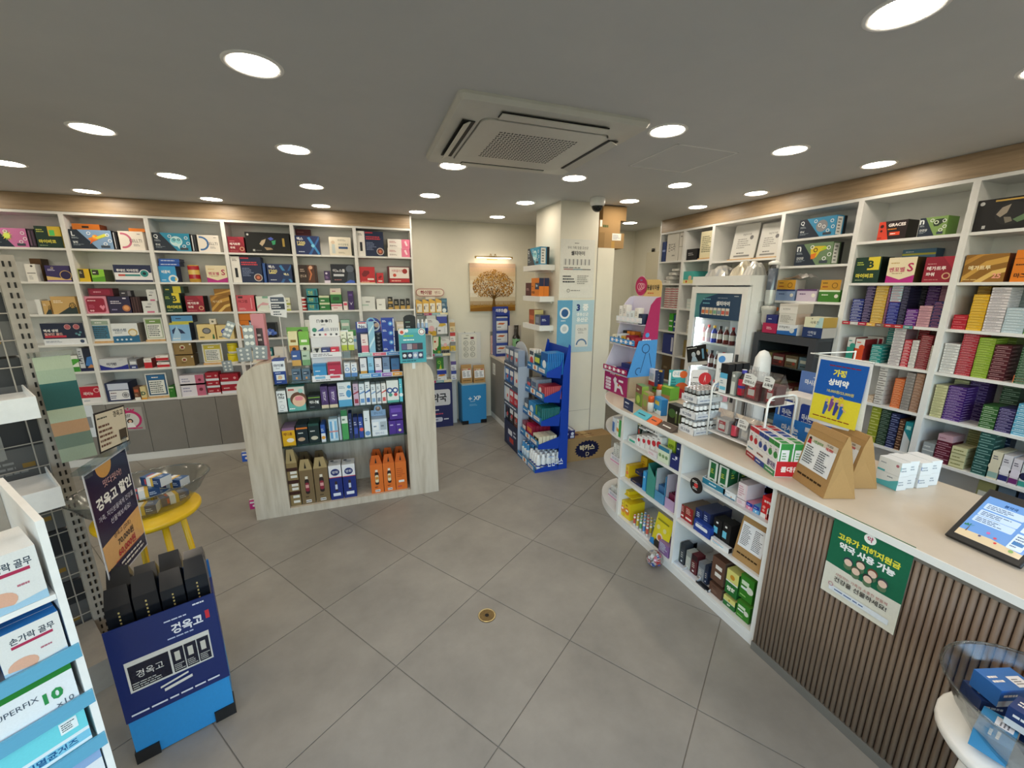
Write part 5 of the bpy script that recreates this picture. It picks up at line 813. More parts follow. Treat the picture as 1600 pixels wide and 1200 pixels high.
for s in(-0.245,0.226):obj('end_cap',MB().box(s,s+0.019,-0.1,-0.07,-0.01,-0.0003).build('end_cap','brass'),pl_)
xp=thing('blue_bin','sky blue cardboard bin with white XP emblem and black corner feet','bin',(1.275,4.935,0))
mb=MB().box(-0.16,0.16,0,0.24,0.005,0.52,'#2f86c0');f=Face(mb,(-0.16,0,0.005),(1,0,0),(0,0,1),0.32,0.515)
f.t('XP',0.62,0.66,0.11,'#e8f0f4',b=.03).r(0.26,0.645,0.14,0.022,'#e8f0f4').r(0.319,0.605,0.022,0.1,'#e8f0f4').l(0.34,0.565,0.3,0.025,1,'#d0e2ec').l(0.3,0.46,0.42,0.06,2,'#8abedc')
obj('carton',mb.build('carton','card'),xp);obj('rim',MB().box(-0.155,0.155,0.005,0.235,0.5202,0.535,'#9db4bc').build('rim','card'),xp)
for s in(-0.162,0.082):obj('corner_foot',MB().box(s,s+0.08,-0.003,0.06,0,0.05,'#14171c').build('corner_foot','gloss'),xp)
def paper_bag(name,label,loc,rz,w,d,h,sheet,lean=0.0):
 """standing kraft bag: flat bottom, folded-over top, printed sheet taped to the front"""
 t=thing(name,label,'paper bag',loc,rz)
 v=[(-w/2,0,0),(w/2,0,0),(w/2,d,0),(-w/2,d,0),(-w/2*.97,d*.30,h*.8),(w/2*.97,d*.30,h*.8),(w/2*.97,d*.62,h*.8),(-w/2*.97,d*.62,h*.8),(-w/2*.95,d*.44,h),(w/2*.95,d*.44,h),(w/2*.95,d*.5,h),(-w/2*.95,d*.5,h),(w/2*.9,d*.5,h*.5),(-w/2*.9,d*.5,h*.5)]
 f_=[(3,2,1,0),(0,1,5,4),(4,5,9,8),(2,3,7,6),(6,7,11,10),(8,9,10,11),(1,2,12),(1,12,5),(2,6,12),(5,12,6),(5,6,10,9),(0,13,3),(0,4,13),(3,13,7),(4,7,13),(4,8,11,7)]
 mb=MB().mesh_(v,f_,'#a98658');nrm=Vector((0,-h*.8,d*.3)).normalized();up=Vector((0,d*.3,h*.8)).normalized()
 mb.mesh_([(-w/2*.955,d*.36,h*.9),(w/2*.955,d*.36,h*.9),(w/2*.955,d*.40,h*1.005),(-w/2*.955,d*.40,h*1.005)],[(0,1,2,3)],'#b48f60')
 obj('bag_body',mb.build('bag_body','kraft'),t)
 L=math.hypot(h*.8,d*.3);mb=MB();sw_=w*0.84
 o=Vector((-w*.42,0,0))+up*(L*.36)+nrm*0.002
 f=Face(mb,o,(1,0,0),up,sw_,L*.64,0.0);f.r(0,0,1,1,'#e6e8ec');f.do(sheet);obj('taped_sheet',mb.build('taped_sheet','paper'),t)
 mb=MB();f=Face(mb,Vector((-w/2,0,0)),(1,0,0),up,w,L,0.001);f.l(0.12,0.14,0.76,0.09,1,'#3f2e1a',short=0.95);obj('print',mb.build('print','kraft'),t)
 return t
bag_sheet=[('r',0,0.82,1,0.18,'#c9b89c'),('p',[(0.03,0.8),(0.14,0.8),(0.12,0.98),(0.06,0.98)],'#a82a2a'),LT(0.2,0.85,0.36,0.1,1,'#b84a2a'),('r',0.66,0.84,0.28,0.12,'#b83a2a'),LT(0.06,0.1,0.38,0.62,8,'#5a6068',3),LT(0.54,0.1,0.38,0.6,8,'#5a6068',5)]
paper_bag('paper_bag','kraft paper bag with price sheet, left on the blue bin',(1.2,4.99,0.5356),0.05,0.14,0.09,0.235,bag_sheet)
paper_bag('paper_bag','kraft paper bag with price sheet, right on the blue bin',(1.36,4.97,0.5356),-0.02,0.15,0.09,0.225,bag_sheet)
fp=thing('flip_pad','white hanging flip pad with floral notice on the back wall','notice',(1.29,5.199,1.165))
obj('sheets',MB().box(-0.15,0.15,-0.012,0,-0.48,0,'#dcdcd8').build('sheets','paper'),fp)
mb=MB();f=Face(mb,(-0.105,-0.0125,-0.345),(1,0,0),(0,0,1),0.2,0.32,0.0005);f.r(0,0,1,1,'#e6e4da').l(0.3,0.93,0.3,0.04,1,'#5a5a2a').l(0.15,0.8,0.4,0.07,1,'#4a4a4a').r(0.6,0.8,0.22,0.09,'#7a2a38')
for i in range(3):
 for j in range(2):f.o_(0.28+0.44*j,0.64-0.24*i,0.1,0.015,'#7a7a70',n=12).l(0.18+0.44*j,0.6-0.24*i,0.2,0.08,3,'#8a8a80',seed=i+j)
obj('notice',mb.build('notice','paper'),fp)
for s in(-0.06,0.07):obj('nail',MB().box(s-0.004,s+0.004,-0.016,-0.001,-0.006,0.004,'#444').build('nail','metal'),fp)
lc=thing('low_cabinet','low grey cabinet with pale worktop beside the column','cabinet',(1.575,3.9,0))
obj('carcass',MB().box(0.02,0.215,0.345,1.29,0.075,0.835).build('carcass','grey_melamine'),lc)
obj('plinth',MB().box(0.004,0.2,0.345,1.29,0.0,0.0745).build('plinth','white_melamine'),lc)
obj('end_panel',MB().box(0.0,0.018,0.345,0.43,0.076,0.834).build('end_panel','grey_melamine'),lc)
for k in range(2):obj('door',MB().box(0.0,0.018,0.433+0.43*k,0.86+0.43*k,0.076,0.834).build('door','grey_melamine'),lc)
obj('worktop',MB().box(-0.012,0.219,0.34,1.292,0.8355,0.865).build('worktop','worktop'),lc)
for k,(y,z)in enumerate(((5.03,0.69),(4.56,0.69))):
 mb=MB().box(-0.0015,0,-0.055,0.055,-0.075,0.075,'#e4e4de');f=Face(mb,(-0.0015,0.055,-0.075),(0,-1,0),(0,0,1),0.11,0.15,0.0003);f.l(0.1,0.1,0.8,0.8,8,'#9aa4ac')
 thing('note_sheet','small white note taped to the grey cabinet door, %s'%['farther from column','nearer the column'][k],'notice',(1.5735,y,z),0,None,mb.build('note_sheet','paper'))
wz=0.8655
br=thing('pouch_rack','indigo counter rack with Korean header on the grey cabinet','display stand',(1.6,4.98,wz))
obj('shell',MB().box(-0.02,0.17,0.12,0.126,0,0.62,'#2a3c8c').box(-0.02,-0.015,-0.01,0.1195,0,0.58,'#33479c').box(0.165,0.17,-0.01,0.1195,0,0.58,'#33479c').box(-0.0145,0.1645,-0.02,0.119,0,0.03,'#2a3c8c').build('shell','card'),br)
mb=MB().box(-0.02,0.17,0.05,0.054,0.52,0.63,'#2b3f96');Face(mb,(-0.02,0.05,0.52),(1,0,0),(0,0,1),0.19,0.11).t('리쥬영',0.38,0.55,0.38,'#e9ecf4',fw=.5,b=.03).c(0.8,0.5,0.25,'#e4dcd4');obj('header',mb.build('header','card'),br)
for k in range(3):thing('patch_pouch','white and blue patch pouch, %s in the indigo rack'%['bottom','middle','top'][k],'pack',(1.674,5.0-0.002*k,wz+0.0305+0.158*k),0,None,carton_mesh(0.15,0.03,0.156,'#dfe3ea',[('r',0,0.66,1,0.3,'#3f56a8'),('p',[(0.05,0.4),(0.3,0.52),(0.8,0.5),(0.6,0.36)],'#c8683a'),LT(0.1,0.1,0.5,0.14,1,'#33384a'),('r',0,0.9,1,0.1,'#c9ccd4')],mat='gloss'))
pkx=thing('pink_pack_rack','clear rack of pink lip packs at the back of the grey cabinet','rack',(1.6,5.13,wz))
obj('rack_shell',MB().box(-0.03,0.09,0.05,0.054,0,0.3).box(-0.03,0.09,-0.01,0.0495,0,0.004).build('rack_shell','clear_plastic'),pkx)
for k in range(2):thing('lip_pack','pink lip pack box, %s of two in clear rack'%['lower','upper'][k],'box',(1.625,5.125,wz+0.005+0.121*k),0,None,carton_mesh(0.1,0.05,0.12,'#e4b4ac',[('c',0.65,0.5,0.18,'#b8342c',{'ry':0.14}),('r',0,0,1,0.2,'#ecd8d0'),LT(0.1,0.7,0.5,0.1,1,'#a86a5a')]))
cp=thing('flask_panel','pale acrylic stand holding a black flask with green label','display stand',(1.672,4.52,wz))
obj('panel',MB().box(-0.06,0.1,0.05,0.056,0.02,0.43,'#b9aea6').box(-0.08,0.115,0.0,0.11,0.0,0.0195,'#cfcac2').build('panel','gloss'),cp)
obj('flask',MB().lathe([(0.03,0.0,'#17140f'),(0.031,0.06,'#1d1a14'),(0.046,0.1,'#1d1a14'),(0.046,0.13,'#7aa878'),(0.046,0.26,'#1d1a14'),(0.044,0.28,'#141210'),(0.026,0.31,'#1a1612'),(0.026,0.42)],n=18).build('flask','gloss',True),cp,(0.02,0.0-0.0,0.02))
f=MB();ff=Face(f,(-0.03,-0.0475,0.145),(1,0,0),(0,0,1),0.05,0.11,0.0);ff.c(0.5,0.62,0.2,'#1a1c1a').c(0.55,0.62,0.08,'#8ab890').c(0.5,0.22,0.1,'#1f4a28');obj('flask_label',f.build('flask_label','gloss'),cp,(0.025,0,0.02))
mb=MB().box(-0.02,0.02,0.0,0.004,-0.07,0.07,'#e0dcd8');Face(mb,(-0.02,0,-0.07),(1,0,0),(0,0,1),0.04,0.14).r(0.15,0.08,0.7,0.84,'#c8403a').r(0.3,0.2,0.4,0.6,'#e8d8d0');obj('price_tag',mb.build('price_tag','card'),cp,(0.08,0.04,0.19))
sh=[]
for k,z in enumerate((1.95,1.65,1.365)):
 s=thing('column_shelf','small white bracket shelf on the column flank, %s of three'%['top','middle','bottom'][k],'shelf',(1.64,3.73,z))
 obj('board',MB().box(0,0.154,0,0.45,-0.052,0).build('board','white_melamine'),s);obj('wall_cleat',MB().box(0.14,0.1545,0.05,0.4,-0.07,-0.0525).build('wall_cleat','white_melamine'),s)
def onsh(k,y0,y1,x0,d,h,desc,base,front,sidec,sidep=()):
 """carton on a column shelf, its wide face towards -X"""
 thing('medicine_box',desc,'box',(x0,(y0+y1)/2,(1.95,1.65,1.365)[k]+0.0005),-PI/2,None,carton_mesh(y1-y0,d,h,base,front,right=sidec,sidep=sidep))
SPN=[('r',0.1,0.06,0.5,0.88,'#e4e4e0'),('l',0.2,0.12,0.3,0.76,5,'#6a6a68',2),('r',0.72,0,0.28,1,'#14181e')]
onsh(0,3.76,4.07,1.645,0.1,0.165,'teal brain carton with Q, top bracket shelf on the column','#2f93b8',Q_,'#3a8ab4',SPN)
onsh(1,3.765,3.96,1.645,0.105,0.175,'orange and navy Mg carton on the middle bracket shelf','#d97a1e',MG,'#d97a1e',[('r',0,0.55,1,0.45,'#1c2448'),('r',0.48,0,0.03,1,'#a85a14')])
onsh(1,3.97,4.13,1.65,0.1,0.13,'maroon carton on the middle bracket shelf','#4a1820',[LT(0.15,0.4,0.6,0.2,2,'#c9a0a0')],'#3a1218')
onsh(2,3.76,3.9,1.665,0.1,0.1,'navy and silver carton on the bottom bracket shelf','#5a6274',[('r',0.1,0.2,0.6,0.6,'#8a92a4')],'#1f2a6a',[LT(0.15,0.4,0.6,0.25,2,'#dfe4f0')])
onsh(2,3.91,4.05,1.66,0.1,0.145,'gold topped rust carton on the bottom bracket shelf','#9a4a2a',[('r',0.1,0.3,0.8,0.3,'#c8683a')],'#d9c88a')
def wall_poster(name,label,x0,x1,z0,z1,base,design,mat='paper'):
 mb=MB().box(-(x1-x0)/2,(x1-x0)/2,-0.002,0,0,z1-z0,base);Face(mb,(-(x1-x0)/2,-0.002,0),(1,0,0),(0,0,1),x1-x0,z1-z0).do(design)
 return thing(name,label,'poster',((x0+x1)/2,CY0-0.0015,z0),0,None,mb.build(name,mat))
wall_poster('poster','white product poster with seven vials on the column',1.8,2.17,1.635,2.18,'#d8d8d2',[('t','우리 가족 맞춤 유산균',0.5,0.86,0.05,'#4a4a4c',{'fw':.6}),('t','셀티아이',0.5,0.77,0.075,'#2a2c34',{'fw':.4,'b':.03}),LT(0.4,0.92,0.2,0.03,1,'#8a8a88')]+[('r',0.1+0.115*k,0.57,0.06,0.1,'#c3c4c2')for k in range(7)]+[('r',0.145+0.115*k,0.57,0.02,0.1,'#6a6c6e')for k in range(7)]+[LT(0.09,0.51,0.8,0.03,1,'#6a6a6a'),('r',0.1,0.49,0.27,0.012,'#8a3a48'),('r',0.37,0.49,0.27,0.012,'#4a7a94'),('r',0.64,0.49,0.25,0.012,'#4a4a4c'),LT(0.08,0.26,0.36,0.14,3,'#3a3c44',4),LT(0.5,0.24,0.38,0.16,5,'#9a9a98',6),('o',0.25,0.13,0.03,0.008,'#6a6a6a'),LT(0.32,0.12,0.45,0.025,1,'#7a7a78')])
wall_poster('poster','pale blue probiotic poster with white pack on the column',1.785,2.19,1.1,1.615,'#a9c6d4',[('r',0,0,0.4,1,'#5f9fc4'),('r',0.4,0,0.6,1,'#aecbd8'),('c',0.2,0.76,0.11,'#e2e8ea'),('c',0.2,0.76,0.075,'#2f5a90'),('c',0.2,0.46,0.09,'#dfe6e8'),('c',0.2,0.46,0.05,'#c0ccd2'),LT(0.1,0.6,0.2,0.03,1,'#e6eef0'),('t','3',0.56,0.86,0.13,'#23357c',{'b':.05}),('t','중',0.76,0.86,0.13,'#eef2f2',{'b':.05}),('t','생유산균',0.68,0.73,0.07,'#eef2f2',{'fw':.42,'b':.03}),('t','유산균',0.68,0.63,0.09,'#eef2f2',{'fw':.42,'b':.04}),('r',0.5,0.1,0.36,0.44,'#d9dad6'),('t','CELLTI',0.68,0.44,0.045,'#4a4a4c',{'fw':.3}),LT(0.58,0.36,0.2,0.04,2,'#8a8a88'),('o',0.68,0.14,0.12,0.03,'#5a7aa0',{'a0':0,'a1':180})],'gloss')
def kbox(label,x0,x1,y0,d,z0,z1,deco=(),rz=0.0,tape=True):
 w=x1-x0;mb=MB().box(-w/2,w/2,0,d,0,z1-z0,'#9c7f58')
 f=Face(mb,(-w/2,0,0),(1,0,0),(0,0,1),w,z1-z0);f.do(deco)
 if tape:Face(mb,(-w/2,0,z1-z0),(1,0,0),(0,1,0),w,d).r(0.44,0,0.12,1,'#b89c6c')
 return thing('cardboard_box',label,'cardboard box',((x0+x1)/2,y0,z0+0.0005),rz,None,mb.build('cardboard_box','kraft'))
kbox('cardboard box with white shipping label, lowest of three by the dome camera',2.215,2.5,3.645,0.34,2.1135,2.255,[('r',0.0,0,0.22,1,'#8e734e'),('r',0.52,0.52,0.36,0.46,'#e0ded4'),LT(0.55,0.58,0.3,0.34,5,'#6a7a94'),('r',0.5,0,0.13,0.45,'#b08c50')])
kbox('cardboard box stencilled in green, middle of three by the dome camera',2.225,2.46,3.66,0.3,2.256,2.375,[('r',0.02,0.45,0.1,0.5,'#e6e4dc'),LT(0.16,0.3,0.42,0.42,1,'#4a5a3a')])
kbox('plain cardboard box, topmost of three by the dome camera',2.265,2.53,3.67,0.28,2.376,2.505)
bk=kbox('large kraft drink carton with navy cog badge on the floor',1.83,2.36,3.44,0.185,0.0,0.245)
mb=MB();f=Face(mb,(-0.265,0,0),(1,0,0),(0,0,1),0.53,0.245,0.001);k_=0.245/0.53
pts=[]
for i in range(40):
 a=i*2*PI/40;r=0.40 if i%2 else 0.345;pts.append((0.46+r*1.5*k_*math.cos(a),0.48+r*math.sin(a)))
f.poly(pts,'#1b1d3c').t('박카스',0.46,0.55,0.26,'#d8c8a4',b=.04).t('D',0.47,0.26,0.17,'#d8c8a4');obj('badge',mb.build('badge','kraft'),bk)
mb=MB();f=Face(mb,(-0.265,0,0.245),(1,0,0),(0,1,0),0.53,0.185,0.001);f.l(0.4,0.4,0.4,0.16,1,'#4a2f1c').l(0.45,0.15,0.3,0.1,1,'#6a2a1c').c(0.3,0.6,0.2,'#5a3a3a');obj('top_print',mb.build('top_print','kraft'),bk)
thing('drink_pack','navy and white drink pack lying on the kraft drink carton','box',(1.885,3.46,0.2465),0,None,carton_mesh(0.1,0.15,0.085,'#20286a',[('c',0.72,0.6,0.2,'#dfe2ea'),('c',0.1,0.6,0.2,'#dfe2ea'),('r',0.5,0.08,0.4,0.28,'#cfd4e4')],top='#3a4488',topp=[('r',0.6,0,0.3,1,'#dfe2ea')]))
BX0,BX1,BYa,BYb=1.442,1.782,3.322,3.795
ss=thing('plaster_stand','royal blue pain patch floor stand with Korean brand on its side','display stand',(BX0,BYa,0))
LZ=[0.03,0.285,0.515,0.745,0.98]
SW_=BX1-BX0
for s,y in((0,0.0),(1,BYb-BYa-0.005)):
 mb=MB();MS=Matrix(((1,0,0,0),(0,0,1,y),(0,1,0,0),(0,0,0,1)))
 mb.prism([(0.24,0),(SW_,0),(SW_,1.21),(SW_-0.02,1.23),(0.27,1.0)],0.0,0.004,'#123fa8',M4=MS)
 for i,z in enumerate(LZ):
  x=[0.0,0.03,0.055,0.08,0.10][i]
  lo=0.0 if i==0 else z-0.045
  mb.prism([(x,lo),(0.241,lo-(0.0 if i==0 else 0.02)),(0.262,z+0.11),(0.24,z+0.055),(x,z+0.0)][::1],0.0,0.004,'#123fa8',M4=MS)
 if s==0:
  f=Face(mb,(0.12,0.0,0.0),(1,0,0),(0,0,1),0.22,0.2,0.0006);f.t('신신파스',0.42,0.42,0.38,'#e6ecf4',fw=.76,b=.03).l(0.08,0.68,0.42,0.12,1,'#a8bfe6')
 obj('side_panel',mb.build('side_panel','card'),ss)
D_=BYb-BYa
obj('back_panel',MB().box(BX1-BX0-0.004,BX1-BX0,0.0045,D_-0.0055,0,1.19,'#123fa8').build('back_panel','card'),ss)
for i,z in enumerate(LZ):
 x=[0.0,0.03,0.055,0.08,0.10][i]
 obj('tray',MB().box(x+0.004,BX1-BX0-0.0045,0.0045,D_-0.0055,z-0.035,z-0.03,'#1038a0').build('tray','card'),ss)
 mb=MB().box(x,x+0.004,0.0045,D_-0.0055,z-0.04,z+0.03,'#2f7fb8');f=Face(mb,(x,D_-0.0055,z-0.04),(0,-1,0),(0,0,1),D_-0.01,0.07)
 f.r(0,0,1,0.3,'#1a5a9c').r(0.3,0.2,0.25,0.7,'#e4e8ea').c(0.42,0.55,0.3,'#d87a2a').r(0.62,0.3,0.3,0.5,'#e0e4e6').l(0.66,0.4,0.24,0.3,2,'#a83a3a',seed=i).l(0.03,0.35,0.24,0.4,1,'#e8eef4',seed=i)
 obj('front_lip',mb.build('front_lip','card'),ss)
def xrow(key,label,group,n,x0,y0,dy,z,w,d,h,base,front,side=None,mat='gloss',name='patch_pack',tilt=0.0):
 me=carton_mesh(w,d,h,base,front,right=side or base,mat=mat)
 for k in range(n):thing(name,label+(', %s from its front'%ORD[k+1]),'pack',(x0,y0,z)if n==1 else(x0+dy[0]*k,y0+dy[1]*k,z),-PI/2,group,me)
tz=[z-0.0295 for z in LZ]
xrow('a','blue patch pouch in the near top pocket of the blue stand','blue patch pouches',9,BX0+0.112,BYa+0.085,(0.0185,0),tz[4],0.15,0.014,0.2,'#2a86cc',[('r',0,0.6,1,0.4,'#1c5aa8'),('c',0.5,0.45,0.2,'#e6f0f6'),('r',0.1,0.05,0.8,0.16,'#e4e8ea')],'#2a78c0')
xrow('a','dark teal patch pouch in the far top pocket of the blue stand','teal patch pouches',8,BX0+0.112,BYa+0.25,(0.02,0),tz[4],0.14,0.013,0.16,'#174a58',[('r',0.1,0.5,0.8,0.3,'#c9d84a'),('r',0.1,0.1,0.8,0.2,'#e4e8ea')],'#2a6a78')
xrow('a','white and red patch pack on the top row of the blue stand','white patch packs',3,BX0+0.112,BYa+0.39,(0.03,0),tz[4],0.12,0.02,0.19,'#e0ddd8',[('c',0.5,0.4,0.22,'#c43a2a'),('r',0.1,0.7,0.8,0.2,'#3a3f48')])
xrow('a','red striped patch pack on the second row of the blue stand','red patch packs',9,BX0+0.09,BYa+0.085,(0.0195,0),tz[3],0.15,0.015,0.125,'#a8303c',[('c',0.3,0.6,0.22,'#e6e2dc'),('p',[(0,0),(1,0),(0.7,0.5),(0,0.35)],'#d8c4b8'),('r',0.4,0.05,0.5,0.25,'#4a7a9c')],'#c05a60')
xrow('a','silver patch box on the second row of the blue stand','silver patch boxes',5,BX0+0.09,BYa+0.27,(0.032,0),tz[3],0.13,0.03,0.15,'#8f9aa8',[('r',0.1,0.5,0.8,0.3,'#4a5a78'),('c',0.4,0.3,0.15,'#d8542a')])
xrow('a','navy patch box on the second row of the blue stand','navy patch boxes',4,BX0+0.09,BYa+0.4,(0.034,0),tz[3],0.1,0.03,0.13,'#23304c',[('r',0.1,0.4,0.8,0.3,'#c84a4a')])
xrow('a','teal green patch pack on the third row of the blue stand','green patch packs',9,BX0+0.065,BYa+0.085,(0.021,0),tz[2],0.15,0.017,0.15,'#1f6a6c',[('r',0,0,0.25,1,'#6a9a4a'),('c',0.55,0.5,0.2,'#2f8a8c'),('r',0.35,0.1,0.5,0.15,'#d8e0dc')],'#2c6f74')
xrow('a','sky blue patch pouch on the third row of the blue stand','sky patch pouches',6,BX0+0.065,BYa+0.26,(0.026,0),tz[2],0.15,0.02,0.15,'#3a8cc8',[('c',0.5,0.5,0.28,'#e0ecf2'),('r',0,0,1,0.2,'#d8822a')])
xrow('a','slate patch box on the third row of the blue stand','slate patch boxes',4,BX0+0.065,BYa+0.4,(0.036,0),tz[2],0.1,0.03,0.14,'#3c4a5c',[('r',0.1,0.4,0.8,0.3,'#d8d4cc')])
xrow('a','cream and black patch box on the fourth row of the blue stand','cream patch boxes',5,BX0+0.042,BYa+0.085,(0.038,0),tz[1],0.14,0.033,0.1,'#e0dcc4',[('r',0.08,0.1,0.84,0.7,'#24221e'),('c',0.5,0.5,0.18,'#d8b84a'),('r',0.1,0.05,0.8,0.1,'#e4dcc0')],'#d9d4bc')
xrow('a','crimson patch box on the fourth row of the blue stand','crimson patch boxes',5,BX0+0.042,BYa+0.255,(0.04,0),tz[1],0.14,0.035,0.15,'#b02446',[('r',0.1,0.5,0.8,0.3,'#d87a3a'),('r',0.1,0.1,0.8,0.2,'#e6dcd8')],'#8a1c38')
xrow('a','maroon patch box on the fourth row of the blue stand','maroon patch boxes',4,BX0+0.042,BYa+0.395,(0.05,0),tz[1],0.1,0.04,0.14,'#7a1c30',[('r',0.1,0.4,0.8,0.3,'#e0d0c8')])
cn=MB().lathe([(0.024,0,'#dfe2e4'),(0.025,0.006,'#e9ebec'),(0.025,0.05,'#2a3f8c'),(0.025,0.065,'#e6e9ea'),(0.025,0.125,'#dfe2e4'),(0.019,0.137,'#f0f0f0'),(0.017,0.14,'#eef0f0'),(0.017,0.165,'#e4e8ea'),(0.014,0.17)],n=14).build('spray_can','gloss',True)
cnb=MB().lathe([(0.024,0,'#dfe2e4'),(0.025,0.006,'#c9dcea'),(0.025,0.1,'#e6e9ea'),(0.025,0.125,'#3a8ac0'),(0.02,0.137,'#2f7fb8'),(0.018,0.14,'#2f7fb8'),(0.018,0.17,'#2f7fb8'),(0.014,0.176)],n=14).build('spray_can','gloss',True)
for i in range(5):
 for j in range(4):thing('spray_can','white pain relief spray can, %s from front, %s from near side of the blue stand'%(ORD[i+1],ORD[j+1]),'spray can',(BX0+0.05+0.053*i,BYa+0.04+0.053*j,tz[0]),0,'white spray cans',cn)
 for j in range(3):thing('spray_can','blue capped spray can, %s from front, %s from middle of the blue stand'%(ORD[i+1],ORD[j+1]),'spray can',(BX0+0.05+0.053*i,BYa+0.29+0.06*j,tz[0]),0,'blue capped spray cans',cnb)
DYa,DYb=3.80,3.895
D0,D1=3.80,4.235
ds=thing('dark_patch_stand','grey and navy arched patch stand behind the royal blue one','display stand',(1.445,D0,0))
W_=0.12;Dd=D1-D0
arch=[(0,0),(Dd,0),(Dd,0.98)]+[(Dd/2+Dd/2*math.cos(a),0.98+0.2*math.sin(a))for a in[i*PI/12 for i in range(1,12)]]+[(0,0.98)]
obj('back_board',MB().prism(arch,0,0.004,'#c3c8d0',M4=Matrix(((0,0,1,W_-0.004),(1,0,0,0),(0,1,0,0),(0,0,0,1)))).build('back_board','card'),ds)
for s in(0.0,Dd-0.004):obj('cheek',MB().box(0.0,W_-0.0045,s,s+0.004,0,0.95,'#aeb8c8').build('cheek','card'),ds)
mb=MB().box(0,W_-0.005,0.0045,Dd-0.0045,0,0.28,'#1c2444');f=Face(mb,(0,Dd-0.0045,0),(0,-1,0),(0,0,1),Dd-0.009,0.28);f.r(0.2,0.15,0.5,0.6,'#2c3560').r(0.3,0.5,0.3,0.2,'#d8dce6').r(0.4,0.2,0.3,0.2,'#b0342c').l(0.7,0.5,0.25,0.3,2,'#c9cfe0');obj('base',mb.build('base','card'),ds)
for i,z in enumerate((0.5,0.72,0.94)):
 mb=MB().box(0.0,W_-0.005,0.0045,Dd-0.0045,z-0.006,z,'#8f99a8').box(-0.003,-0.0002,0.0045,Dd-0.0045,z-0.05,z+0.01,'#4a5468');f=Face(mb,(-0.003,Dd-0.0045,z-0.05),(0,-1,0),(0,0,1),Dd-0.009,0.06);f.l(0.05,0.25,0.9,0.5,1,'#dfe4ec',seed=i);obj('tier',mb.build('tier','card'),ds)
for i,(z,cs)in enumerate(((0.2805,('#5a2c24','#241c1e','#141416')),(0.5008,('#b02c3c','#c23a44','#d8dce0')),(0.7208,('#cfd4da','#3a5a8c','#2f6ab0')),(0.9408,('#8a98b0','#4a5a78','#6a7a94')))):
 for j,c in enumerate(cs):thing('patch_box','upright patch box, %s tier, %s place of the arched patch stand'%(['lowest','second','third','top'][i],['near','middle','far'][j]),'box',(1.452,D0+0.075+0.14*j,z),-PI/2,None,carton_mesh(0.125,0.07,0.17 if i else 0.2,c,[('r',0.1,0.55,0.8,0.3,'#e0e4e8' if j!=2 or i else '#3a2a28'),LT(0.15,0.15,0.7,0.25,3,'#c9ccd4'),('c',0.6,0.4,0.12,'#d84a3a')]))
W2D=0.295
R2=[0,2.065,1.775,1.49,1.212,0.918,0.627,0.33]
R2N=['','top','second','third','fourth','fifth','sixth','lowest']
CB={0:(0.918,1.522,'nearest'),1:(1.522,2.126,'second'),2:(2.126,2.717,'third'),3:(2.717,3.47,'fridge'),4:(3.47,3.878,'narrow'),5:(3.878,4.286,'far end')}
LV={0:R2[1:],1:R2[1:],2:[2.135,1.918,1.63],3:[2.0],4:[2.033,1.783,1.502,1.227,0.95,0.63],5:[2.04,1.783,1.502,1.227,0.95,0.63]}
for b,(ya,yb,nm)in CB.items():
 shelving_bay('wall_shelving','white open shelving, %s bay along the right wall'%nm,(W2X,yb,0),-PI/2,yb-ya-0.0002,W2D,LV[b],2.372,0.0 if b not in(2,3)else(0.0 if b==2 else 1.97))
shelving_bay('wall_shelving','white open shelving bay running out of view along the right wall',(W2X,0.9178,0),-PI/2,0.6,W2D,R2[1:],2.372,0.0)
struct('trim_4',MB().box(W2X-0.004,W2X+0.014,0.3,4.268,2.373,CEIL-0.002).build('trim_4','fascia_wood',M4=Matrix.Identity(4)))
struct('trim_5',MB().box(W2X-0.006,XR-0.002,4.269,4.287,2.374,CEIL-0.001).build('trim_5','white_melamine'))
LY={};STUFF=MB()
def w2(b,zr,px0,px1,pyt,desc,base,front=(),d=0.13,back=0.02,zb=None,row=None,name='medicine_box',cat='box',lab=True,yb=None,**k):
 z=zr if zb is None else zb;X=W2X+back;zx=zr
 y0=Y_at(px0,X,zx)-0.001;y1=Y_at(px1,X,zx)+0.001
 if zb is None:y0=min(y0,LY.get((b,zr,back),9)-0.001);LY[(b,zr,back)]=y1
 lo,hi=CB[b][0]+0.019,CB[b][1]-0.019;y0=min(y0,hi);y1=max(y1,lo)
 h=Z_at(pyt,X,(y0+y1)/2)-z;d=min(d,W2D-0.012-back);h=min(h,min([2.349]+[q-0.0195 for q in LV[b]if q>z+0.03])-z)
 lb='%s, %s shelf of %s right-wall bay'%(desc,row,CB[b][2])if lab else desc
 o=thing(name,lb,cat,(X,(y0+y1)/2,z+0.0004),-PI/2,None,carton_mesh(y0-y1,d,h,base,front,**k));o['top']=z+h+0.001;return o
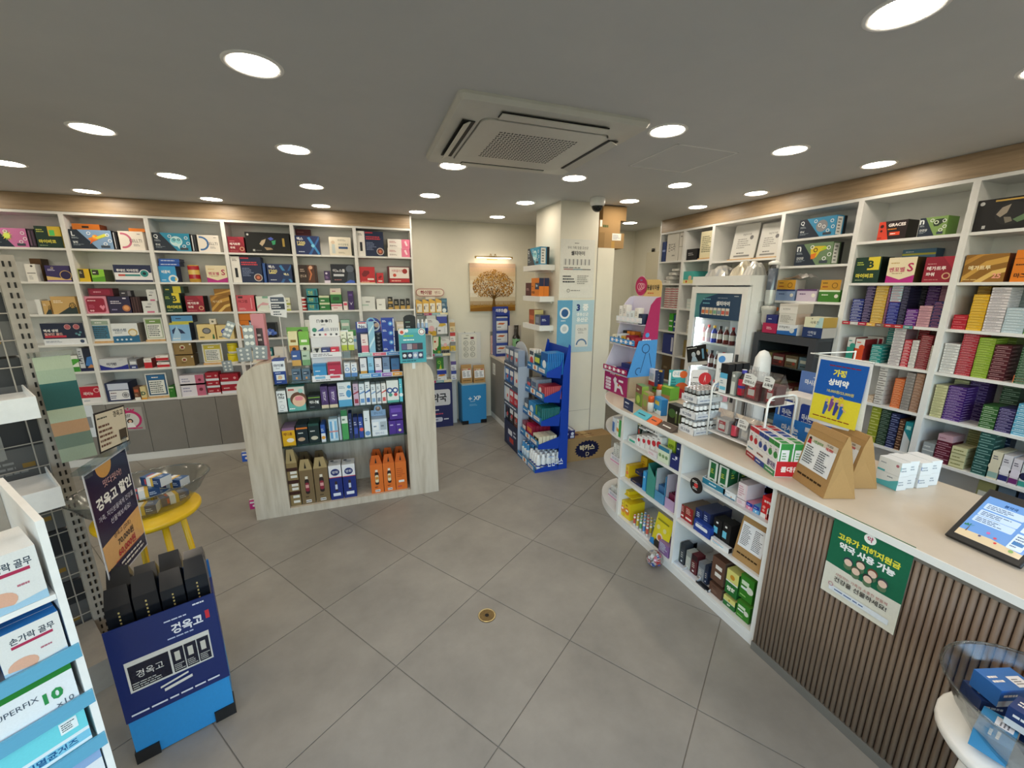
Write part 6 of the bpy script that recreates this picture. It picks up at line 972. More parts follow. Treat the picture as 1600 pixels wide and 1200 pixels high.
def stack(b,ri,px0,px1,pyt,n,cname,base,accent=None,d=0.13,back=0.02,zb=None,side=None,stuff=False):
 stuff=stuff or 'back-row' in cname
 zr=R2[ri];z=zr if zb is None else zb;X=W2X+back
 y0=Y_at(px0,X,zr)-0.0008;y1=Y_at(px1,X,zr)+0.0008
 if zb is None:y0=min(y0,LY.get((b,zr,back),9)-0.001);LY[(b,zr,back)]=y1
 lo,hi=CB[b][0]+0.019,CB[b][1]-0.019;y0=min(y0,hi);y1=max(y1,lo)
 top=Z_at(pyt,X,(y0+y1)/2);h=(top-z)/n;w=y0-y1;d=min(d,W2D-0.012-back);a=accent or '#e6e6e6';top=min(top,min([2.349]+[q-0.0195 for q in LV[b]if q>z+0.03]));h=(top-z)/n
 if stuff:
  for i in range(n):
   k0=z+0.0006+h*i;STUFF.box(X,X+d,y1,y0,k0,k0+h-0.0014,base,left=base);f=Face(STUFF,(X,y0,k0),(0,-1,0),(0,0,1),w,h-0.0014);f.do([('r',0,0.0,1,0.12,a),('l',0.12,0.32,0.7,0.4,1,a,2+i%2)])
  return top
 mes=[carton_mesh(w,d,h-0.0012,base,[('r',0,0.0,1,0.12,a),('l',0.12,0.32,0.7,0.4,1,a,s)],right=side or base,sidep=[('l',0.1,0.35,0.6,0.35,1,a,s)])for s in(2,9)]
 for i in range(n):
  o=thing('flat_carton','%s flat carton, %s, %s shelf of %s right-wall bay'%(cname,'lowest of its stack' if i==0 else 'topmost of its stack' if i==n-1 else '%s from stack bottom'%(ORD[i+1]if i+1<len(ORD)else 'number %d'%(i+1)),R2N[ri],CB[b][2]),'box',(X+RND.uniform(0,0.004),(y0+y1)/2,z+0.0004+h*i),-PI/2,'%s cartons on %s shelf of %s bay'%(cname,R2N[ri],CB[b][2]),mes[i%2])
 return top
z1,z2=R2[1],R2[2]
w2(0,z1,1518,1612,308,'large black carton with silver globe picture','#121212',[('r',0,0,1,1,'#121214'),('c',0.6,0.5,0.36,'#1e1f20'),('p',[(0.36,0.5),(0.44,0.7),(0.58,0.78),(0.54,0.52),(0.44,0.4)],'#9a8f80'),('p',[(0.5,0.4),(0.62,0.38),(0.66,0.25),(0.55,0.2)],'#7a7468'),('p',[(0.66,0.3),(0.9,0.5),(0.92,0.3),(0.75,0.2)],'#5f7a58'),('c',0.08,0.88,0.06,'#cfcfcf'),('r',0.3,0.9,0.5,0.05,'#c9a24a'),('r',0.16,0.08,0.06,0.1,'#b9b9b9')],row='top',d=0.16)
w2(0,z2,1500,1567,397,'gold silk vitamin carton with number 25','#7a5420',GS+[('t','메가트루',0.12,0.52,0.16,'#f0dcae',{'al':'l','b':.03}),('t','25',0.82,0.22,0.18,'#e8a08a',{'b':.03}),LT(0.06,0.06,0.85,0.06,1,'#d9b878')],row='second',d=0.12,right='#5a2c10')
w2(0,z2,1576,1640,389,'tall orange magnesium carton','#d9802a',MG,row='second',d=0.12)
stack(0,3,1485,1507,492,3,'red','#a81c2c','#d86a70');stack(0,3,1508,1532,460,13,'golden yellow','#d0a018','#e8cc70')
stack(0,3,1533,1562,449,16,'white grey-lined','#d8d2d4','#7a7480');stack(0,3,1563,1597,481,9,'pale blue','#a9bcc6','#e2eaee');stack(0,3,1598,1625,492,6,'green','#5a9a4a','#d8e8cc',stuff=True)
stack(0,3,1512,1532,447,15,'ochre back-row','#a8822a','#d9c070',back=0.16,d=0.11);stack(0,3,1576,1600,447,14,'grey back-row','#6f7878','#9aa4a4',back=0.16,d=0.11)
stack(0,4,1466,1489,537,11,'white','#dededc','#8a8a8a');stack(0,4,1490,1514,522,17,'red','#a02432','#d89aa0');stack(0,4,1515,1540,528,17,'lime green','#7f9c28','#c3d478')
tm=stack(0,4,1541,1566,539,9,'maroon','#4a1820','#b08a8c');stack(0,4,1582,1610,541,14,'dark green','#24482c','#9ab09c',stuff=True);stack(0,4,1567,1581,588,1,'orange','#d8703a','#f0c0a0')
stack(0,4,1498,1512,519,8,'silver back-row','#b9bcc4','#6a7080',back=0.16,d=0.1);stack(0,4,1545,1572,527,10,'olive back-row','#5a6a24','#a8b46a',back=0.16,d=0.1)
stack(0,5,1451,1469,602,12,'pale yellow','#c8c69a','#8a8a5a');stack(0,5,1470,1497,604,13,'violet','#3f1f6a','#b9a4d0');stack(0,5,1527,1551,634,6,'green','#2f5a2c','#b0c8a8');stack(0,5,1552,1577,638,8,'deep indigo','#2a2452','#a8a0c8');stack(0,5,1578,1612,633,8,'sky blue','#5aa0c0','#d8ecf4',stuff=True)
stack(0,5,1478,1500,594,14,'cream back-row','#b8b890','#7a7a50',back=0.16,d=0.1);stack(0,5,1502,1530,595,15,'dark violet back-row','#2f1a50','#a090c0',back=0.16,d=0.1);stack(0,5,1550,1578,600,11,'bottle green back-row','#24402a','#90a890',back=0.16,d=0.1)
stack(0,6,1437,1455,692,2,'translucent grey','#8f9698','#c9cece');tm=stack(0,6,1456,1479,690,5,'wine','#561428','#b88a98')
w2(0,R2[6],1456,1479,680,'pink lid carton on the wine stack','#b895a0',[LT(0.1,0.3,0.7,0.3,1,'#8a5a68')],zb=tm+0.001,row='sixth');stack(0,6,1480,1503,699,3,'pale yellow','#c8c69a','#8a8a5a');stack(0,6,1515,1538,674,8,'dark teal','#24504c','#8ab0a8')
for k,(a,b_,nm,c1)in enumerate(((1540,1556,'cream','#d9d2b8'),(1557,1572,'white navy-banded','#d6d4d8'),(1573,1587,'white purple-banded','#d4cfd6'),(1588,1604,'white oval-badged','#cdd4d4'))):
 w2(0,R2[6],a,b_,706+6*k,'%s upright bottle carton'%nm,c1,[('r',0,0.05,1,0.2,['#8fb0a8','#2a2f6a','#6a2a6a','#3a9a90'][k]),LT(0.15,0.7,0.7,0.16,2,'#5a5468'),('c',0.5,0.45,0.15,['#d9d2b8','#e6e4e8','#e0d8e4','#23264a'][k])],row='sixth',d=0.16)
stack(0,6,1500,1530,664,9,'pale olive back-row','#9a9c68','#6a6c40',back=0.16,d=0.1);stack(0,6,1540,1565,682,5,'midnight blue back-row','#1c2c44','#7a8aa4',back=0.2,d=0.07)
for k in range(3):w2(0,R2[7],1512+30*k,1538+30*k,752+9*k,'%s carton in the shade'%['olive','slate','ink blue'][k],['#7a7a50','#4a5a68','#23304c'][k],[('r',0.1,0.5,0.8,0.25,'#b9b9b0'),('c',0.7,0.3,0.1,'#b04a3a')],row='lowest')
w2(1,z1,1369,1414,345,'black and red carton with bold white name','#1c1416',[('r',0,0,1,1,'#221618'),('p',[(0,0),(0.4,0),(0.22,1),(0,1)],'#d0402c'),('t','GRACES',0.64,0.78,0.17,'#efe8e4',{'fw':.62,'b':.04}),LT(0.34,0.5,0.5,0.12,1,'#d8822a'),('r',0.42,0.22,0.36,0.18,'#d84a2a'),LT(0.46,0.26,0.28,0.1,1,'#fff'),('c',0.12,0.75,0.09,'#3a1412'),('c',0.12,0.5,0.06,'#3a1412'),LT(0.04,0.08,0.2,0.1,1,'#5a1a10')],row='top',right='#1a1112',d=0.12)
w2(1,z1,1432,1476,339,'green liver carton with dark triangular corner','#7f9f5a',organ_box('#7f9f5a',[('p',[(0.5,0.66),(0.58,0.86),(0.86,0.88),(0.92,0.74),(0.7,0.5),(0.56,0.5)],'#2a3a2c'),('o',0.62,0.7,0.1,0.04,'#e0ecd0')],[],'간건강','n'),row='top',right='#5f8a34',d=0.12)
w2(1,z2,1331,1371,402,'dark green carton with yellow B square','#173a2e',BB,row='second',right='#0e1a14',d=0.14)
w2(1,z2,1382,1426,402,'cream and magenta carton ending in a large S','#d8c89a',BV,row='second',right='#4a3a1c',d=0.14)
w2(1,z2,1439,1484,401,'crimson vitamin carton with white two-line title','#7a1a2c',MT,row='second',right='#4d101c',d=0.14)
w2(1,z2,1400,1452,389,'steel blue carton standing behind the front row','#4f7a9c',[('r',0,0.82,1,0.06,'#b9b84a'),LT(0.1,0.9,0.4,0.05,1,'#dfe8ee')],row='second',back=0.18,d=0.09)
stack(1,3,1326,1343,467,8,'navy','#23307a','#c9d0e8');stack(1,3,1344,1357,446,13,'dark indigo','#221c44','#a89ac0');stack(1,3,1358,1377,446,13,'mustard yellow','#bf9a3c','#e4d49a');stack(1,3,1378,1381.5,449,12,'mauve','#6a3a5c','#b08aa0',stuff=True)
tp=stack(1,3,1382,1399,472,7,'royal blue','#222a7c','#8a94d0');stack(1,3,1382,1399,446,6,'pale blue red-lined','#9fc0cc','#c84a4a',zb=tp+0.001);stack(1,3,1400,1410,447,14,'black blue','#1c1c34','#6a6a8a',stuff=True)
stack(1,3,1411,1429,483,5,'purple','#5a2478','#d0b8dc');stack(1,3,1430,1450,478,8,'pink','#c89aa4','#8a5a6a');stack(1,3,1451,1471,471,8,'ink blue','#23285c','#b06a7c')
stack(1,3,1405,1421,446,15,'crimson back-row','#5a141c','#9a5a5c',back=0.16,d=0.11);stack(1,3,1422,1436,446,15,'black back-row','#16161c','#6a6a74',back=0.16,d=0.11);stack(1,3,1437,1456,446,14,'violet back-row','#4c2068','#c0a4d0',back=0.16,d=0.11);stack(1,3,1457,1478,446,13,'rose back-row','#b4849a','#7a4a5c',back=0.16,d=0.11)
tg=MB().box(-0.004,0,0,0.44,-0.012,0.012,'#a82c44');f=Face(tg,(-0.004,0.44,-0.012),(0,-1,0),(0,0,1),0.44,0.024)
for i,c in enumerate(('#b8344c','#c9ccd0','#b8344c','#e0b45a','#7a6a5a','#b83a3a','#b83a3a','#5a9a9a')):f.r(i*0.125,0.05,0.12,0.9,c).l(i*.125+0.02,0.3,0.08,0.4,1,'#f0e8e4',seed=i)
thing('price_strip','red price strip along the third shelf of the second right-wall bay','price strip',(W2X+0.0035,1.665,R2[3]-0.007),0,None,tg.build('price_strip','gloss'))
for k,(a,b_,t_,c1,nm)in enumerate(((1320,1331,527,'#3a9a88','teal'),(1332,1346,530,'#d8502a','vermilion'))):w2(1,R2[4],a,b_,t_,'white upright carton with %s lower half'%nm,'#e0deda',[('r',0,0,1,0.55,c1),('c',0.75,0.62,0.12,c1),LT(0.15,0.78,0.7,0.12,1,c1)],row='fourth',right='#8a2a2c',d=0.14)
for k in range(2):w2(1,R2[4],1348,1374,542-16*k,'white carton with crimson squares, %s of two behind'%['lower','upper'][k],'#d8d2cc',[('r',0.45,0.15,0.2,0.7,'#8a1c2c'),('r',0.75,0.15,0.2,0.7,'#8a1c2c'),LT(0.05,0.4,0.3,0.2,1,'#a04a50')],row='fourth',back=0.18,d=0.08,zb=(R2[4]if k==0 else R2[4]+0.085),yb=1)
stack(1,4,1357,1373,539,5,'teal','#2a8a86','#c3e0dc');stack(1,4,1386,1404,513,12,'white grey-lined','#cfcccc','#7a6a74',side='#8a7078');stack(1,4,1405,1416,531,9,'scarlet','#b42838','#f0d8d8');stack(1,4,1417,1427,532,9,'white','#dedcd8','#8a8480');stack(1,4,1428,1446,524,16,'dark red','#7c1c26','#c89a9a');stack(1,4,1447,1456,540,9,'ivory','#d8d4cc','#9a8a7a',stuff=True)
stack(1,4,1378,1392,511,8,'turquoise back-row','#2f9a98','#d0e8e4',back=0.16,d=0.1);stack(1,4,1424,1440,513,10,'bright red back-row','#a01c28','#e0b0b0',back=0.16,d=0.1);stack(1,4,1441,1458,515,9,'brown back-row','#3c1c16','#8a6a5c',back=0.16,d=0.1)
stack(1,5,1354,1363,618,2,'biscuit','#c0a890','#e4dcd0',stuff=True);stack(1,5,1364,1376,572,8,'white','#c9c6c2','#6a6460',side='#8a6a58',stuff=True);stack(1,5,1389,1404,592,13,'orange','#c8622c','#f0b890');stack(1,5,1405,1418,583,13,'grey','#9a9490','#5a5450',side='#8a6248',stuff=True);stack(1,5,1419,1432,584,13,'tan','#94705a','#c9b0a0',stuff=True)
stack(1,6,1352,1366,634,6,'yellow green','#8a9428','#c8cc80',stuff=True);stack(1,6,1367,1381,640,10,'forest green','#20382a','#7a9080',stuff=True);stack(1,6,1382,1395,646,8,'navy','#1c2448','#8a94c0',stuff=True);stack(1,6,1396,1404,655,6,'chestnut','#4a2f20','#b89478',stuff=True)
w2(1,R2[6],1405,1417,660,'teal patterned carton','#1f8490',[('p',[(0,0),(1,0),(1,0.4),(0,0.7)],'#c9d0d4'),('r',0.2,0.75,0.6,0.12,'#9fd8d4')],row='sixth')
w2(2,2.135,1246,1303,340,'blue brain carton with letter Q','#2f8ab8',organ_box('#3f96c4',[('c',0.64,0.55,0.3,'#8f9298'),('o',0.58,0.6,0.09,0.03,'#eef2f4'),('o',0.7,0.5,0.09,0.03,'#eef2f4')],[],'두뇌','Q'),row='top',right='#3a90bc',d=0.12,sidep=SPN)
w2(2,1.918,1240,1297,380,'green liver carton with yellow liver drawing','#6f8a68',organ_box('#6f8a68',[('p',[(0.42,0.72),(0.5,0.86),(0.8,0.84),(0.9,0.72),(0.68,0.6),(0.6,0.35),(0.46,0.3)],'#d8c030'),('p',[(0.44,0.5),(0.6,0.55),(0.56,0.3),(0.46,0.28)],'#e07a2a'),('p',[(0.66,0.66),(0.9,0.72),(0.8,0.82)],'#a8d03a'),('o',0.56,0.68,0.1,0.04,'#5a4a1a')],[],'간건강','n'),row='second',right='#5f7a58',d=0.12,sidep=SPN)
TH=1.63
for k,(a,b_,t_,nm,c1,c2)in enumerate(((1209,1240,452.5,'slate blue','#7f94b8','#2a3a6a'),(1243,1274,452,'lilac','#c3b6c8','#5a3a6a'),(1277,1310,453.5,'green','#3f7a2c','#d8e6c8'))):
 bx=w2(2,TH,a,b_,t_,'%s ointment carton'%nm,c1,[('r',0,0.86,1,0.14,c2),LT(0.15,0.5,0.5,0.2,1,c2),('c',0.85,0.5,0.16,'#e0dcd0')],row='thick',back=-0.0+0.02)
 if k!=1:w2(2,TH,a+1,b_-1,437.5,'amber ointment carton on the %s one'%nm,'#b8862a',[('r',0,0,1,1,'#c08f30'),LT(0.1,0.2,0.45,0.24,1,'#8a2a1c'),LT(0.1,0.6,0.4,0.2,1,'#3a2a10'),('o',0.72,0.45,0.28,0.06,'#6a4a18')],row='thick',zb=bx['top'],d=0.12,right='#b9b4ac')
pp=thing('crumpled_sheet','crumpled white instruction sheet on the amber carton','paper',(W2X+0.03,2.56,Z_at(437.5,W2X+0.02,2.6)+0.004));mb=MB();Rc=random.Random(2)
gv=[[(0.12*i/4+Rc.uniform(-.008,.008),-0.12+0.24*j/5,0.003+Rc.uniform(0,0.05)*(0.4+0.6*(j in(1,2,3))))for j in range(6)]for i in range(5)]
for i in range(4):
 for j in range(5):mb.face([gv[i][j],gv[i+1][j],gv[i+1][j+1],gv[i][j+1]],'#d9d4d0')
obj('sheet',mb.build('sheet','paper'),pp)
KX=3.27;KY0,KY1=2.15,2.69;KT=Z_at(523,KX,2.42)
kf=thing('drinks_cooler','dark glass drinks cooler with white lettering under the third right-wall bay','fridge',(KX,KY0,0))
kw=KY1-KY0
obj('cabinet',MB().box(0.03,0.47,0,kw,0,0.02,'#2c2e32').box(0.03,0.47,0,0.02,0.0205,KT-0.03,'#3a3c40').box(0.03,0.47,kw-0.02,kw,0.0205,KT-0.03,'#3a3c40').box(0.03,0.47,0,kw,KT-0.0295,KT,'#4a4c50').box(0.45,0.47,0.0205,kw-0.0205,0.0205,KT-0.03,'#15161a').build('cabinet','paint'),kf)
fr=MB()
for a in((0,0.05,0.02,KT-0.005),(kw-0.05,kw,0.02,KT-0.005),(0.0505,kw-0.0505,KT-0.07,KT-0.005),(0.0505,kw-0.0505,0.02,0.09)):fr.box(0.0,0.0295,a[0],a[1],a[2],a[3],'#3f4146')
dr=obj('door',fr.build('door','paint'),kf)
obj('door_glass',MB().box(0.01,0.016,0.0505,kw-0.0505,0.0905,KT-0.0705).build('door_glass','window_glass'),dr)
mb=MB();f=Face(mb,(0.0095,kw-0.08,0.86),(0,-1,0),(0,0,1),kw-0.16,0.1,0.0);f.t('Kwangdong',0.56,0.5,0.75,'#d8d4cc',fw=.62).poly([(0.0,0.2),(0.1,0.2),(0.2,0.8),(0.1,0.8)],'#c83a2c').poly([(0.2,0.2),(0.1,0.2),(0.0,0.8),(0.1,0.8)],'#d86a3c');obj('door_lettering',mb.build('door_lettering','gloss'),dr)
for z in(0.5,0.8,1.08):obj('rack',MB().box(0.05,0.44,0.025,kw-0.025,z,z+0.008,'#6a6a68').build('rack','metal'),kf)
for i,z in enumerate((0.5085,0.8085,1.0885)):
 for j in range(4):
  thing('drink_pack','%s drink pack, %s rack, %s from the left in the dark cooler'%(['brown','blue grey','khaki','dark red'][(i+j)%4],['lowest','middle','top'][i],ORD[j+1]),'box',(KX+0.06,KY1-0.095-0.117*j,z+0.0004),-PI/2,None,carton_mesh(0.108,0.2,0.13 if i<2 else 0.1,['#6a5238','#5a6c78','#8a7a50','#6a2c28'][(i+j)%4],[('r',0.1,0.5,0.8,0.25,'#c9c0b0'),LT(0.15,0.15,0.6,0.2,1,'#2a2620'),('c',0.7,0.35,0.12,'#a83a2c')]))
def kt(px0,px1,pyt,desc,base,front,z,d=0.16,X=None,**k):
 X=X or KX+0.01
 y0=Y_at(px0,X,KT)-0.001;y1=Y_at(px1,X,KT)+0.001;h=Z_at(pyt,X,(y0+y1)/2)-z
 o=thing('medicine_box',desc+' on the dark cooler','box',(X,(y0+y1)/2,z+0.0004),-PI/2,None,carton_mesh(y0-y1,d,h,base,front,**k));o['top']=z+h+0.001;return o
a1=kt(1190,1212,505,'magenta flat carton, leftmost','#a81f4c',[LT(0.3,0.35,0.5,0.3,2,'#f0d0d8')],KT)
a2=kt(1213,1244,507,'white and blue carton with leaping dog','#dcdfe2',[('p',[(0,0),(1,0),(1,0.75),(0.6,0.4),(0,0.35)],'#2060a8'),('c',0.75,0.45,0.24,'#c9d0d4'),('t','무조날맥스',0.36,0.72,0.24,'#222',{'fw':.56})],KT)
a3=kt(1252,1283,512,'navy flat carton','#1f3564',[('t','아락실',0.5,0.5,0.32,'#dfe4ee',{'fw':.4}),LT(0.3,0.15,0.4,0.14,1,'#c9d0e0')],KT,right='#b9b5b0')
b1=kt(1213,1240,490,'white carton with ruled print','#d4d2cc',[LT(0.1,0.15,0.8,0.7,6,'#8a8880')],a2['top'],right='#b9a698')
b2=kt(1253,1282,496,'cream and mint carton with birds','#dcdcc0',[('p',[(0.6,0),(1,0),(1,1),(0.8,1)],'#b0cfd0'),('t','새록친',0.55,0.5,0.3,'#4a4a40',{'fw':.5}),('c',0.4,0.85,0.06,'#6a6a5a')],a3['top'],right='#b8984a')
b0=kt(1194,1211,492,'small navy box on the magenta carton','#22286a',[LT(0.2,0.4,0.5,0.2,1,'#c9d0e8')],a1['top'],d=0.1)
c1_=kt(1212,1240,475,'white carton with open flap','#dedad4',[('r',0,0.72,1,0.28,'#ccc6be'),('t','보건안내',0.4,0.46,0.2,'#444',{'fw':.5})],b1['top'],right='#b4aaa0',d=0.18)
def cert(label,px0,px1,pyt):
 X=W2X+0.1;y0=Y_at(px0,X,2.0);y1=Y_at(px1,X,2.0);w=y0-y1;h=Z_at(pyt,X,(y0+y1)/2)-2.0
 t=thing('certificate_plaque',label,'certificate',(X,(y0+y1)/2,2.0005),-PI/2)
 obj('wooden_base',MB().box(-w/2,w/2,-0.03,0.06,0,0.014).build('wooden_base','light_wood'),t)
 mb=MB().box(-w/2,w/2,0.0,0.008,0.0142,h,'#d6d6d2');Face(mb,(-w/2,0,0.0142),(1,0,0),(0,0,1),w,h-0.0142).t('개설허가증',0.55,0.7,0.06,'#3a3a3c',fw=.4).l(0.2,0.3,0.6,0.3,5,'#9a9a98').l(0.25,0.14,0.5,0.06,1,'#5a5a5c').c(0.76,0.6,0.06,'#7a7a7c').r(0.15,0.06,0.66,0.05,'#8a8c8c')
 obj('panel',mb.build('panel','gloss'),t,rot=(math.radians(-8),0,0));return t
cert('grey certificate plaque, left of the two above the medicine fridge',1139,1176,349);cert('grey certificate plaque, right of the two above the medicine fridge',1180,1215,347)
FX,FY0,FY1,FZ=3.17,2.722,3.385,1.845
fw_=FY1-FY0
rf=thing('medicine_fridge','tall grey-white glass-door medicine fridge with teal header','fridge',(FX,FY0,0))
obj('cabinet',MB().box(0.045,0.57,0,0.03,0.0,FZ-0.001).box(0.045,0.57,fw_-0.03,fw_,0,FZ-0.001).box(0.045,0.57,0.0305,fw_-0.0305,FZ-0.05,FZ-0.001).box(0.54,0.57,0.0305,fw_-0.0305,0.0,FZ-0.0505).box(0.045,0.5395,0.0305,fw_-0.0305,0,0.3).build('cabinet','white_plastic'),rf)
obj('crown',MB().box(0.0,0.0445,0,fw_,FZ-0.085,FZ-0.001).build('crown','white_plastic'),rf)
fr=MB();dz0,dz1=0.32,FZ-0.1
for a in((0.004,0.06,dz0,dz1),(fw_-0.06,fw_-0.004,dz0,dz1),(0.0605,fw_-0.0605,dz1-0.06,dz1),(0.0605,fw_-0.0605,dz0,dz0+0.06)):fr.box(0.0,0.04,a[0],a[1],a[2],a[3])
dr=obj('door',fr.build('door','white_plastic'),rf)
obj('door_glass',MB().box(0.015,0.02,0.0605,fw_-0.0605,dz0+0.0605,dz1-0.0605).build('door_glass','window_glass'),dr)
mb=MB().box(0.0115,0.0145,0.061,fw_-0.061,dz1-0.3,dz1-0.061,'#1f3f60');gw=fw_-0.122;f=Face(mb,(0.0115,fw_-0.061,dz1-0.3),(0,-1,0),(0,0,1),gw,0.239)
f.poly([(0,0),(0.12,0),(0.1,0.5),(0.18,0.8),(0.5,1),(0,1)],'#4f8a90').t('셀티아이',0.62,0.62,0.18,'#e6eaec',fw=.34,b=.04).l(0.17,0.72,0.28,0.1,1,'#6fb0c4').l(0.17,0.56,0.26,0.1,1,'#6fb0c4').l(0.5,0.8,0.34,0.06,1,'#7f94a8').l(0.84,0.88,0.14,0.05,1,'#c9d4dc')
for k in range(7):f.r(0.16+0.09*k,0.16,0.075,0.28,'#d9d4c8').r(0.165+0.09*k,0.2,0.065,0.14,['#c86a4a','#d88a5a','#b0a060','#7aa890','#8a98a8','#c85a50','#b86a60'][k])
obj('header_poster',mb.build('header_poster','gloss'),dr)
obj('handle',MB().box(-0.02,-0.002,0.012,0.03,0.7,1.15,'#6a6c70').build('handle','metal'),dr)
for z in(0.66,0.95,1.2,1.44):obj('shelf',MB().box(0.07,0.53,0.035,fw_-0.035,z-0.012,z).build('shelf','white_metal'),rf)
obj('led_strip',MB().box(0.05,0.062,fw_-0.056,fw_-0.035,0.4,1.45).build('led_strip','fridge_led'),rf)
def infr(y0,y1,x,z,h,desc,base,front,d=0.1):thing('medicine_box',desc+' in the medicine fridge','box',(x,(y0+y1)/2,z+0.0004),-PI/2,None,carton_mesh(y1-y0,d,h,base,front))
infr(3.2,3.3,3.3,1.44,0.14,'white carton with blue arc','#d9dde0',[('o',0.4,0.2,0.3,0.06,'#3a5a8c',{'a0':0,'a1':180})]);infr(3.1,3.19,3.34,1.44,0.13,'grey carton','#9aa0a4',[LT(0.2,0.4,0.6,0.2,1,'#55595e')])
infr(2.83,3.06,3.28,1.44,0.14,'wide white carton with navy ring','#cfd6d8',[('o',0.2,0.5,0.42,0.09,'#2f4a70',{'a0':-90,'a1':90}),LT(0.5,0.3,0.4,0.3,3,'#7a868c')])
btl={}
def bottle(col,cap,h=0.15,r=0.028):return MB().lathe([(r*.96,0,col),(r,0.01,col),(r,h*0.25,'#d9d0c8'),(r,h*0.55,col),(r,h*0.62,col),(r*.45,h*0.8,col),(r*.45,h*0.84,cap),(r*.5,h*0.85,cap),(r*.5,h,cap)],n=12).build('bottle','gloss',True)
for i,(z,cs)in enumerate(((1.2,['#c9a0a0','#d8c0c0','#2a3a9c','#5a1c1c','#6a2420','#5a1c1c','#3a3034','#3c3a40']),(0.95,['#3a4a2c','#4a2a20','#5a2420','#4a2a20','#6a2a24','#3a2420','#2a2a30','#4a3a34']),(0.66,['#7a8a4a','#4a5a8c','#8a3a2c','#4a2a20','#6a2a24','#3a5a3c','#2a2a30','#4a3a34']))):
 for j,c in enumerate(cs):thing('drink_bottle','%s rack drink bottle, %s from the left in the medicine fridge'%(['upper','middle','lower'][i],ORD[j+1]),'bottle',(3.31,3.32-0.074*j,z+0.0005),0,'bottles in the medicine fridge',bottle(c,['#e4dcd8','#c83a3a','#d8b03a','#2a2a30'][(i+j)%4],0.17))
mb=MB().box(-0.003,0,-0.13,0.13,0,0.2,'#1d1f22');f=Face(mb,(-0.003,0.13,0),(0,-1,0),(0,0,1),0.26,0.2);f.r(0,0,1,0.18,'#dcdcd8').l(0.05,0.84,0.8,0.1,1,'#e0e0dc').c(0.35,0.55,0.14,'#c9d8e4').poly([(0.2,0.2),(0.55,0.2),(0.45,0.45),(0.28,0.45)],'#b9d4e8').c(0.6,0.62,0.12,'#e0e0de').r(0.78,0.3,0.1,0.5,'#6fa4c4')
pc_=thing('door_card','tilted black and white portrait card on the medicine fridge door','poster',(FX-0.001,3.2,0.97),0,None,mb.build('door_card','gloss'),rot=(math.radians(-14),0,0))
def pillow(name,label,loc,w,d,h,cols,rz=0,seed=1,mat='foil',cat='bag'):
 Rb=random.Random(seed);mb=MB();N=7
 def zf(i,j):e=(1-abs(2*i/N-1)**2.2)*(1-abs(2*j/N-1)**2.2);return h*e**0.6
 g1=[[(-w/2+w*i/N,-d/2+d*j/N,max(0.002,zf(i,j)*(1+Rb.uniform(-.12,.12))))for j in range(N+1)]for i in range(N+1)]
 for i in range(N):
  for j in range(N):mb.face([g1[i][j],g1[i+1][j],g1[i+1][j+1],g1[i][j+1]],cols[(i+j)%len(cols)])
 mb.face([(-w/2,-d/2,0.0),(-w/2,d/2,0.0),(w/2,d/2,0.0),(w/2,-d/2,0.0)],cols[0])
 return thing(name,label,cat,loc,rz,None,mb.build(name,mat))
pillow('pouch_bag','silver pouch with blue loop lying on the medicine fridge, left',(3.4,3.24,FZ+0.0005),0.3,0.24,0.1,['#b9b8b4','#c6c5c0','#adb0b4'],0.2,3)
pillow('pouch_bag','cream pouch lying on the medicine fridge, middle',(3.42,3.0,FZ+0.0005),0.28,0.16,0.13,['#c9c2ae','#d4ccb8','#bfb8a6'],0.1,5)
pillow('pouch_bag','silver white pouch on the medicine fridge, right',(3.35,2.835,FZ+0.0005),0.2,0.12,0.12,['#cfcfcb','#b9bab8'],0,7)
pillow('umbrella_bundle','black folded bundle at the right corner of the medicine fridge',(3.6,2.82,FZ+0.0005),0.14,0.15,0.13,['#1c1c1e','#26272a'],0.3,9,'paint','bundle')
cd_=thing('cup_dispenser','clear tube paper cup dispenser on the flank of the medicine fridge','dispenser',(3.36,FY0,1.42))
obj('bracket',MB().box(-0.05,0.05,-0.012,-0.0005,0.1,0.2,'#bfc0be').build('bracket','gloss'),cd_)
obj('clear_tube',MB().lathe([(0.042,0.17),(0.042,0.50),(0.04,0.51)],0,-0.058,18,caps=False).build('clear_tube','clear_plastic',True),cd_)
obj('cup_stack',MB().lathe([(0.03,0.16,'#e6e6e4'),(0.036,0.2,'#dcdcdc'),(0.036,0.3,'#5a6478'),(0.037,0.48,'#5a6478'),(0.0001,0.481)],0,-0.058,16).build('cup_stack','gloss',True),cd_)
obj('cap',MB().lathe([(0.045,0.512),(0.045,0.53),(0.02,0.545)],0,-0.058,18).build('cap','white_plastic',True),cd_)
obj('mouth',MB().lathe([(0.036,0.0),(0.048,0.03),(0.05,0.1),(0.06,0.13),(0.06,0.155),(0.045,0.165)],0,-0.065,18,col='#b9bab4',caps=False).build('mouth','gloss',True),cd_)
obj('lever',MB().box(0.055,0.1,-0.08,-0.05,0.12,0.15,'#d8702a').build('lever','gloss'),cd_)
mb=MB().box(-0.03,0.03,-0.0012,0,-0.28,-0.05,'#b9b2a0');Face(mb,(-0.03,-0.0012,-0.28),(1,0,0),(0,0,1),0.06,0.23).l(0.1,0.1,0.8,0.8,8,'#9a7a2c');thing('cup_notice','small yellowed notice strip under the cup dispenser','notice',(3.36,FY0-0.0003,1.42),0,None,mb.build('cup_notice','paper'))
ft=thing('tower_fan','white rounded tower fan standing beside the medicine fridge','fan',(3.13,2.46,0))
obj('fan_body',MB().lathe([(0.10,0.0),(0.10,0.02),(0.06,0.04),(0.06,0.5),(0.075,0.6),(0.08,1.05),(0.07,1.17),(0.04,1.22),(0.0001,1.235)],n=20,sy=0.7).build('fan_body','white_plastic',True),ft)
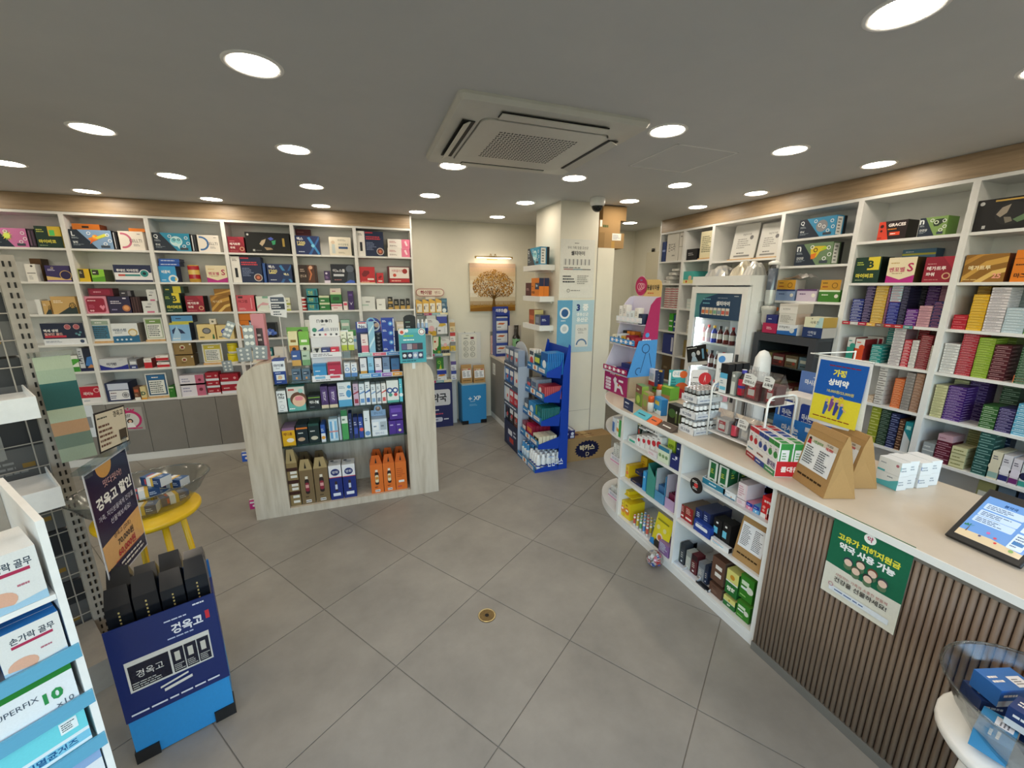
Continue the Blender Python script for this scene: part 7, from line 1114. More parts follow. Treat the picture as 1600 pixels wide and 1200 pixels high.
for k in range(6):obj('grille_bar',MB().box(-0.0825,-0.079,-0.04+0.015*k,-0.037+0.015*k,0.62,1.1,'#c3c6c8').build('grille_bar','gloss'),ft)
w2(5,2.04,1033,1039,378,'navy box at the end panel','#24386c',[('r',0.1,0.5,0.8,0.1,'#8a9ac8')],row='top')
w2(5,2.04,1040,1058,363,'white carton with grey script, upper pile left','#d4d0c8',[('t','혼드라',0.45,0.5,0.3,'#4a4a4a',{'fw':.6}),LT(0.5,0.15,0.4,0.1,1,'#8a8a84')],row='top',d=0.2)
w2(5,2.04,1059,1070,362,'white carton end with grey script, upper pile right','#d8d4cc',[LT(0.2,0.8,0.6,0.1,1,'#7a7a74'),('r',0,0.48,1,0.02,'#9a968e')],row='top',d=0.2)
w2(4,2.033,1072,1088,389,'black carton with grey print','#1c1c20',[LT(0.15,0.4,0.7,0.3,2,'#a8a8a8')],row='top',back=0.0+0.02)
X=W2X+0.03;y0=Y_at(1092,X,2.033);y1=Y_at(1114,X,2.033);h=Z_at(359,X,y1)-2.033;w=y0-y1
tcp=thing('text_plaque','cream text plaque on wooden foot, top shelf of narrow right-wall bay','sign',(X,(y0+y1)/2,2.0335),-PI/2)
obj('wooden_base',MB().box(-w/2,w/2,-0.02,0.05,0,0.012).build('wooden_base','light_wood'),tcp)
mb=MB().box(-w/2,w/2,0,0.006,0.0122,h,'#d6cfae');Face(mb,(-w/2,0,0.0122),(1,0,0),(0,0,1),w,h).l(0.1,0.2,0.8,0.6,9,'#6a6a58');obj('panel',mb.build('panel','gloss'),tcp)
w2(4,1.783,1066,1084,424,'turquoise carton with cartoon child','#4aa8a4',[('r',0,0,1,0.3,'#d8cf8a'),('c',0.6,0.45,0.2,'#d8b49c'),('c',0.3,0.15,0.1,'#c8402c')],row='second',d=0.2)
for k in range(4):w2(5,1.783,1036+4*k,1046+4*k,438-6*k,'white flat pack, %s in the loose pile'%ORD[k+1],'#cfcdc8',[LT(0.2,0.3,0.5,0.4,1,'#4a4a4a')],row='second',zb=1.783+0.0475*k,d=0.18)
zc=1.502
for k in range(3):
 X=W2X+0.02;y0=Y_at(1037+8*k,X,zc)-.001;y1=Y_at(1044.5+8*k,X,zc)+.001;h=(Z_at(449,X,y0)-zc)/9
 for i in range(9):
  k0=zc+0.0006+h*i;STUFF.box(X,X+0.13,y1,y0,k0,k0+h-0.0014,'#d4ccc8');Face(STUFF,(X,y0,k0),(0,-1,0),(0,0,1),y0-y1,h-0.0014).do([('r',0,0,1,0.35,'#a83a44'),LT(0.2,0.5,0.6,0.3,1,'#8a7a78')])
for b,zz,a,b_,t_,nm,c in((4,1.502,1072,1079,467,'white and teal stacked cartons','#c6d0cc'),(5,1.227,1044,1050,490,'bright green upright carton','#3a9a2c'),(5,1.227,1051,1057,492,'navy and white upright carton','#2a4a7c'),(4,1.227,1072,1078,500,'cream stacked cartons','#d0ccc0'),(5,0.95,1034,1056,522,'indigo file box','#2f3c80'),(4,0.95,1066,1076,532,'olive paper bundle','#8a7a4a'),(4,0.63,1060,1078,545,'brown cardboard carton','#6a543a'),(5,0.63,1032,1056,545,'dark cardboard carton','#5c4a34')):
 w2(b,zz,a,b_,t_,nm,c,[('r',0.1,0.55,0.8,0.08,'#e0e0da'),('r',0.1,0.25,0.8,0.08,'#e0e0da')]if zz>1 else[('r',0.7,0.15,0.15,0.7,'#c9cce0')]if 'file' in nm else[LT(0.2,0.4,0.5,0.2,1,'#8a7a60')],row={1.502:'third',1.227:'fourth',0.95:'fifth',0.63:'sixth'}[zz])
ic=thing('wall_panel_box','cream wall box with black knob on the far right wall','switch box',(XR-0.0005,4.73,1.9))
obj('box_cover',MB().box(-0.035,0,-0.14,0.14,-0.15,0.3,'#d2ccb8').build('box_cover','paint'),ic);obj('knob',MB().lathe([(0.02,0.3005),(0.02,0.34),(0.015,0.345)],-0.018,0.03,12,col='#141414').build('knob','gloss',True),ic)
sf=thing('packed_cartons','rear rows and small stacks of flat cartons packed along the right wall','cartons',(0,0,0),0,None,STUFF.build('packed_cartons','card'));sf['kind']='stuff'
CTZ=0.893
WX=1.70
wu=thing('counter_shelf_unit','white two-bay counter shelf with curved open end','shelving',(WX,0,0))
for y,w in((1.166,0.026),(1.752,0.022),(2.338,0.024)):obj('upright',MB().box(0,0.34,y,y+w,0,0.866).build('upright','white_melamine'),wu)
SZ=[0.066,0.378,0.668]
for ya,yb in((1.1922,1.7518),(1.7742,2.3378)):
 for z in SZ:obj('shelf',MB().box(0.002,0.325,ya,yb,z-0.02,z).build('shelf','white_melamine'),wu)
 obj('kick_board',MB().box(0.0,0.016,ya,yb,0,0.0458).build('kick_board','white_melamine'),wu)
 obj('top_rail',MB().box(0.0,0.02,ya,yb,0.846,0.866).build('top_rail','white_melamine'),wu)
 obj('back_panel',MB().box(0.326,0.338,ya,yb,0,0.866).build('back_panel','white_melamine'),wu)
def qell(rx,ry,n=12):return[(0.345-rx*math.cos(a),2.3625+ry*math.sin(a))for a in[i*PI/2/n for i in range(n+1)]]
end=qell(0.345,0.5)
for z,t in((0.066,0.066),(0.378,0.02),(0.668,0.02)):obj('curved_shelf',MB().prism([(0.345,2.3625)]+end[::1],z-t,z).build('curved_shelf','white_melamine'),wu)
obj('curved_top_rail',MB().prism([(0.345,2.3625)]+end,0.846,0.866).build('curved_top_rail','white_melamine'),wu)
for za,zb_ in((0.0662,0.3578),(0.3782,0.6478),(0.6682,0.8458)):obj('end_back',MB().box(0.33,0.345,2.3625,2.8,za,zb_).build('end_back','white_melamine'),wu)
sc=thing('slatted_counter','brown half-round slatted service counter front','counter',(1.69,0,0))
obj('carcass',MB().box(0.012,0.66,-0.35,1.1655,0.0,0.866).build('carcass','slat_wood'),sc)
obj('backing',MB().box(0.0068,0.0118,-0.35,1.1655,0.045,0.866,'#3a2e28').build('backing','paint'),sc)
obj('toe_strip',MB().box(-0.006,0.0116,-0.35,1.1655,0.0,0.044,'#6f6c66').build('toe_strip','paint'),sc)
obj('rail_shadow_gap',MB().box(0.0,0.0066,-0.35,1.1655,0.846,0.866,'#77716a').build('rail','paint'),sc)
sp=[(0.0092*math.sin(a),0.0-0.0+0.0065-0.0115*math.cos(a))for a in[-PI/2+i*PI/6 for i in range(7)]]
slm=MB().prism([(0.0066-0.0105*math.cos(a),0.0092*math.sin(a))for a in[-PI/2+i*PI/6 for i in range(7)]],0.0445,0.8455).build('slat','slat_wood',True)
for k in range(75):
 y=1.1555-0.0199*k
 obj('slat',slm,sc,(0,y,0))
wt=thing('counter_worktop','beige counter worktop with white front edge and curved end','worktop',(0,0,0))
def wtop(inset,z0,z1):
 e=[(WX+0.355-(0.38-inset)*math.cos(a),2.35+(0.535-inset)*math.sin(a))for a in[i*PI/2/14 for i in range(15)]]
 return[(1.675+inset,-0.35),(2.385,-0.35),(2.385,2.885-inset)][::1]+[(WX+0.355,2.885-inset)]+e[::-1][1:]
obj('top_board',MB().prism(wtop(0.004,0,0),0.8665,CTZ).build('top_board','worktop'),wt)
ebp=[(1.675,-0.35)]+[(WX+0.355-0.38*math.cos(a),2.35+0.535*math.sin(a))for a in[i*PI/2/14 for i in range(15)]]
ebi=[(1.6787,-0.35)]+[(WX+0.355-0.3763*math.cos(a),2.35+0.5313*math.sin(a))for a in[i*PI/2/14 for i in range(15)]]
mb=MB();n=len(ebp)
mb.mesh_([(x,y,0.8662)for x,y in ebp]+[(x,y,CTZ+0.0006)for x,y in ebp]+[(x,y,CTZ+0.0006)for x,y in ebi]+[(x,y,0.8662)for x,y in ebi],[(i+1,i,n+i,n+i+1)for i in range(n-1)]+[(n+i+1,n+i,2*n+i,2*n+i+1)for i in range(n-1)])
obj('edge_band',mb.build('edge_band','white_plastic'),wt)
mb=MB().box(-0.0015,0,-0.125,0.125,0,0.353,'#1f6a4c');f=Face(mb,(-0.0015,0.125,0),(0,-1,0),(0,0,1),0.25,0.353,0.0004)
f.poly([(0,0),(1,0),(1,0.36),(0.75,0.355),(0.3,0.36),(0,0.37)],'#dfddd0').c(0.5,0.86,0.055,'#f0f0ec').t('약',0.5,0.86,0.06,'#b0305c',b=.03).t('고유가 피해지원금',0.5,0.735,0.075,'#e8e24a',fw=.8,b=.04).t('약국 사용 가능',0.5,0.635,0.085,'#f3f5f3',fw=.82,b=.05)
for x,y,c1,c2 in((0.3,0.49,'#3a3f4c','#e6c8b4'),(0.46,0.53,'#4a3f3a','#e8ceb8'),(0.62,0.51,'#7a4a3a','#e8ccb8'),(0.42,0.44,'#5a5a48','#e6c8b4'),(0.58,0.43,'#3f3a3a','#e6c8b4'),(0.76,0.47,'#4a4a50','#e6c8b4')):f.c(x,y-0.05,0.04,'#5f7a5c').c(x,y+0.008,0.046,c1).c(x,y-0.004,0.038,c2)
f.t('사랑하는 가족과 소중한 분들께',0.52,0.285,0.035,'#a8504a',fw=.72).t('건강을 선물하세요!',0.52,0.225,0.06,'#3a3a38',fw=.74,b=.02).r(0.12,0.07,0.8,0.06,'#dfe6ee').l(0.2,0.085,0.66,0.03,1,'#4a6a9c').o_(0.14,0.14,0.025,0.006,'#b06a7c').r(0.02,0.94,0.2,0.03,'#e4e8e6').r(0.76,0.945,0.2,0.03,'#e4e8e6')
thing('counter_notice','green and cream notice with family drawing taped to the slatted counter','notice',(1.6845,0.795,0.542),0,None,mb.build('counter_notice','paper'))
LC={}
def cs(bay,lv,px0,px1,pyt,desc,base,front=(),d=0.12,back=0.03,zb=None,name='medicine_box',cat='box',lab=True,**k):
 z=SZ[lv]if zb is None else zb;X=WX+back
 y0=Y_at(px0,X,SZ[lv])-0.001;y1=Y_at(px1,X,SZ[lv])+0.001;lo,hi=((1.194,1.75),(1.776,2.336))[bay]
 if zb is None:y0=min(y0,LC.get((bay,lv,back),9)-0.001);LC[(bay,lv,back)]=y1
 y0=min(y0,hi);y1=max(y1,lo);h=min(Z_at(pyt,X,(y0+y1)/2)-z,(0.355,0.645,0.843)[lv]-z);d=min(d,0.322-back)
 lb='%s, %s row, %s counter bay'%(desc,['bottom','middle','top'][lv],['slat-side','curved-end'][bay])
 o=thing(name,lb,cat,(X,(y0+y1)/2,z+0.0005),-PI/2,None,carton_mesh(y0-y1,d,h,base,front,**k));o['top']=z+h+0.001;o['w']=y0-y1;return o
g1=cs(1,2,979,1000,665,'dark green stomach carton','#2f4a3c',[('p',[(0.2,0.55),(0.5,0.8),(0.8,0.5),(0.5,0.3)],'#c03a2c'),LT(0.15,0.1,0.6,0.1,1,'#c9d4c8')],back=0.12,d=0.18,right='#24382e',sidep=[('c',0.2,0.5,0.25,'#dfe6e0'),LT(0.35,0.3,0.5,0.4,2,'#9fb4a8')])
cs(1,2,978,1000,651,'cream and green carton on the stomach carton','#cfc7a4',[('c',0.5,0.35,0.2,'#8a3a24')],zb=g1['top'],back=0.12,d=0.18,right='#2a4034',sidep=[('c',0.2,0.5,0.25,'#dfe6e0'),LT(0.35,0.3,0.5,0.4,2,'#9fb4a8')])
cs(1,2,982,993,684,'white and teal carton','#e4e6e6',[('r',0.1,0.1,0.8,0.45,'#2aa088'),LT(0.2,0.7,0.6,0.14,1,'#8a6a7a')],d=0.07)
HT=[('c',0.45,0.62,0.16,'#c22838'),('p',[(0.26,0.58),(0.64,0.58),(0.45,0.4)],'#c22838'),('r',0.75,0.1,0.05,0.7,'#4a4448'),LT(0.15,0.82,0.6,0.1,1,'#8a8488')]
for k in range(5):o=cs(1,2,994+7.6*k,1001.4+7.6*k,681+0.5*k,'white heart carton, %s from the left'%ORD[k+1],'#e6e6e6',HT,d=0.1)
for k in range(3):cs(1,2,996+10.5*k,1006+10.5*k,671+k,'flat white carton, %s on the heart cartons'%ORD[k+1],'#e2e3e4',[('c',0.2,0.5,0.25,'#3a3a3c'),LT(0.4,0.35,0.5,0.3,1,'#6a6a6e')],zb=o['top']+0.0,d=0.1)
cs(1,2,1041,1052,684,'lime green carton with globe','#a8c43a',[('c',0.5,0.3,0.2,'#5aa07a'),('t','비타',0.5,0.66,0.14,'#2a4a1c',{'fw':.7,'b':.03}),('r',0,0.88,1,0.12,'#cfdc5a')],back=0.05,right='#8aa82c',d=0.1)
cs(1,2,1054,1062,694,'navy carton beside the lime one','#22306a',[LT(0.2,0.7,0.6,0.14,1,'#c9d0e8')],back=0.05)
def tray(label,x0,y0,y1,z,d,h,base,front,lip=None):
 """open shelf-ready tray: floor, low front, sloped cheeks, back"""
 w=y0-y1;t=thing('display_tray',label,'display tray',(x0,(y0+y1)/2,z+0.0004),-PI/2)
 mb=MB().box(-w/2,w/2,0,0.002,0,h,base).box(-w/2,w/2,0.0022,d,0,0.002,base)
 for s in(-w/2,w/2-0.002):mb.mesh_([(s,0.002,0.002),(s+0.002,0.002,0.002),(s+0.002,d,0.002),(s,d,0.002),(s,0.002,h),(s+0.002,0.002,h),(s+0.002,d,h*2.2),(s,d,h*2.2)],[(0,1,5,4),(1,2,6,5),(2,3,7,6),(3,0,4,7),(4,5,6,7)],'#cfcfcf')
 Face(mb,(-w/2,0,0),(1,0,0),(0,0,1),w,h).do(front);obj('tray_card',mb.build('tray_card','card'),t);return t
def trayp(label,bay,lv,px0,px1,pyt,base,front,d=0.14,back=0.012):
 X=WX+back;y0=Y_at(px0,X,SZ[lv]);y1=Y_at(px1,X,SZ[lv]);lo,hi=((1.194,1.75),(1.776,2.336))[bay];y0=min(y0,hi);y1=max(y1,lo)
 return tray(label,X,y0,y1,SZ[lv],d,Z_at(pyt,X,(y0+y1)/2)-SZ[lv],base,front)
cs(1,2,1012,1025,705,'low white tray carton with pink rules','#e6e0e4',[LT(0.1,0.2,0.8,0.5,3,'#c87a8c')],back=0.006,d=0.02)
cs(1,2,1027,1044,699,'low teal and pale green tray front','#d8e4cc',[('r',0,0.75,1,0.25,'#2f7a9c')]+[('c',0.2+0.3*k,0.4,0.12,'#7a9a6a')for k in range(3)],back=0.006,d=0.02)
cs(1,2,1046,1062,712,'low navy tray front','#1f2a6c',[LT(0.2,0.6,0.6,0.16,1,'#c9d0e8'),('r',0.5,0.75,0.2,0.2,'#dfe2ea')],back=0.006,d=0.02)
for k in range(5):cs(1,1,977+5.4*k,982.1+5.4*k,727-0.8*k,'yellow effervescent carton, %s from the left'%ORD[k+1],'#d9b01c',[('c',0.5,0.4,0.14,'#d8703a'),LT(0.2,0.6,0.6,0.2,2,'#8a4a1c')],back=0.04+0.02*0,d=0.12)if k<1 else None
yb0=Y_at(977,WX+0.04,SZ[1])
for k in range(6):thing('medicine_box','yellow effervescent carton, %s behind the first, curved-end counter bay'%ORD[k+1],'box',(WX+0.04+0.122+0.0+0.025*k-0.0,yb0-0.045,SZ[1]+0.0005),-PI/2,'yellow effervescent cartons',carton_mesh(0.07,0.023,0.15,'#d4aa1a',[LT(0.2,0.6,0.6,0.2,2,'#8a4a1c')]))if k<5 else None
for k in range(2):cs(1,1,985+6*k,1001,752-16*k,'navy gold-lettered carton, %s of two'%['lower','upper'][k],'#1a2046',[LT(0.2,0.5,0.6,0.25,1,'#c9a85a')],zb=SZ[1]+0.082*k,back=0.035,d=0.11)
cs(1,1,1003,1008,737,'thin sky blue carton','#3a98d4',[LT(0.2,0.6,0.6,0.2,1,'#e6f0f8')],back=0.03,d=0.2)
for k,(a,b_,t_,nm,c1,inner)in enumerate(((1009,1021,757,'sea green','#3f8f84','#2c6a60'),(1022,1036,772,'steel blue','#4a8ab4','#b0b4b8'),(1038,1052,788,'lilac','#b49ac0','#b9b0bc'))):
 X=WX+0.02;y0=Y_at(a,X,SZ[1]);y1=Y_at(b_,X,SZ[1]);w=y0-y1;t=thing('pouch_holder','%s open cut-out dispenser, middle row of curved-end counter bay'%nm,'display box',(X,(y0+y1)/2,SZ[1]+0.0005),-PI/2)
 mb=MB().box(-w/2,w/2,0.0,0.003,0,0.07,c1).box(-w/2,-w/2+0.003,0.0032,0.2,0,0.22,inner).box(w/2-0.003,w/2,0.0032,0.2,0,0.2,c1).box(-w/2+0.0032,w/2-0.0032,0.197,0.2,0,0.22,inner).box(-w/2+0.0032,w/2-0.0032,0.0032,0.1968,0,0.003,inner)
 mb.mesh_([(-w/2,0.0032,0.22),(-w/2,0.0005,0.07),(w/2,0.0005,0.07),(w/2,0.0032,0.14)],[(0,1,2,3)],c1)if k==0 else None
 obj('shell',mb.build('shell','card'),t)
 for q in range(3):obj('sachet',MB().box(-w/2+0.008,w/2-0.008,0.02+0.02*q,0.028+0.02*q,0.0035,0.12-0.01*k,['#5aa890','#3a6a9c','#6a2440'][k]).build('sachet','gloss'),t)
for k in range(2):cs(1,0,965.5+9*k,974+9*k,782+4*k,'yellow vitamin carton with orange face, %s of two'%['left','right'][k],'#e0c41c',[('c',0.5,0.45,0.22,'#e08a2a'),LT(0.2,0.72,0.6,0.16,1,'#8a4a1c'),('c',0.4,0.5,0.06,'#fff'),('c',0.6,0.5,0.06,'#fff')],d=0.13,back=0.03)
yt=SZ[0]+0.125
o=cs(1,0,971,985,775,'yellow vitamin carton lying on the pair','#e0c41c',[('r',0.7,0.3,0.15,0.4,'#5a3a14'),LT(0.1,0.3,0.5,0.4,1,'#a87a1c')],zb=Z_at(782,WX+0.03,2.25)+0.002,back=0.05,d=0.12);cs(1,0,972,981,767,'topmost yellow vitamin carton of the pile','#dcc01a',[('r',0.3,0.3,0.2,0.3,'#c8502a')],zb=o['top'],back=0.06,d=0.1)
trayp('white tray of colourful lip tubes at the floor shelf, curved-end bay',1,0,988,1013,838,'#e0e2ea',[('q',0.06,0.15,0.4,0.7,0.1,'#c3cbe0'),LT(0.1,0.3,0.8,0.4,2,'#4a5a8a')],0.16)
ty0=Y_at(988,WX+0.03,SZ[0]);ty1=Y_at(1013,WX+0.03,SZ[0])
lt_=[MB().lathe([(0.008,0,'#e6e2da'),(0.009,0.02,c),(0.009,0.06,'#ece8e2'),(0.009,0.075,c),(0.007,0.085)],n=8).build('lip_tube','gloss',True)for c in('#c85a4a','#c8b03a','#5aa06a','#5a8ac0')]
for i in range(5):
 for j in range(4):thing('lip_tube','small capped lip tube, tray place %s across, %s deep'%(ORD[i+1],ORD[j+1]),'tube',(WX+0.03+0.03*j,ty0-0.022-(ty0-ty1-0.04)*i/4.0,SZ[0]+0.003),0,'lip tubes in the white tray',lt_[(i+j)%4])
def pouch(name,label,loc,rz,w,h,base,front,tilt=0.2,d=0.02,cat='pouch'):
 t=thing(name,label,cat,loc,rz);mb=MB();N=6
 P_=lambda i,j,s:(-w/2+w*i/N,s*d/2*(math.sin(PI*i/N)*math.sin(PI*min(1,j/N*1.0))**0.7),h*j/N)
 for s in(-1,1):
  for i in range(N):
   for j in range(N):
    q=[P_(i,j,s),P_(i+1,j,s),P_(i+1,j+1,s),P_(i,j+1,s)]
    mb.face(q if s<0 else q[::-1],base)
 Face(mb,(-w/2,-d/2-0.001,0),(1,0,0),(0,0,1),w,h).do(front)
 o=obj('pouch_body',mb.build('pouch_body','gloss'),t,rot=(-tilt,0,0));return t
yy=Y_at(1034,WX+0.05,SZ[0])
pouch('yellow_pouch','yellow snack pouch leaning at the floor shelf, curved-end bay',(WX+0.02,yy,SZ[0]+0.003),-PI/2,0.15,0.22,'#dcd02c',[('c',0.5,0.32,0.13,'#e6d8c8'),('c',0.5,0.32,0.08,'#c86a3a'),('r',0.15,0.8,0.7,0.05,'#8a8a1c'),('p',[(0.2,0),(0.8,0),(0.7,0.2),(0.3,0.22)],'#2a2824'),('p',[(0,0),(0.3,0),(0.2,0.2),(0,0.15)],'#2f7fc0'),('c',0.3,0.6,0.07,'#e0d890'),('c',0.7,0.6,0.07,'#e0d890')])
bl_=thing('candy_ball_pack','clear round pack of red, white and blue candies poking out of the floor shelf','pack',(WX-0.065,1.83,0.0565))
Rz=random.Random(8);mb=MB()
for k in range(60):
 a=Rz.random()*2*PI;b_=math.acos(Rz.uniform(-1,1));r=0.05;p=Vector((r*math.sin(b_)*math.cos(a),r*math.sin(b_)*math.sin(a),r*math.cos(b_)))
 t1=p.orthogonal().normalized()*0.012;t2=p.normalized().cross(t1);mb.face([p+t1,p+t2,p-t1,p-t2],Rz.choice(['#c8303c','#e6e6ea','#3a6ac0','#e6e6ea','#d86a7a']))
obj('candies',mb.build('candies','gloss'),bl_);obj('clear_shell',MB().lathe([(0.055*math.sin(i*PI/10)+0.0001,-0.055*math.cos(i*PI/10))for i in range(11)],n=14,caps=False).build('clear_shell','clear_plastic',True),bl_)
mb=MB().box(0.068,0.17,-0.04,0.05,0.0105,0.09,'#8a6aa0');Face(mb,(0.068,0.05,0.0105),(0,-1,0),(0,0,1),0.09,0.088).l(0.1,0.15,0.8,0.7,6,'#c0d8e0');obj('neck_card',mb.build('neck_card','gloss'),bl_)
zb_=pouch('zip_bag','clear zip bag with grey beads, top row of slat-side counter bay',(WX+0.2,1.66,SZ[2]+0.003),-PI/2,0.16,0.16,'#b9c0be',[('c',0.4,0.5,0.1,'#8a9494'),('c',0.6,0.35,0.07,'#33383a'),('c',0.5,0.25,0.07,'#33383a'),LT(0.2,0.7,0.6,0.14,2,'#6a7a74')],tilt=0.1)
GE=[('r',0.0,0,1,1,'#dfe4de'),('r',0.22,0.3,0.56,0.64,'#1d6a3c'),('l',0.3,0.5,0.4,0.2,3,'#d8dc4a',3),('c',0.5,0.16,0.09,'#2a8a5c'),LT(0.2,0.04,0.6,0.06,1,'#8a8a88')]
for i in range(2):
 for j in range(2):
  y0=(1.576,1.505)[i];thing('medicine_box','tall green and white carton, %s pair, %s, top row of slat-side counter bay'%(['left','right'][i],['front','back'][j]),'box',(WX+0.05+0.075*j,y0,SZ[2]+0.0035),-PI/2,'tall green cartons',carton_mesh(0.062,0.07,0.142,'#1f5a38',GE,right='#1f5a38',sidep=[('l',0.3,0.55,0.4,0.3,3,'#d8dc4a',3),('c',0.5,0.85,0.1,'#3a8a5a')]))
tray('teal edged tray under the tall green cartons, top row of slat-side counter bay',WX+0.03,1.62,1.465,SZ[2],0.19,0.04,'#dfe2e0',[('r',0,0.1,1,0.8,'#2f7f9c'),LT(0.3,0.3,0.5,0.4,1,'#e0ecf0')])
bd=thing('round_badge','round black badge with red figure at the shelf edge of the slat-side bay','badge',(WX-0.004,1.625,0.655))
mb=MB();mb.prism([(0.045*math.cos(i*PI/12),0.045*math.sin(i*PI/12))for i in range(24)],0,0.003,'#1c1c1e',M4=Matrix(((0,0,-1,0),(-1,0,0,0),(0,1,0,0),(0,0,0,1))));f=Face(mb,(-0.003,0.045,-0.045),(0,-1,0),(0,0,1),0.09,0.09,0.0004);f.c(0.5,0.5,0.16,'#c83a3a').l(0.18,0.62,0.6,0.18,2,'#e0dcd8').l(0.25,0.2,0.5,0.18,2,'#e0dcd8');obj('badge_disc',mb.build('badge_disc','gloss'),bd)
DB=[('r',0,0,1,1,'#e4e8ea'),('p',[(0,0),(1,0),(1,0.2),(0,0.12)],'#3a7a9c'),LT(0.15,0.6,0.6,0.14,1,'#4a5a6a'),('c',0.25,0.32,0.1,'#6a9ac8'),('c',0.7,0.32,0.12,'#e0b090')]
o=cs(0,2,1129,1148,768,'white pain pill carton with small figures, front','#e4e8ea',DB,d=0.08,back=0.03);cs(0,2,1140,1158,745,'white pain pill carton with small figures, behind','#e4e8ea',DB,d=0.1,back=0.14)
PW=[LT(0.1,0.15,0.7,0.7,5,'#c88a9c'),('r',0.84,0,0.16,1,'#e0c8d0')]
for k in range(2):cs(0,2,1150,1164,781-26*k,'pale pink lined carton, %s of two'%['lower','upper'][k],'#e4d8dc',PW,zb=(None if k==0 else SZ[2]+0.083)if k else None,d=0.13,back=0.03)if k==0 else cs(0,2,1150,1164,756,'pale pink lined carton, upper of two','#e4d8dc',PW,zb=Z_at(781,WX+0.03,1.36)+0.002,d=0.13,back=0.03)
for k in range(2):cs(0,2,1165+10.5*k,1175+10.5*k,786+5*k,['pink and blue cold carton','sky and navy cold carton'][k],['#d88aa4','#6aaad8'][k],[('r',0,0.5,1,0.5,'#22389a'),LT(0.15,0.62,0.7,0.16,1,'#e0e6f4'),('c',0.5,0.25,0.1,'#e9eef4')],d=0.1)
cs(0,2,1187,1204,778,'red throat carton with white capsule shape','#c81f24',[('r',0,0,0.5,0.2,'#e9e6e4'),('q',0.56,0.04,0.3,0.52,0.1,'#e6e2e0'),('q',0.6,0.04,0.22,0.26,0.08,'#b01c24'),('t','코푸정',0.5,0.78,0.12,'#f3efec',{'fw':.8,'b':.04}),('c',0.25,0.5,0.07,'#e89a90'),('c',0.25,0.34,0.06,'#e89a90')],d=0.1)
for k in range(2):cs(0,2,1186,1200,760-8*k,'blue flat carton, %s behind the red throat carton'%['lower','upper'][k],'#2438a4',[LT(0.2,0.3,0.5,0.4,1,'#c9d4f0')],zb=SZ[2]+0.0005+0.06*k,back=0.15,d=0.12)
RX=[('r',0,0,1,1,'#8a1c1c'),('r',0,0,1,0.4,'#a01f22'),('q',0.12,0.16,0.76,0.12,0.05,'#ecdcd8'),LT(0.12,0.5,0.7,0.4,4,'#e0b8a8')]
for k in range(2):cs(0,1,1056+13*k,1068.3+13*k,789+5*k,'dark red carton with bronze flank, %s of two'%['left','right'][k],'#7a1a1a',RX,d=0.16,top='#6a5238',right='#7a6240')
cs(0,1,1083,1108,818,'royal blue tray carton with white pill','#1f3f94',[('q',0.1,0.4,0.75,0.3,0.1,'#e4e8f0'),LT(0.15,0.75,0.6,0.12,1,'#b9c8e4')],d=0.03,back=0.012)
for k in range(2):cs(0,1,1084+11.5*k,1095+11.5*k,796+5*k,'dark blue upright carton, %s of two in the royal blue tray'%['left','right'][k],'#1c2c62',[LT(0.2,0.55,0.6,0.3,3,'#c0cce4'),('r',0.2,0.3,0.5,0.08,'#dfe4f0')],d=0.16,back=0.045,top='#3a3f5c',right='#2a3050')
for i in range(2):
 for j in range(2):cs(0,1,1112+13.5*i,1124.5+13.5*i,812+7*i,'black carton with sky blue panel, %s, %s'%(['left','right'][i],['front','rear'][j]),'#141416',[('r',0.05,0.35,0.5,0.28,'#6ac0dc'),('r',0.3,0.8,0.25,0.08,'#e4e4e4'),LT(0.1,0.1,0.5,0.14,1,'#6a6a6c')],d=0.075,back=0.04+0.08*j)
cs(0,1,1110,1138,848,'black and white tray front with sky blue print','#e4e6e8',[('r',0.1,0.35,0.6,0.14,'#5ab4d4'),LT(0.1,0.6,0.7,0.2,2,'#c85a5a'),LT(0.1,0.1,0.6,0.14,1,'#8a8a8c')],d=0.024,back=0.012,right='#141416')
paper_bag('paper_bag','kraft paper bag with printed list in the slat-side counter bay',(WX+0.02,1.285,SZ[1]+0.0006),-PI/2,0.16,0.12,0.255,[LT(0.06,0.1,0.38,0.8,12,'#4a4f58',3),LT(0.54,0.1,0.38,0.8,12,'#4a4f58',5)])
for k,(a,b_,t_,nm,c1,c2)in enumerate(((1052,1060,848,'silver grey','#8f9488','#5a5f5c'),(1061,1068,850,'charcoal','#33383e','#22262c'),(1070,1077,862,'pale grey','#b4b8b0','#8a8f8a'),(1078,1087,868,'maroon','#5a2026','#2a1216'),(1089,1098,880,'grey speckled','#8a8f94','#6a7078'),(1099,1104,884,'navy','#22304c','#1a2438'))):
 for j in range(2):cs(0,0,a,b_,t_-2*j,'%s mask pouch carton, %s'%(nm,['front','rear'][j]),c1,[('r',0,0.7,1,0.3,c2),LT(0.2,0.3,0.6,0.3,3,'#c9c6bc'),('r',0.3,0.1,0.3,0.08,'#e0e0dc')],d=0.06,back=0.05+0.08*j)
trayp('white patterned tray front, left of two at the floor of slat-side bay',0,0,1047,1066,883,'#dfe4ec',[('q',0.1,0.3,0.3,0.4,0.1,'#b9c8e4'),LT(0.45,0.3,0.5,0.4,2,'#7a8cb8')],0.035)
trayp('white patterned tray front, right of two at the floor of slat-side bay',0,0,1067,1086,903,'#dfe4ec',[('q',0.55,0.3,0.3,0.4,0.1,'#b9c8e4'),LT(0.1,0.3,0.4,0.4,2,'#7a8cb8')],0.035)
trayp('black tray front at the floor of slat-side bay',0,0,1087,1106,915,'#1c2028',[LT(0.3,0.5,0.4,0.2,1,'#8a94a4'),('r',0.8,0.15,0.15,0.3,'#dfe2e4')],0.035)
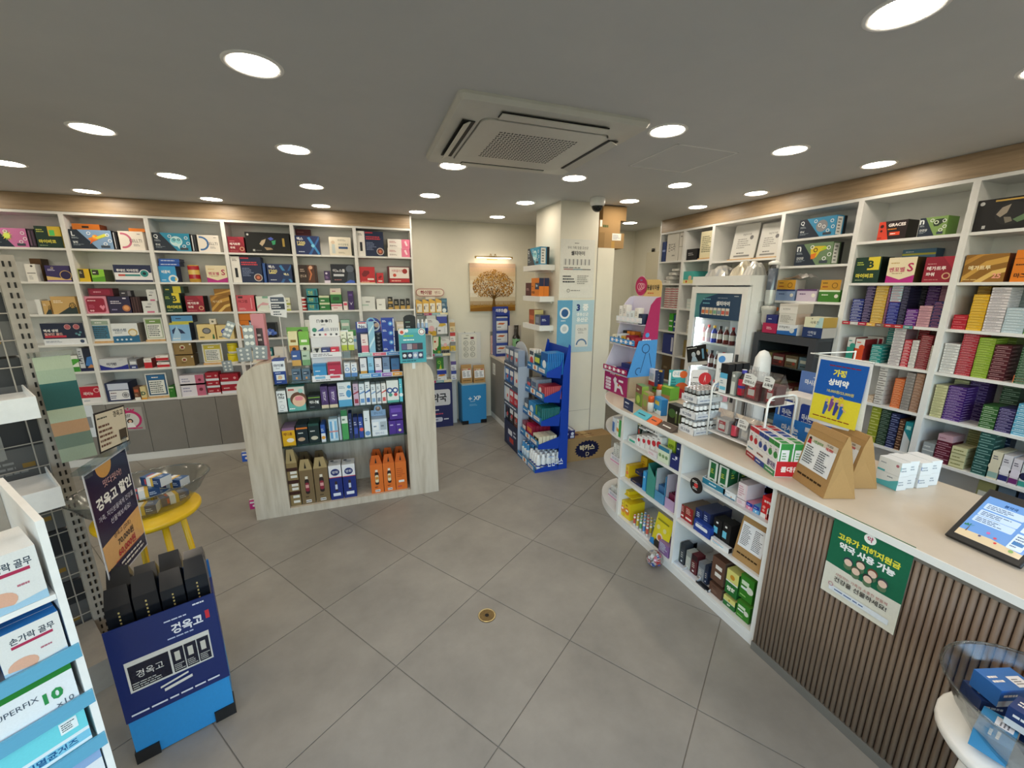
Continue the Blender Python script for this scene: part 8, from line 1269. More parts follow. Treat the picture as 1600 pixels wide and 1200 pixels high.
for k in range(2):cs(0,0,1107,1126,915-41*k,'brown carton with white labels, %s of two'%['lower','upper'][k],'#5f4234',[('r',0.3,0.55,0.5,0.16,'#e0dcd6'),('r',0.3,0.25,0.5,0.16,'#e0dcd6')]if k else[LT(0.25,0.7,0.5,0.14,1,'#2a1810'),LT(0.2,0.2,0.6,0.3,3,'#8a6a58')],zb=None if k==0 else Z_at(915,WX+0.03,1.42)+0.002,d=0.14,right='#6a5446')
GYB=[('r',0,0.55,1,0.45,'#d8d47a'),('r',0,0,1,0.55,'#1f6a2c'),('c',0.5,0.75,0.1,'#c8902a'),('t','쌍화',0.5,0.25,0.2,'#eef0e0',{'b':.04}),('r',0,0.5,1,0.05,'#e6e8e4')]
for k in range(2):cs(0,0,1129,1147,935-41*k,'yellow over green drink carton, %s of two'%['lower','upper'][k],'#1f6a2c',GYB,zb=None if k==0 else Z_at(935,WX+0.03,1.33)+0.002,d=0.14,right='#2a6a30',top='#d4d078')
GGB=[('r',0,0,1,1,'#2f7a1c'),('r',0.1,0.6,0.55,0.18,'#cfe0c4'),('c',0.75,0.5,0.15,'#d8dccf'),('r',0.1,0.42,0.45,0.1,'#e0e8e4'),LT(0.1,0.1,0.7,0.1,1,'#9fd07a')]
for k in range(2):cs(0,0,1149,1169,944-41*k,'bright green drink carton, %s of two'%['lower','upper'][k],'#2f7a1c',GGB,zb=None if k==0 else Z_at(944,WX+0.03,1.24)+0.002,d=0.14,right='#256a18',top='#5aa03a',sidep=[('r',0.4,0.1,0.4,0.12,'#dfe4e0'),LT(0.2,0.4,0.6,0.4,3,'#8ac06a')])
def ce(lv,px,py_b,w,d,h,desc,base,front,rz=-1.9,**k):
 z=SZ[lv];p=on_z(px,py_b,z);return thing('medicine_box',desc+', curved end of the counter','box',(p.x,p.y,z+0.0005),rz,None,carton_mesh(w,d,h,base,front,**k))
ce(2,966,682,0.055,0.1,0.13,'white and green carton with orange band','#e2e6e0',[('p',[(0,0.3),(1,0.15),(1,0.35),(0,0.5)],'#d8903a'),('r',0.5,0,0.5,1,'#3a9a4a'),LT(0.1,0.75,0.4,0.14,1,'#c04a6a')],rz=-PI/2)
ce(2,958,674,0.045,0.1,0.11,'blue white carton at the rim','#dfe6ee',[('r',0,0,1,0.7,'#4a78b8')],rz=-1.8)
o3=[]
for k in range(3):thing('medicine_box','green carton, %s of three on the curved top shelf'%ORD[k+1],'box',(1.975,2.66-0.06*k,SZ[2]+0.0005),-PI/2,None,carton_mesh(0.055,0.03,0.17,'#2f7a3c',[('c',0.5,0.4,0.14,'#dfe8dc'),LT(0.2,0.7,0.6,0.16,1,'#8ac08a')]))
for lv,nm in((1,'upper'),(0,'lower')):
 t=tray('white open tray on the %s curved counter shelf'%nm,1.80,2.62,2.4,SZ[lv],0.2,0.06,'#d6d6dc',[('r',0,0.1,1,0.2,'#c98aa8'),LT(0.1,0.45,0.8,0.35,2,'#8a94b0')])
 for i in range(5):
  for j in range(3):thing('slim_tube_box','slim white tube box, %s across, %s deep in the %s curved shelf tray'%(ORD[i+1],ORD[j+1],nm),'box',(1.815+0.05*j,2.59-0.041*i,SZ[lv]+0.003),-PI/2,'slim white tube boxes',carton_mesh(0.032,0.03,0.15 if lv else 0.1,'#e2e4e0',[('r',0,0.15,1,0.1,['#3a8a4a','#6a7ab0'][(i+lv)%2]),('l',0.2,0.4,0.6,0.4,4,'#7a807a',i+1)]))
CZ=CTZ+0.0006
def zc(py,x,y):return Z_at(py,x,y)
PX,PYc=1.885,2.752
ps=thing('pet_medicine_stand','magenta and blue pet medicine counter stand with oval header','display stand',(PX,PYc,CZ),-PI/2)
hw=0.165
zl=[zc(578,PX,2.75)-CZ,zc(534,PX+0.05,2.75)-CZ,zc(500,PX+0.1,2.75)-CZ];zt_=zc(463,PX+0.2,2.75)-CZ
mb=MB().box(-hw,hw,0.02,0.25,0,zl[0]-0.03,'#a89880');f=Face(mb,(-hw,0.02,0),(1,0,0),(0,0,1),2*hw,zl[0]-0.03);obj('base_box',mb.build('base_box','kraft'),ps)
mb=MB().box(-hw-0.005,hw-0.02,0.012,0.0195,-0.03+0.03,zl[0]-0.02,'#9a2460');f=Face(mb,(-hw-0.005,0.012,0.0),(1,0,0),(0,0,1),2*hw-0.015,zl[0]-0.02)
f.t('반려동물',0.36,0.88,0.1,'#ead8dc',fw=.3,b=.02).l(0.52,0.84,0.28,0.08,1,'#e0a03a')
for k in range(4):f.rr(0.08,0.1+0.15*k,0.24,0.11,0.03,'#e4dce4').l(0.1,0.13+0.15*k,0.2,0.05,1,'#8a5a7a',seed=k)
f.poly([(0.42,0.62),(0.5,0.78),(0.58,0.7),(0.56,0.56),(0.8,0.42),(0.9,0.1),(0.82,0.1),(0.74,0.3),(0.62,0.3),(0.58,0.08),(0.5,0.08),(0.5,0.4)],'#d4d2da').c(0.66,0.44,0.06,'#c8642a').rr(0.66,0.6,0.2,0.1,0.03,'#e4dce4');obj('front_panel',mb.build('front_panel','card'),ps)
for k,(c1,y0)in enumerate((('#a02258',-0.01),('#3f8fd0',0.04),('#dfe4ea',0.09))):
 z=zl[k];mb=MB().box(-hw,hw,y0,y0+0.003,z-0.015,z+0.025,c1).box(-hw,hw,y0+0.0032,0.246,z-0.03,z-0.026,'#d9d4e4');f=Face(mb,(-hw,y0,z-0.015),(1,0,0),(0,0,1),2*hw,0.04)
 for q in range(5):f.r(0.06+0.19*q,0.2,0.09,0.6,'#ece8ec').l(0.16+0.19*q,0.35,0.07,0.3,1,'#f0e8ee',seed=q)
 obj('tier',mb.build('tier','card'),ps)
sd=[(-0.01,zl[0]-0.03),(0.25,zl[0]-0.03),(0.25,zt_),(0.21,zt_-0.01),(0.165,zt_-0.06),(0.1,zl[1])]
for s in(-hw-0.004,hw):
 mb=MB();MS=Matrix(((0,0,1,s),(1,0,0,0),(0,1,0,0),(0,0,0,1)))
 mb.prism(sd,0,0.004,'#a8285e' if s>0 else '#d9d4e6',M4=MS)
 if s>0:
  f=Face(mb,(hw+0.004,-0.01,zl[0]-0.03),(0,1,0),(0,0,1),0.26,zt_-zl[0]+0.03);f.poly([(0.0,0.0),(1,0),(1,0.47),(0.33,0.46)],'#4a90d0').c(0.62,0.53,0.03,'#4a90d0').l(0.45,0.455,0.5,0.03,1,'#e4e0ec')
  f.o_(0.6,0.36,0.06,0.01,'#23406c').poly([(0.45,0.05),(0.47,0.05),(0.62,0.3),(0.6,0.3)],'#23406c').poly([(0.72,0.3),(0.74,0.3),(0.86,0.12),(0.84,0.12)],'#23406c').o_(0.4,0.07,0.05,0.01,'#23406c',a0=60,a1=260)
 obj('side_panel',mb.build('side_panel','card'),ps)
obj('back_panel',MB().box(-hw,hw,0.246,0.25,zl[0]-0.03,zt_,'#d4cfe2').build('back_panel','card'),ps)
zh=zc(437,PX+0.25,2.75)-CZ
mb=MB().prism([(-0.12,zt_-0.03),(hw,zt_-0.03),(hw,zh-0.04),(hw-0.012,zh-0.012),(hw-0.04,zh),(-0.12,zh)],0,0.003,'#d9b878',M4=Matrix(((1,0,0,0),(0,0,1,0.2505),(0,1,0,0),(0,0,0,1))));f=Face(mb,(-0.12,0.2505,zt_-0.03),(1,0,0),(0,0,1),hw+0.12,zh-zt_+0.03);f.t('동물의약품',0.66,0.62,0.26,'#2a2420',fw=.5,b=.03).l(0.44,0.28,0.42,0.13,1,'#c8663c');obj('header_board',mb.build('header_board','card'),ps)
zo=zc(447,PX+0.25,2.8)-CZ
mb=MB().prism([(-0.075+0.065*math.cos(i*PI/14),zo+0.08*math.sin(i*PI/14))for i in range(28)],0,0.003,'#d8a8bc',M4=Matrix(((1,0,0,0),(0,0,1,0.245),(0,1,0,0),(0,0,0,1))));f=Face(mb,(-0.14,0.245,zo-0.08),(1,0,0),(0,0,1),0.13,0.16)
f.c(0.5,0.5,0.46,'#b02058',ry=0.46,n=28).o_(0.34,0.48,0.17,0.035,'#e6b0b8').o_(0.55,0.48,0.17,0.035,'#e6b0b8').o_(0.72,0.5,0.13,0.03,'#e6b0b8').l(0.25,0.24,0.5,0.05,1,'#e6c0cc').r(0.4,0.76,0.2,0.05,'#7a7ab8');obj('oval_header',mb.build('oval_header','card'),ps)
def onst(k,i,w,d,h,x,y,desc,base,front):
 q=Matrix.Rotation(-PI/2,4,'Z')@Vector((x,y,0));thing('pet_medicine_box',desc+' on the pet medicine stand','box',(PX+q.x,PYc+q.y,CZ+zl[k]-0.0255),-PI/2,None,carton_mesh(w,d,h,base,front))
for i in range(4):onst(0,i,0.16,0.045,0.05+0.03*(i>0),0.07,0.01+0.05*i,'%s purple and navy chew box'%ORD[i+1],['#3a2a78','#23306c','#c87a2c','#2a3560'][i],[LT(0.1,0.3,0.5,0.4,1,'#e0d8ec'),('c',0.8,0.5,0.3,'#2a2420')])
onst(0,9,0.08,0.08,0.03,-0.1,0.0,'small white tablet box','#dfe0dc',[LT(0.1,0.3,0.7,0.4,1,'#3a8a4a')])
for i in range(5):onst(1,i,0.055,0.08,0.07+0.012*(i%2),-0.125+0.063*i,0.055,'%s mixed deworming box'%ORD[i+1],['#e0d8c0','#cfd8e0','#c8a040','#8a1c2c','#9a2430'][i],[('c',0.5,0.6,0.2,['#6a4a2c','#5a7aa0','#3a5a2c','#d8c8b8','#e0c0b8'][i]),LT(0.1,0.1,0.8,0.2,1,'#3a3430')])
for i in range(3):onst(1,i+5,0.045,0.06,0.1,-0.12+0.055*i,0.15,'%s dark and orange tall box'%ORD[i+1],['#1c1a1a','#d8822c','#d8822c'][i],[('o',0.5,0.6,0.16,0.04,'#b89a5a')])
for i in range(6):onst(2,i,0.045,0.05,(0.13,0.14,0.09,0.1,0.12,0.08)[i],-0.135+0.052*i,0.11,'%s white spray box'%ORD[i+1],['#e6e4e0','#e4e0dc','#e0e6ea','#dfe8ec','#e8e4dc','#23304c'][i],[('r',0.15,0.1,0.6,0.14,['#c8a08a','#b07a7a','#4a8ab8','#4aa0a8','#5aa83a','#8a9ac0'][i]),LT(0.2,0.5,0.6,0.3,3,'#7a7478')])
def at(px,py,z=CZ):return on_z(px,py,z)
def cbox(px0,py0,px1,py1,pyt,d,desc,base,front,z=None,name='counter_box',cat='box',**k):
 """carton whose front bottom edge runs between two sight points on the worktop"""
 z=CZ if z is None else z;a=on_z(px0,py0,z);b=on_z(px1,py1,z);v=b-a;w=v.length;rz=math.atan2(v.y,v.x);m=(a+b)/2
 h=Z_at(pyt,m.x,m.y)-z
 o=thing(name,desc,cat,(m.x,m.y,z+0.0004),rz,None,carton_mesh(w,d,h,base,front,**k));o['top']=z+h+0.0012;return o
cbox(974,637,988,645,625,0.004,'small navy arched header card near the pet stand','#22305a',[LT(0.15,0.5,0.7,0.3,1,'#e6eaf2'),LT(0.15,0.2,0.6,0.12,1,'#b9c4dc')])
cbox(992,630,1001,636,602,0.05,'olive herb carton near the pet stand','#6a8a3a',[('r',0,0.6,1,0.4,'#7a5040'),('c',0.5,0.3,0.2,'#a8c850'),LT(0.2,0.7,0.6,0.16,1,'#d8dcb8')],right='#8aa84a')
cbox(1003,638,1011,643,613,0.04,'tan herb carton beside the olive one','#a08a60',[('r',0,0.85,1,0.15,'#9ab84a'),('c',0.5,0.4,0.2,'#8aa04a')])
for k,(x,y)in enumerate(((1016,643),(1029,622))):
 p=at(x,y);tb=thing('capped_bottle','white bottle with orange cap, %s of two by the herb cartons'%['front','back'][k],'bottle',(p.x,p.y,CZ+0.0004));obj('bottle_body',MB().lathe([(0.022,0),(0.023,0.06),(0.02,0.07)],n=14,col='#e0dfda').build('bottle_body','gloss',True),tb);obj('cap',MB().lathe([(0.021,0.0702),(0.021,0.108),(0.018,0.112)],n=14,col='#d8561c').build('cap','gloss',True),tb)
cbox(1021,643,1032,650,622,0.045,'sky blue ointment carton with yellow label','#3a98d8',[('r',0.1,0.55,0.6,0.25,'#c8b83a'),('p',[(0,0),(1,0),(1,0.3),(0,0.2)],'#e4ecf0'),('c',0.3,0.2,0.1,'#3a8a5a')],right='#2a7ab8',top='#2f88c8')
for k,(a,b_,c1,nm)in enumerate((((989,647),(1008,657),'#4aacc0','teal'),((1010,658),(1024,665),'#d8642a','orange'),((1026,666),(1048,677),'#4a3c34','dark brown'))):
 p0=at(*a);p1=at(*b_);v=p1-p0;w=v.length
 t=thing('tray_lip','%s sloping tray lip along the counter edge'%nm,'display tray',tuple((p0+p1)/2),math.atan2(v.y,v.x));mb=MB().mesh_([(-w/2,0,0),(w/2,0,0),(w/2,0.05,0.032),(-w/2,0.05,0.032),(-w/2,0.05,0),(w/2,0.05,0)],[(0,1,2,3),(1,5,2),(0,3,4),(3,2,5,4),(0,4,5,1)],c1)
 fz=Face(mb,(-w/2,0,0),(1,0,0),Vector((0,0.05,0.032)),w,0.0594,0.0006);fz.l(0.2,0.35,0.55,0.3,1,'#f0ece4' if k==2 else '#1c3038',seed=k,short=.95);obj('lip_card',mb.build('lip_card','card'),t)
cbox(1042,659,1064,668,634,0.06,'black and green essence bottle carton on the counter','#1c211a',[('c',0.3,0.55,0.24,'#3a5a2a'),('r',0.55,0.1,0.12,0.5,'#5a6a3a'),('r',0.78,0.1,0.12,0.5,'#5a6a3a'),('r',0.57,0.6,0.08,0.12,'#b9bcb8'),('r',0.8,0.6,0.08,0.12,'#b9bcb8')],right='#14180f')
g0=cbox(1009,616,1046,627,602,0.1,'green and lime flat carton block behind the herb cartons','#6aa83a',[('r',0,0,1,0.4,'#b08a5a'),LT(0.1,0.5,0.7,0.25,1,'#2a4a1c')],top='#a8c83a',topp=[('r',0,0.5,1,0.5,'#2f8a4a'),LT(0.1,0.15,0.8,0.25,1,'#4a6a1c')])
cbox(1008,598,1022,604,576,0.03,'white finger guard carton with red foot on the green block','#e4dcdc',[('r',0,0,1,0.25,'#b82a30'),('r',0.45,0.35,0.45,0.4,'#b9bcc0'),('c',0.3,0.75,0.16,'#e0a0a0')],z=g0['top'],right='#1f3056')
cbox(1023,601,1033,603,578,0.03,'navy headed finger guard carton on the green block','#1f3056',[('l',0.3,0.2,0.4,0.6,3,'#c9d4e4',3),('r',0,0.88,1,0.12,'#d8b04a')],z=g0['top'])
def card(desc,px0,px1,py0,pyt,X_off,base,front,rz=None,shape=None):
 a=on_z(px0,py0,CZ);b=on_z(px1,py0,CZ);v=b-a;w=v.length;m=(a+b)/2;h=Z_at(pyt,m.x,m.y)-CZ
 t=thing('sign_card',desc,'sign',(m.x,m.y,CZ+0.0003),math.atan2(v.y,v.x))
 mb=MB().box(-w/2,w/2,0,0.003,0,h,base);Face(mb,(-w/2,0,0),(1,0,0),(0,0,1),w,h).do(front);obj('card',mb.build('card','card'),t)
 obj('strut',MB().mesh_([(-0.01,0.0032,0.0),(0.01,0.0032,0.0),(0.01,0.05,0.0),(-0.01,0.05,0.0),(0.01,0.0032,h*.6),(-0.01,0.0032,h*.6)],[(0,1,2,3),(1,4,2),(0,3,5),(3,2,4,5),(0,5,4,1)],base).build('strut','card'),t);return t
card('turquoise rash sign card with orange tongue shape',1042,1068,622,578,0,'#3fa4a8',[('r',0.02,0.1,0.1,0.8,'#dfe8ea'),LT(0.18,0.15,0.35,0.55,6,'#1f6a70'),('q',0.2,0.74,0.7,0.24,0.08,'#e6e4e2'),('t','구내염',0.5,0.86,0.14,'#4a9ab0',{'fw':.5}),('c',0.86,0.84,0.13,'#d8642a'),('c',0.8,0.3,0.26,'#c85a2a'),('c',0.7,0.14,0.2,'#b02028')])
card('white sign card with red figure disc on the counter',1075,1101,626,578,0,'#e6e4e4',[('t','마그비스피드',0.42,0.55,0.13,'#2a2226',{'fw':.72,'b':.03}),LT(0.15,0.72,0.5,0.07,1,'#6a6468'),LT(0.1,0.3,0.7,0.06,1,'#8a8488'),('c',0.3,0.14,0.06,'#b83a5a'),('c',0.86,0.72,0.2,'#c8242c'),('p',[(0.8,0.6),(0.86,0.84),(0.92,0.6),(0.86,0.72)],'#f0e8e4')])
tb0=(1.765,1.755);TW,TD=0.125,0.19
capm=[MB().lathe([(0.0135,0,'#23201e'),(0.014,0.012,'#e4e4e4'),(0.014,0.042,'#23201e'),(0.0135,0.052,c),(0.0135,0.072,c),(0.012,0.075,c2)],n=12).build('bottle','gloss',True)for c,c2 in(('#e4e4e4','#f0f0f0'),('#8a8a8a','#c9b4ac'))]
for k in range(3):
 z=CZ+0.0005+0.097*k
 t=thing('bottle_tray','white cardboard tray of capped tonic bottles, %s of three stacked'%['lowest','middle','topmost'][k],'display tray',(tb0[0],tb0[1],z));mb=MB().box(0,0.002,0,TW,0,0.038,'#dfe0e4').box(0,TD,0,0.002,0,0.03,'#d4d6da').box(0,TD,TW-0.002,TW,0,0.03,'#d4d6da').box(TD-0.002,TD,0,TW,0,0.03,'#d4d6da').box(0.0022,TD-0.0022,0.0022,TW-0.0022,0,0.0015,'#d4d6da');f=Face(mb,(0,TW,0),(0,-1,0),(0,0,1),TW,0.038,0.0004);f.t('마그네슘',0.45,0.5,0.5,'#3a4a6a',fw=.7,b=.02);Face(mb,(0,0,0),(1,0,0),(0,0,1),TD,0.03,0.0004).l(0.1,0.3,0.8,0.4,1,'#7a86a0');obj('tray_card',mb.build('tray_card','card'),t)
 if k<2:obj('deck',MB().box(0.001,TD-0.001,0.001,TW-0.001,0.0925,0.0955).build('deck','clear_plastic'),t)
 for i in range(6):
  for j in range(4):thing('tonic_bottle','%s capped tonic bottle, %s tray, place %s deep, %s across'%(['white','white','grey'][k],['lowest','middle','topmost'][k],ORD[i+1],ORD[j+1]),'bottle',(tb0[0]+0.0185+0.0302*i,tb0[1]+0.0175+0.03*j,z+0.002),0,'tonic bottles in trays',capm[1 if k==2 else 0])
card('cream oval sign card with pink foot behind the wire rack',1113,1136,628,552,0,'#e4e2e0',[('r',0,0,1,0.3,'#d89aa4'),('p',[(0,0.3),(1,0.2),(1,0.3),(0.5,0.38),(0,0.42)],'#7a9ac0'),('c',0.3,0.88,0.07,'#4a8ac8'),('t','변비엔',0.5,0.66,0.09,'#3a3a40',{'fw':.6}),('t','건강한배',0.55,0.54,0.08,'#3a3a40',{'fw':.6})])
RX0,RYa,RYb,RD=1.86,1.75,1.40,0.2
wrk=thing('wire_rack','white wire two-tier rack on the counter','rack',(RX0,RYb,CZ));RL=RYa-RYb;zu=1.157-CZ;zlw=0.925-CZ;ztp=1.21-CZ
for y in(0.0,RL):
 obj('end_hoop',MB().tube([(0,y,0),(0,y,ztp-0.03),(0.012,y,ztp-0.008),(0.035,y,ztp),(RD-0.035,y,ztp),(RD-0.012,y,ztp-0.008),(RD,y,ztp-0.03),(RD,y,0)],0.006,8).build('end_hoop','white_metal',True),wrk)
for z in(zu,zlw):
 obj('wire_shelf',MB().tube([(0,0.006,z),(0,RL-0.006,z)],0.004).tube([(RD,0.006,z),(RD,RL-0.006,z)],0.004).tube([(0,0.008,z),(RD,0.008,z)],0.003).tube([(0,RL-0.008,z),(RD,RL-0.008,z)],0.003).box(0.004,RD-0.004,0.009,RL-0.009,z-0.001,z+0.001).build('wire_shelf','white_metal'),wrk)
 obj('guard_wire',MB().tube([(0.01,0.006,z+0.004),(0.02,0.004,z+0.035),(RD-0.02,0.004,z+0.035),(RD-0.01,0.006,z+0.004)],0.0025).tube([(0.01,RL-0.006,z+0.004),(0.02,RL-0.004,z+0.035),(RD-0.02,RL-0.004,z+0.035),(RD-0.01,RL-0.006,z+0.004)],0.0025).build('guard_wire','white_metal',True),wrk)
uz,lz=CZ+zu+0.0045,CZ+zlw+0.0045
for k in range(3):thing('tall_carton','tall black carton with sky blue panel, %s of three on the wire rack'%ORD[k+1],'box',(RX0+0.02+0.055*k,1.70,uz),-PI/2,None,carton_mesh(0.05,0.045,0.165,'#17171a',[('r',0,0.0,1,0.68,'#dfe4e6'),('r',0,0.5,1,0.18,'#5ab0d8'),('r',0.1,0.1,0.8,0.12,'#6ab8d4'),LT(0.15,0.3,0.5,0.14,2,'#6a8a9a')]if k==0 else[('r',0.2,0.4,0.3,0.3,'#4a8a9c')],right='#141416'))
thing('medicine_box','small grey carton with cotton bud, upper wire rack shelf','box',(RX0+0.02,1.633,uz),-PI/2,None,carton_mesh(0.028,0.04,0.13,'#8f948f',[('r',0.1,0.05,0.8,0.55,'#cfd2cc'),('c',0.5,0.85,0.06,'#e6e6e4')]))
thing('drink_bottle','red and navy tonic bottle on the upper wire rack shelf','bottle',(RX0+0.045,1.593,uz),0,None,MB().lathe([(0.022,0,'#1a1414'),(0.024,0.012,'#b01c34'),(0.024,0.05,'#3a3a8c'),(0.024,0.065,'#c02840'),(0.024,0.1,'#221818'),(0.012,0.125,'#221818'),(0.012,0.13,'#3a3a9c'),(0.013,0.15)],n=14).build('bottle','gloss',True))
def clearbag(name,label,loc,w,d,h,contents,lab,seed=1,film='clear_film'):
 """zip bag: filled block inside a creased clear film, paper label on the front"""
 t=thing(name,label,'bag',loc,-PI/2)
 mb=MB().box(-w*.42,w*.42,0.012,d-0.012,0.003,h*.62,contents[0]);f=Face(mb,(-w*.42,0.012,0.003),(1,0,0),(0,0,1),w*.84,h*.6);f.r(0.2,0.1,0.55,0.75,contents[1]).r(0.25,0.25,0.45,0.35,'#dcdad6').l(0.3,0.65,0.35,0.12,1,'#f0e8e4');obj('contents',mb.build('contents','card'),t)
 Rb=random.Random(seed);mb=MB();N=6
 for s,yy in((-1,0.0),(1,d)):
  g=[[(-w/2+w*i/N,(yy+(d/2-yy)*max(0,(j/N-0.55)/0.45)*0.85)+Rb.uniform(-.004,.004),h*j/N)for j in range(N+1)]for i in range(N+1)]
  for i in range(N):
   for j in range(N):mb.face([g[i][j],g[i+1][j],g[i+1][j+1],g[i][j+1]])
 for s in(-w/2,w/2):mb.face([(s,0,0),(s,d,0),(s,d,h*.55),(s,d/2,h),(s,0,h*.55)])
 obj('film',mb.build('film',film),t)
 if lab:
  mb=MB();f=Face(mb,(-w*.46,-0.007,h*.5),(1,0,0),Vector((0,0.1,1)),w*.8,h*.42,0.0);f.poly([(0,0.1),(0.9,0),(1,0.8),(0.6,1),(0.05,0.95)],'#dededc').t(lab,0.5,0.32,0.26,'#2a2628',fw=.76,b=.03).l(0.15,0.55,0.6,0.3,2,'#4a4648');obj('paper_label',mb.build('paper_label','paper'),t)
 return t
clearbag('zip_bag','clear zip bag of red packs, left on the upper wire rack shelf',(RX0+0.02,1.525,uz),0.1,0.08,0.155,('#6a3438','#b82a34'),'안약소스',2)
clearbag('zip_bag','clear zip bag of red packs, right on the upper wire rack shelf',(RX0+0.035,1.432,uz),0.075,0.09,0.16,('#5f3034','#a82430'),'소독제',4)
clearbag('zip_bag','clear zip bag with red band, left on the lower wire rack shelf',(RX0+0.015,1.675,lz),0.1,0.09,0.13,('#c9c6c4','#b01c34'),'',6)
thing('drink_bottle','crimson tonic bottle on the lower wire rack shelf','bottle',(RX0+0.04,1.597,lz),0,None,MB().lathe([(0.02,0,'#2a1416'),(0.021,0.01,'#c03a50'),(0.021,0.07,'#2a1416'),(0.01,0.09,'#2a1416'),(0.011,0.11)],n=14).build('bottle','gloss',True))
clearbag('zip_bag','clear zip bag with blue print, middle of the lower wire rack shelf',(RX0+0.02,1.53,lz),0.085,0.09,0.135,('#8f9094','#c9ccd0'),'상비약',8)
clearbag('zip_bag','clear zip bag with black gold-labelled jar on the lower wire rack shelf',(RX0+0.02,1.44,lz),0.08,0.1,0.135,('#141210','#b89a4a'),'',10)
pillow('amber_film_bag','creased amber film bag at the back of the lower wire rack shelf',(RX0+0.155,1.5,lz),0.07,0.2,0.08,['#9a6a34','#b07c40'],0,4,'foil')
TZ=CZ;rzc=-1.976;cc=Vector((1.775,1.335,0));ux=Vector((math.cos(rzc),math.sin(rzc),0));uy=Vector((-math.sin(rzc),math.cos(rzc),0))
td=thing('carton_display','white shelf tray with red, navy and green stripes holding upright cartons','display tray',(cc.x,cc.y,TZ+0.0003),rzc)
w_=0.262;mb=MB().box(-w_/2,w_/2,0,0.002,0,0.075,'#e6e6e6').box(-w_/2,w_/2,0.0022,0.125,0,0.002,'#dcdcdc').box(w_/2-0.002,w_/2,0.0022,0.125,0.0022,0.075,'#c01f2a').box(-w_/2,-w_/2+0.002,0.0022,0.125,0.0022,0.075,'#dcdcdc')
f=Face(mb,(-w_/2,0,0),(1,0,0),(0,0,1),w_,0.075)
for k,c in enumerate(('#9a1c2c','#23408c','#3f8a5a')):f.r(k/3,0,1/3,0.36,c).l(k/3+0.05,0.1,0.24,0.16,1,'#e6e4e0',seed=k)
f.l(0.05,0.55,0.3,0.25,1,'#6a94a8').l(0.38,0.55,0.34,0.25,1,'#8a4a3a').t('콜대원',0.86,0.66,0.4,'#4a3a7c',fw=.24,b=.02);Face(mb,(w_/2,0.0022,0.0022),(0,1,0),(0,0,1),0.12,0.07,0.0006).t('콜대원',0.5,0.5,0.4,'#f3e8e4',fw=.7,b=.03);obj('tray_card',mb.build('tray_card','card'),td)
for i in range(6):
 for j in range(2):
  c=['#b8202c','#b8202c','#22408c','#22408c','#2f8a3c','#2f8a3c'][i];p=cc+ux*(-0.108+0.0432*i)+uy*(0.005+0.06*j)
  thing('throat_carton','%s striped cough syrup carton, %s %s in the tray'%(['red','red','navy','navy','green','green'][i],['left' if i%2==0 else 'right'][0],['front','rear'][j]),'box',(p.x,p.y,TZ+0.0026),rzc,None,carton_mesh(0.042,0.058,0.158,'#e9e9ea',[('r',0.1,0.2,0.5,0.24,c),('c',0.5,0.6,0.1,c),('r',0,0.86,1,0.14,c),LT(0.3,0.68,0.6,0.12,2,'#8a8a8c'),LT(0.6,0.1,0.35,0.3,4,'#9a9a9c')],right=c,sidep=[('r',0.2,0.45,0.6,0.36,'#e4e2e4'),LT(0.3,0.5,0.4,0.24,3,c),('r',0,0,0.1,1,'#e6e6e6')],top='#dcdcdc',topp=[('r',0.1,0.2,0.8,0.6,c)]))
bp=on_z(1203,690,CZ);bq=on_z(1268,716,CZ);v=bq-bp;rzb=math.atan2(v.y,v.x);wb=v.length;mbp=(bp+bq)/2
hfr=Z_at(656,mbp.x,mbp.y)-CZ
ad=thing('antacid_display','blue counter display with header card and open front on the counter','display stand',(mbp.x,mbp.y,CZ+0.0003),rzb)
mb=MB().box(-wb/2,wb/2,0,0.003,0,hfr,'#2f7fd0').box(-wb/2,wb/2,0.0032,0.15,0,0.003,'#dfe4ea').box(wb/2-0.003,wb/2,0.0032,0.15,0.0032,hfr*1.2,'#22407c').box(-wb/2,-wb/2+0.003,0.0032,0.15,0.0032,hfr*1.2,'#3a6ab0');f=Face(mb,(-wb/2,0,0),(1,0,0),(0,0,1),wb,hfr);f.t('마시는',0.42,0.66,0.22,'#eef2f6',fw=.4,b=.04).t('위진정',0.42,0.4,0.22,'#eef2f6',fw=.46,b=.04).l(0.3,0.18,0.3,0.07,1,'#c9dcf0').r(0.76,0.74,0.2,0.14,'#dfe4ee');obj('tray',mb.build('tray','card'),ad)
hh=Z_at(586,mbp.x+0.1,mbp.y)-CZ
mb=MB().box(-wb/2,wb/2,0.15,0.153,0,hh,'#5f7fc0');f=Face(mb,(-wb/2,0.15,0),(1,0,0),(0,0,1),wb,hh);f.t('마시는 위진정',0.42,0.86,0.07,'#e9eef6',fw=.6,b=.03).l(0.3,0.92,0.3,0.03,1,'#c9d4ea').r(0.55,0.66,0.4,0.12,'#dfe4ee').r(0.7,0.67,0.2,0.1,'#2a4a9c');obj('header',mb.build('header','card'),ad)
uxb=Vector((math.cos(rzb),math.sin(rzb),0));uyb=Vector((-math.sin(rzb),math.cos(rzb),0))
hb3=Z_at(622,mbp.x,mbp.y)-CZ
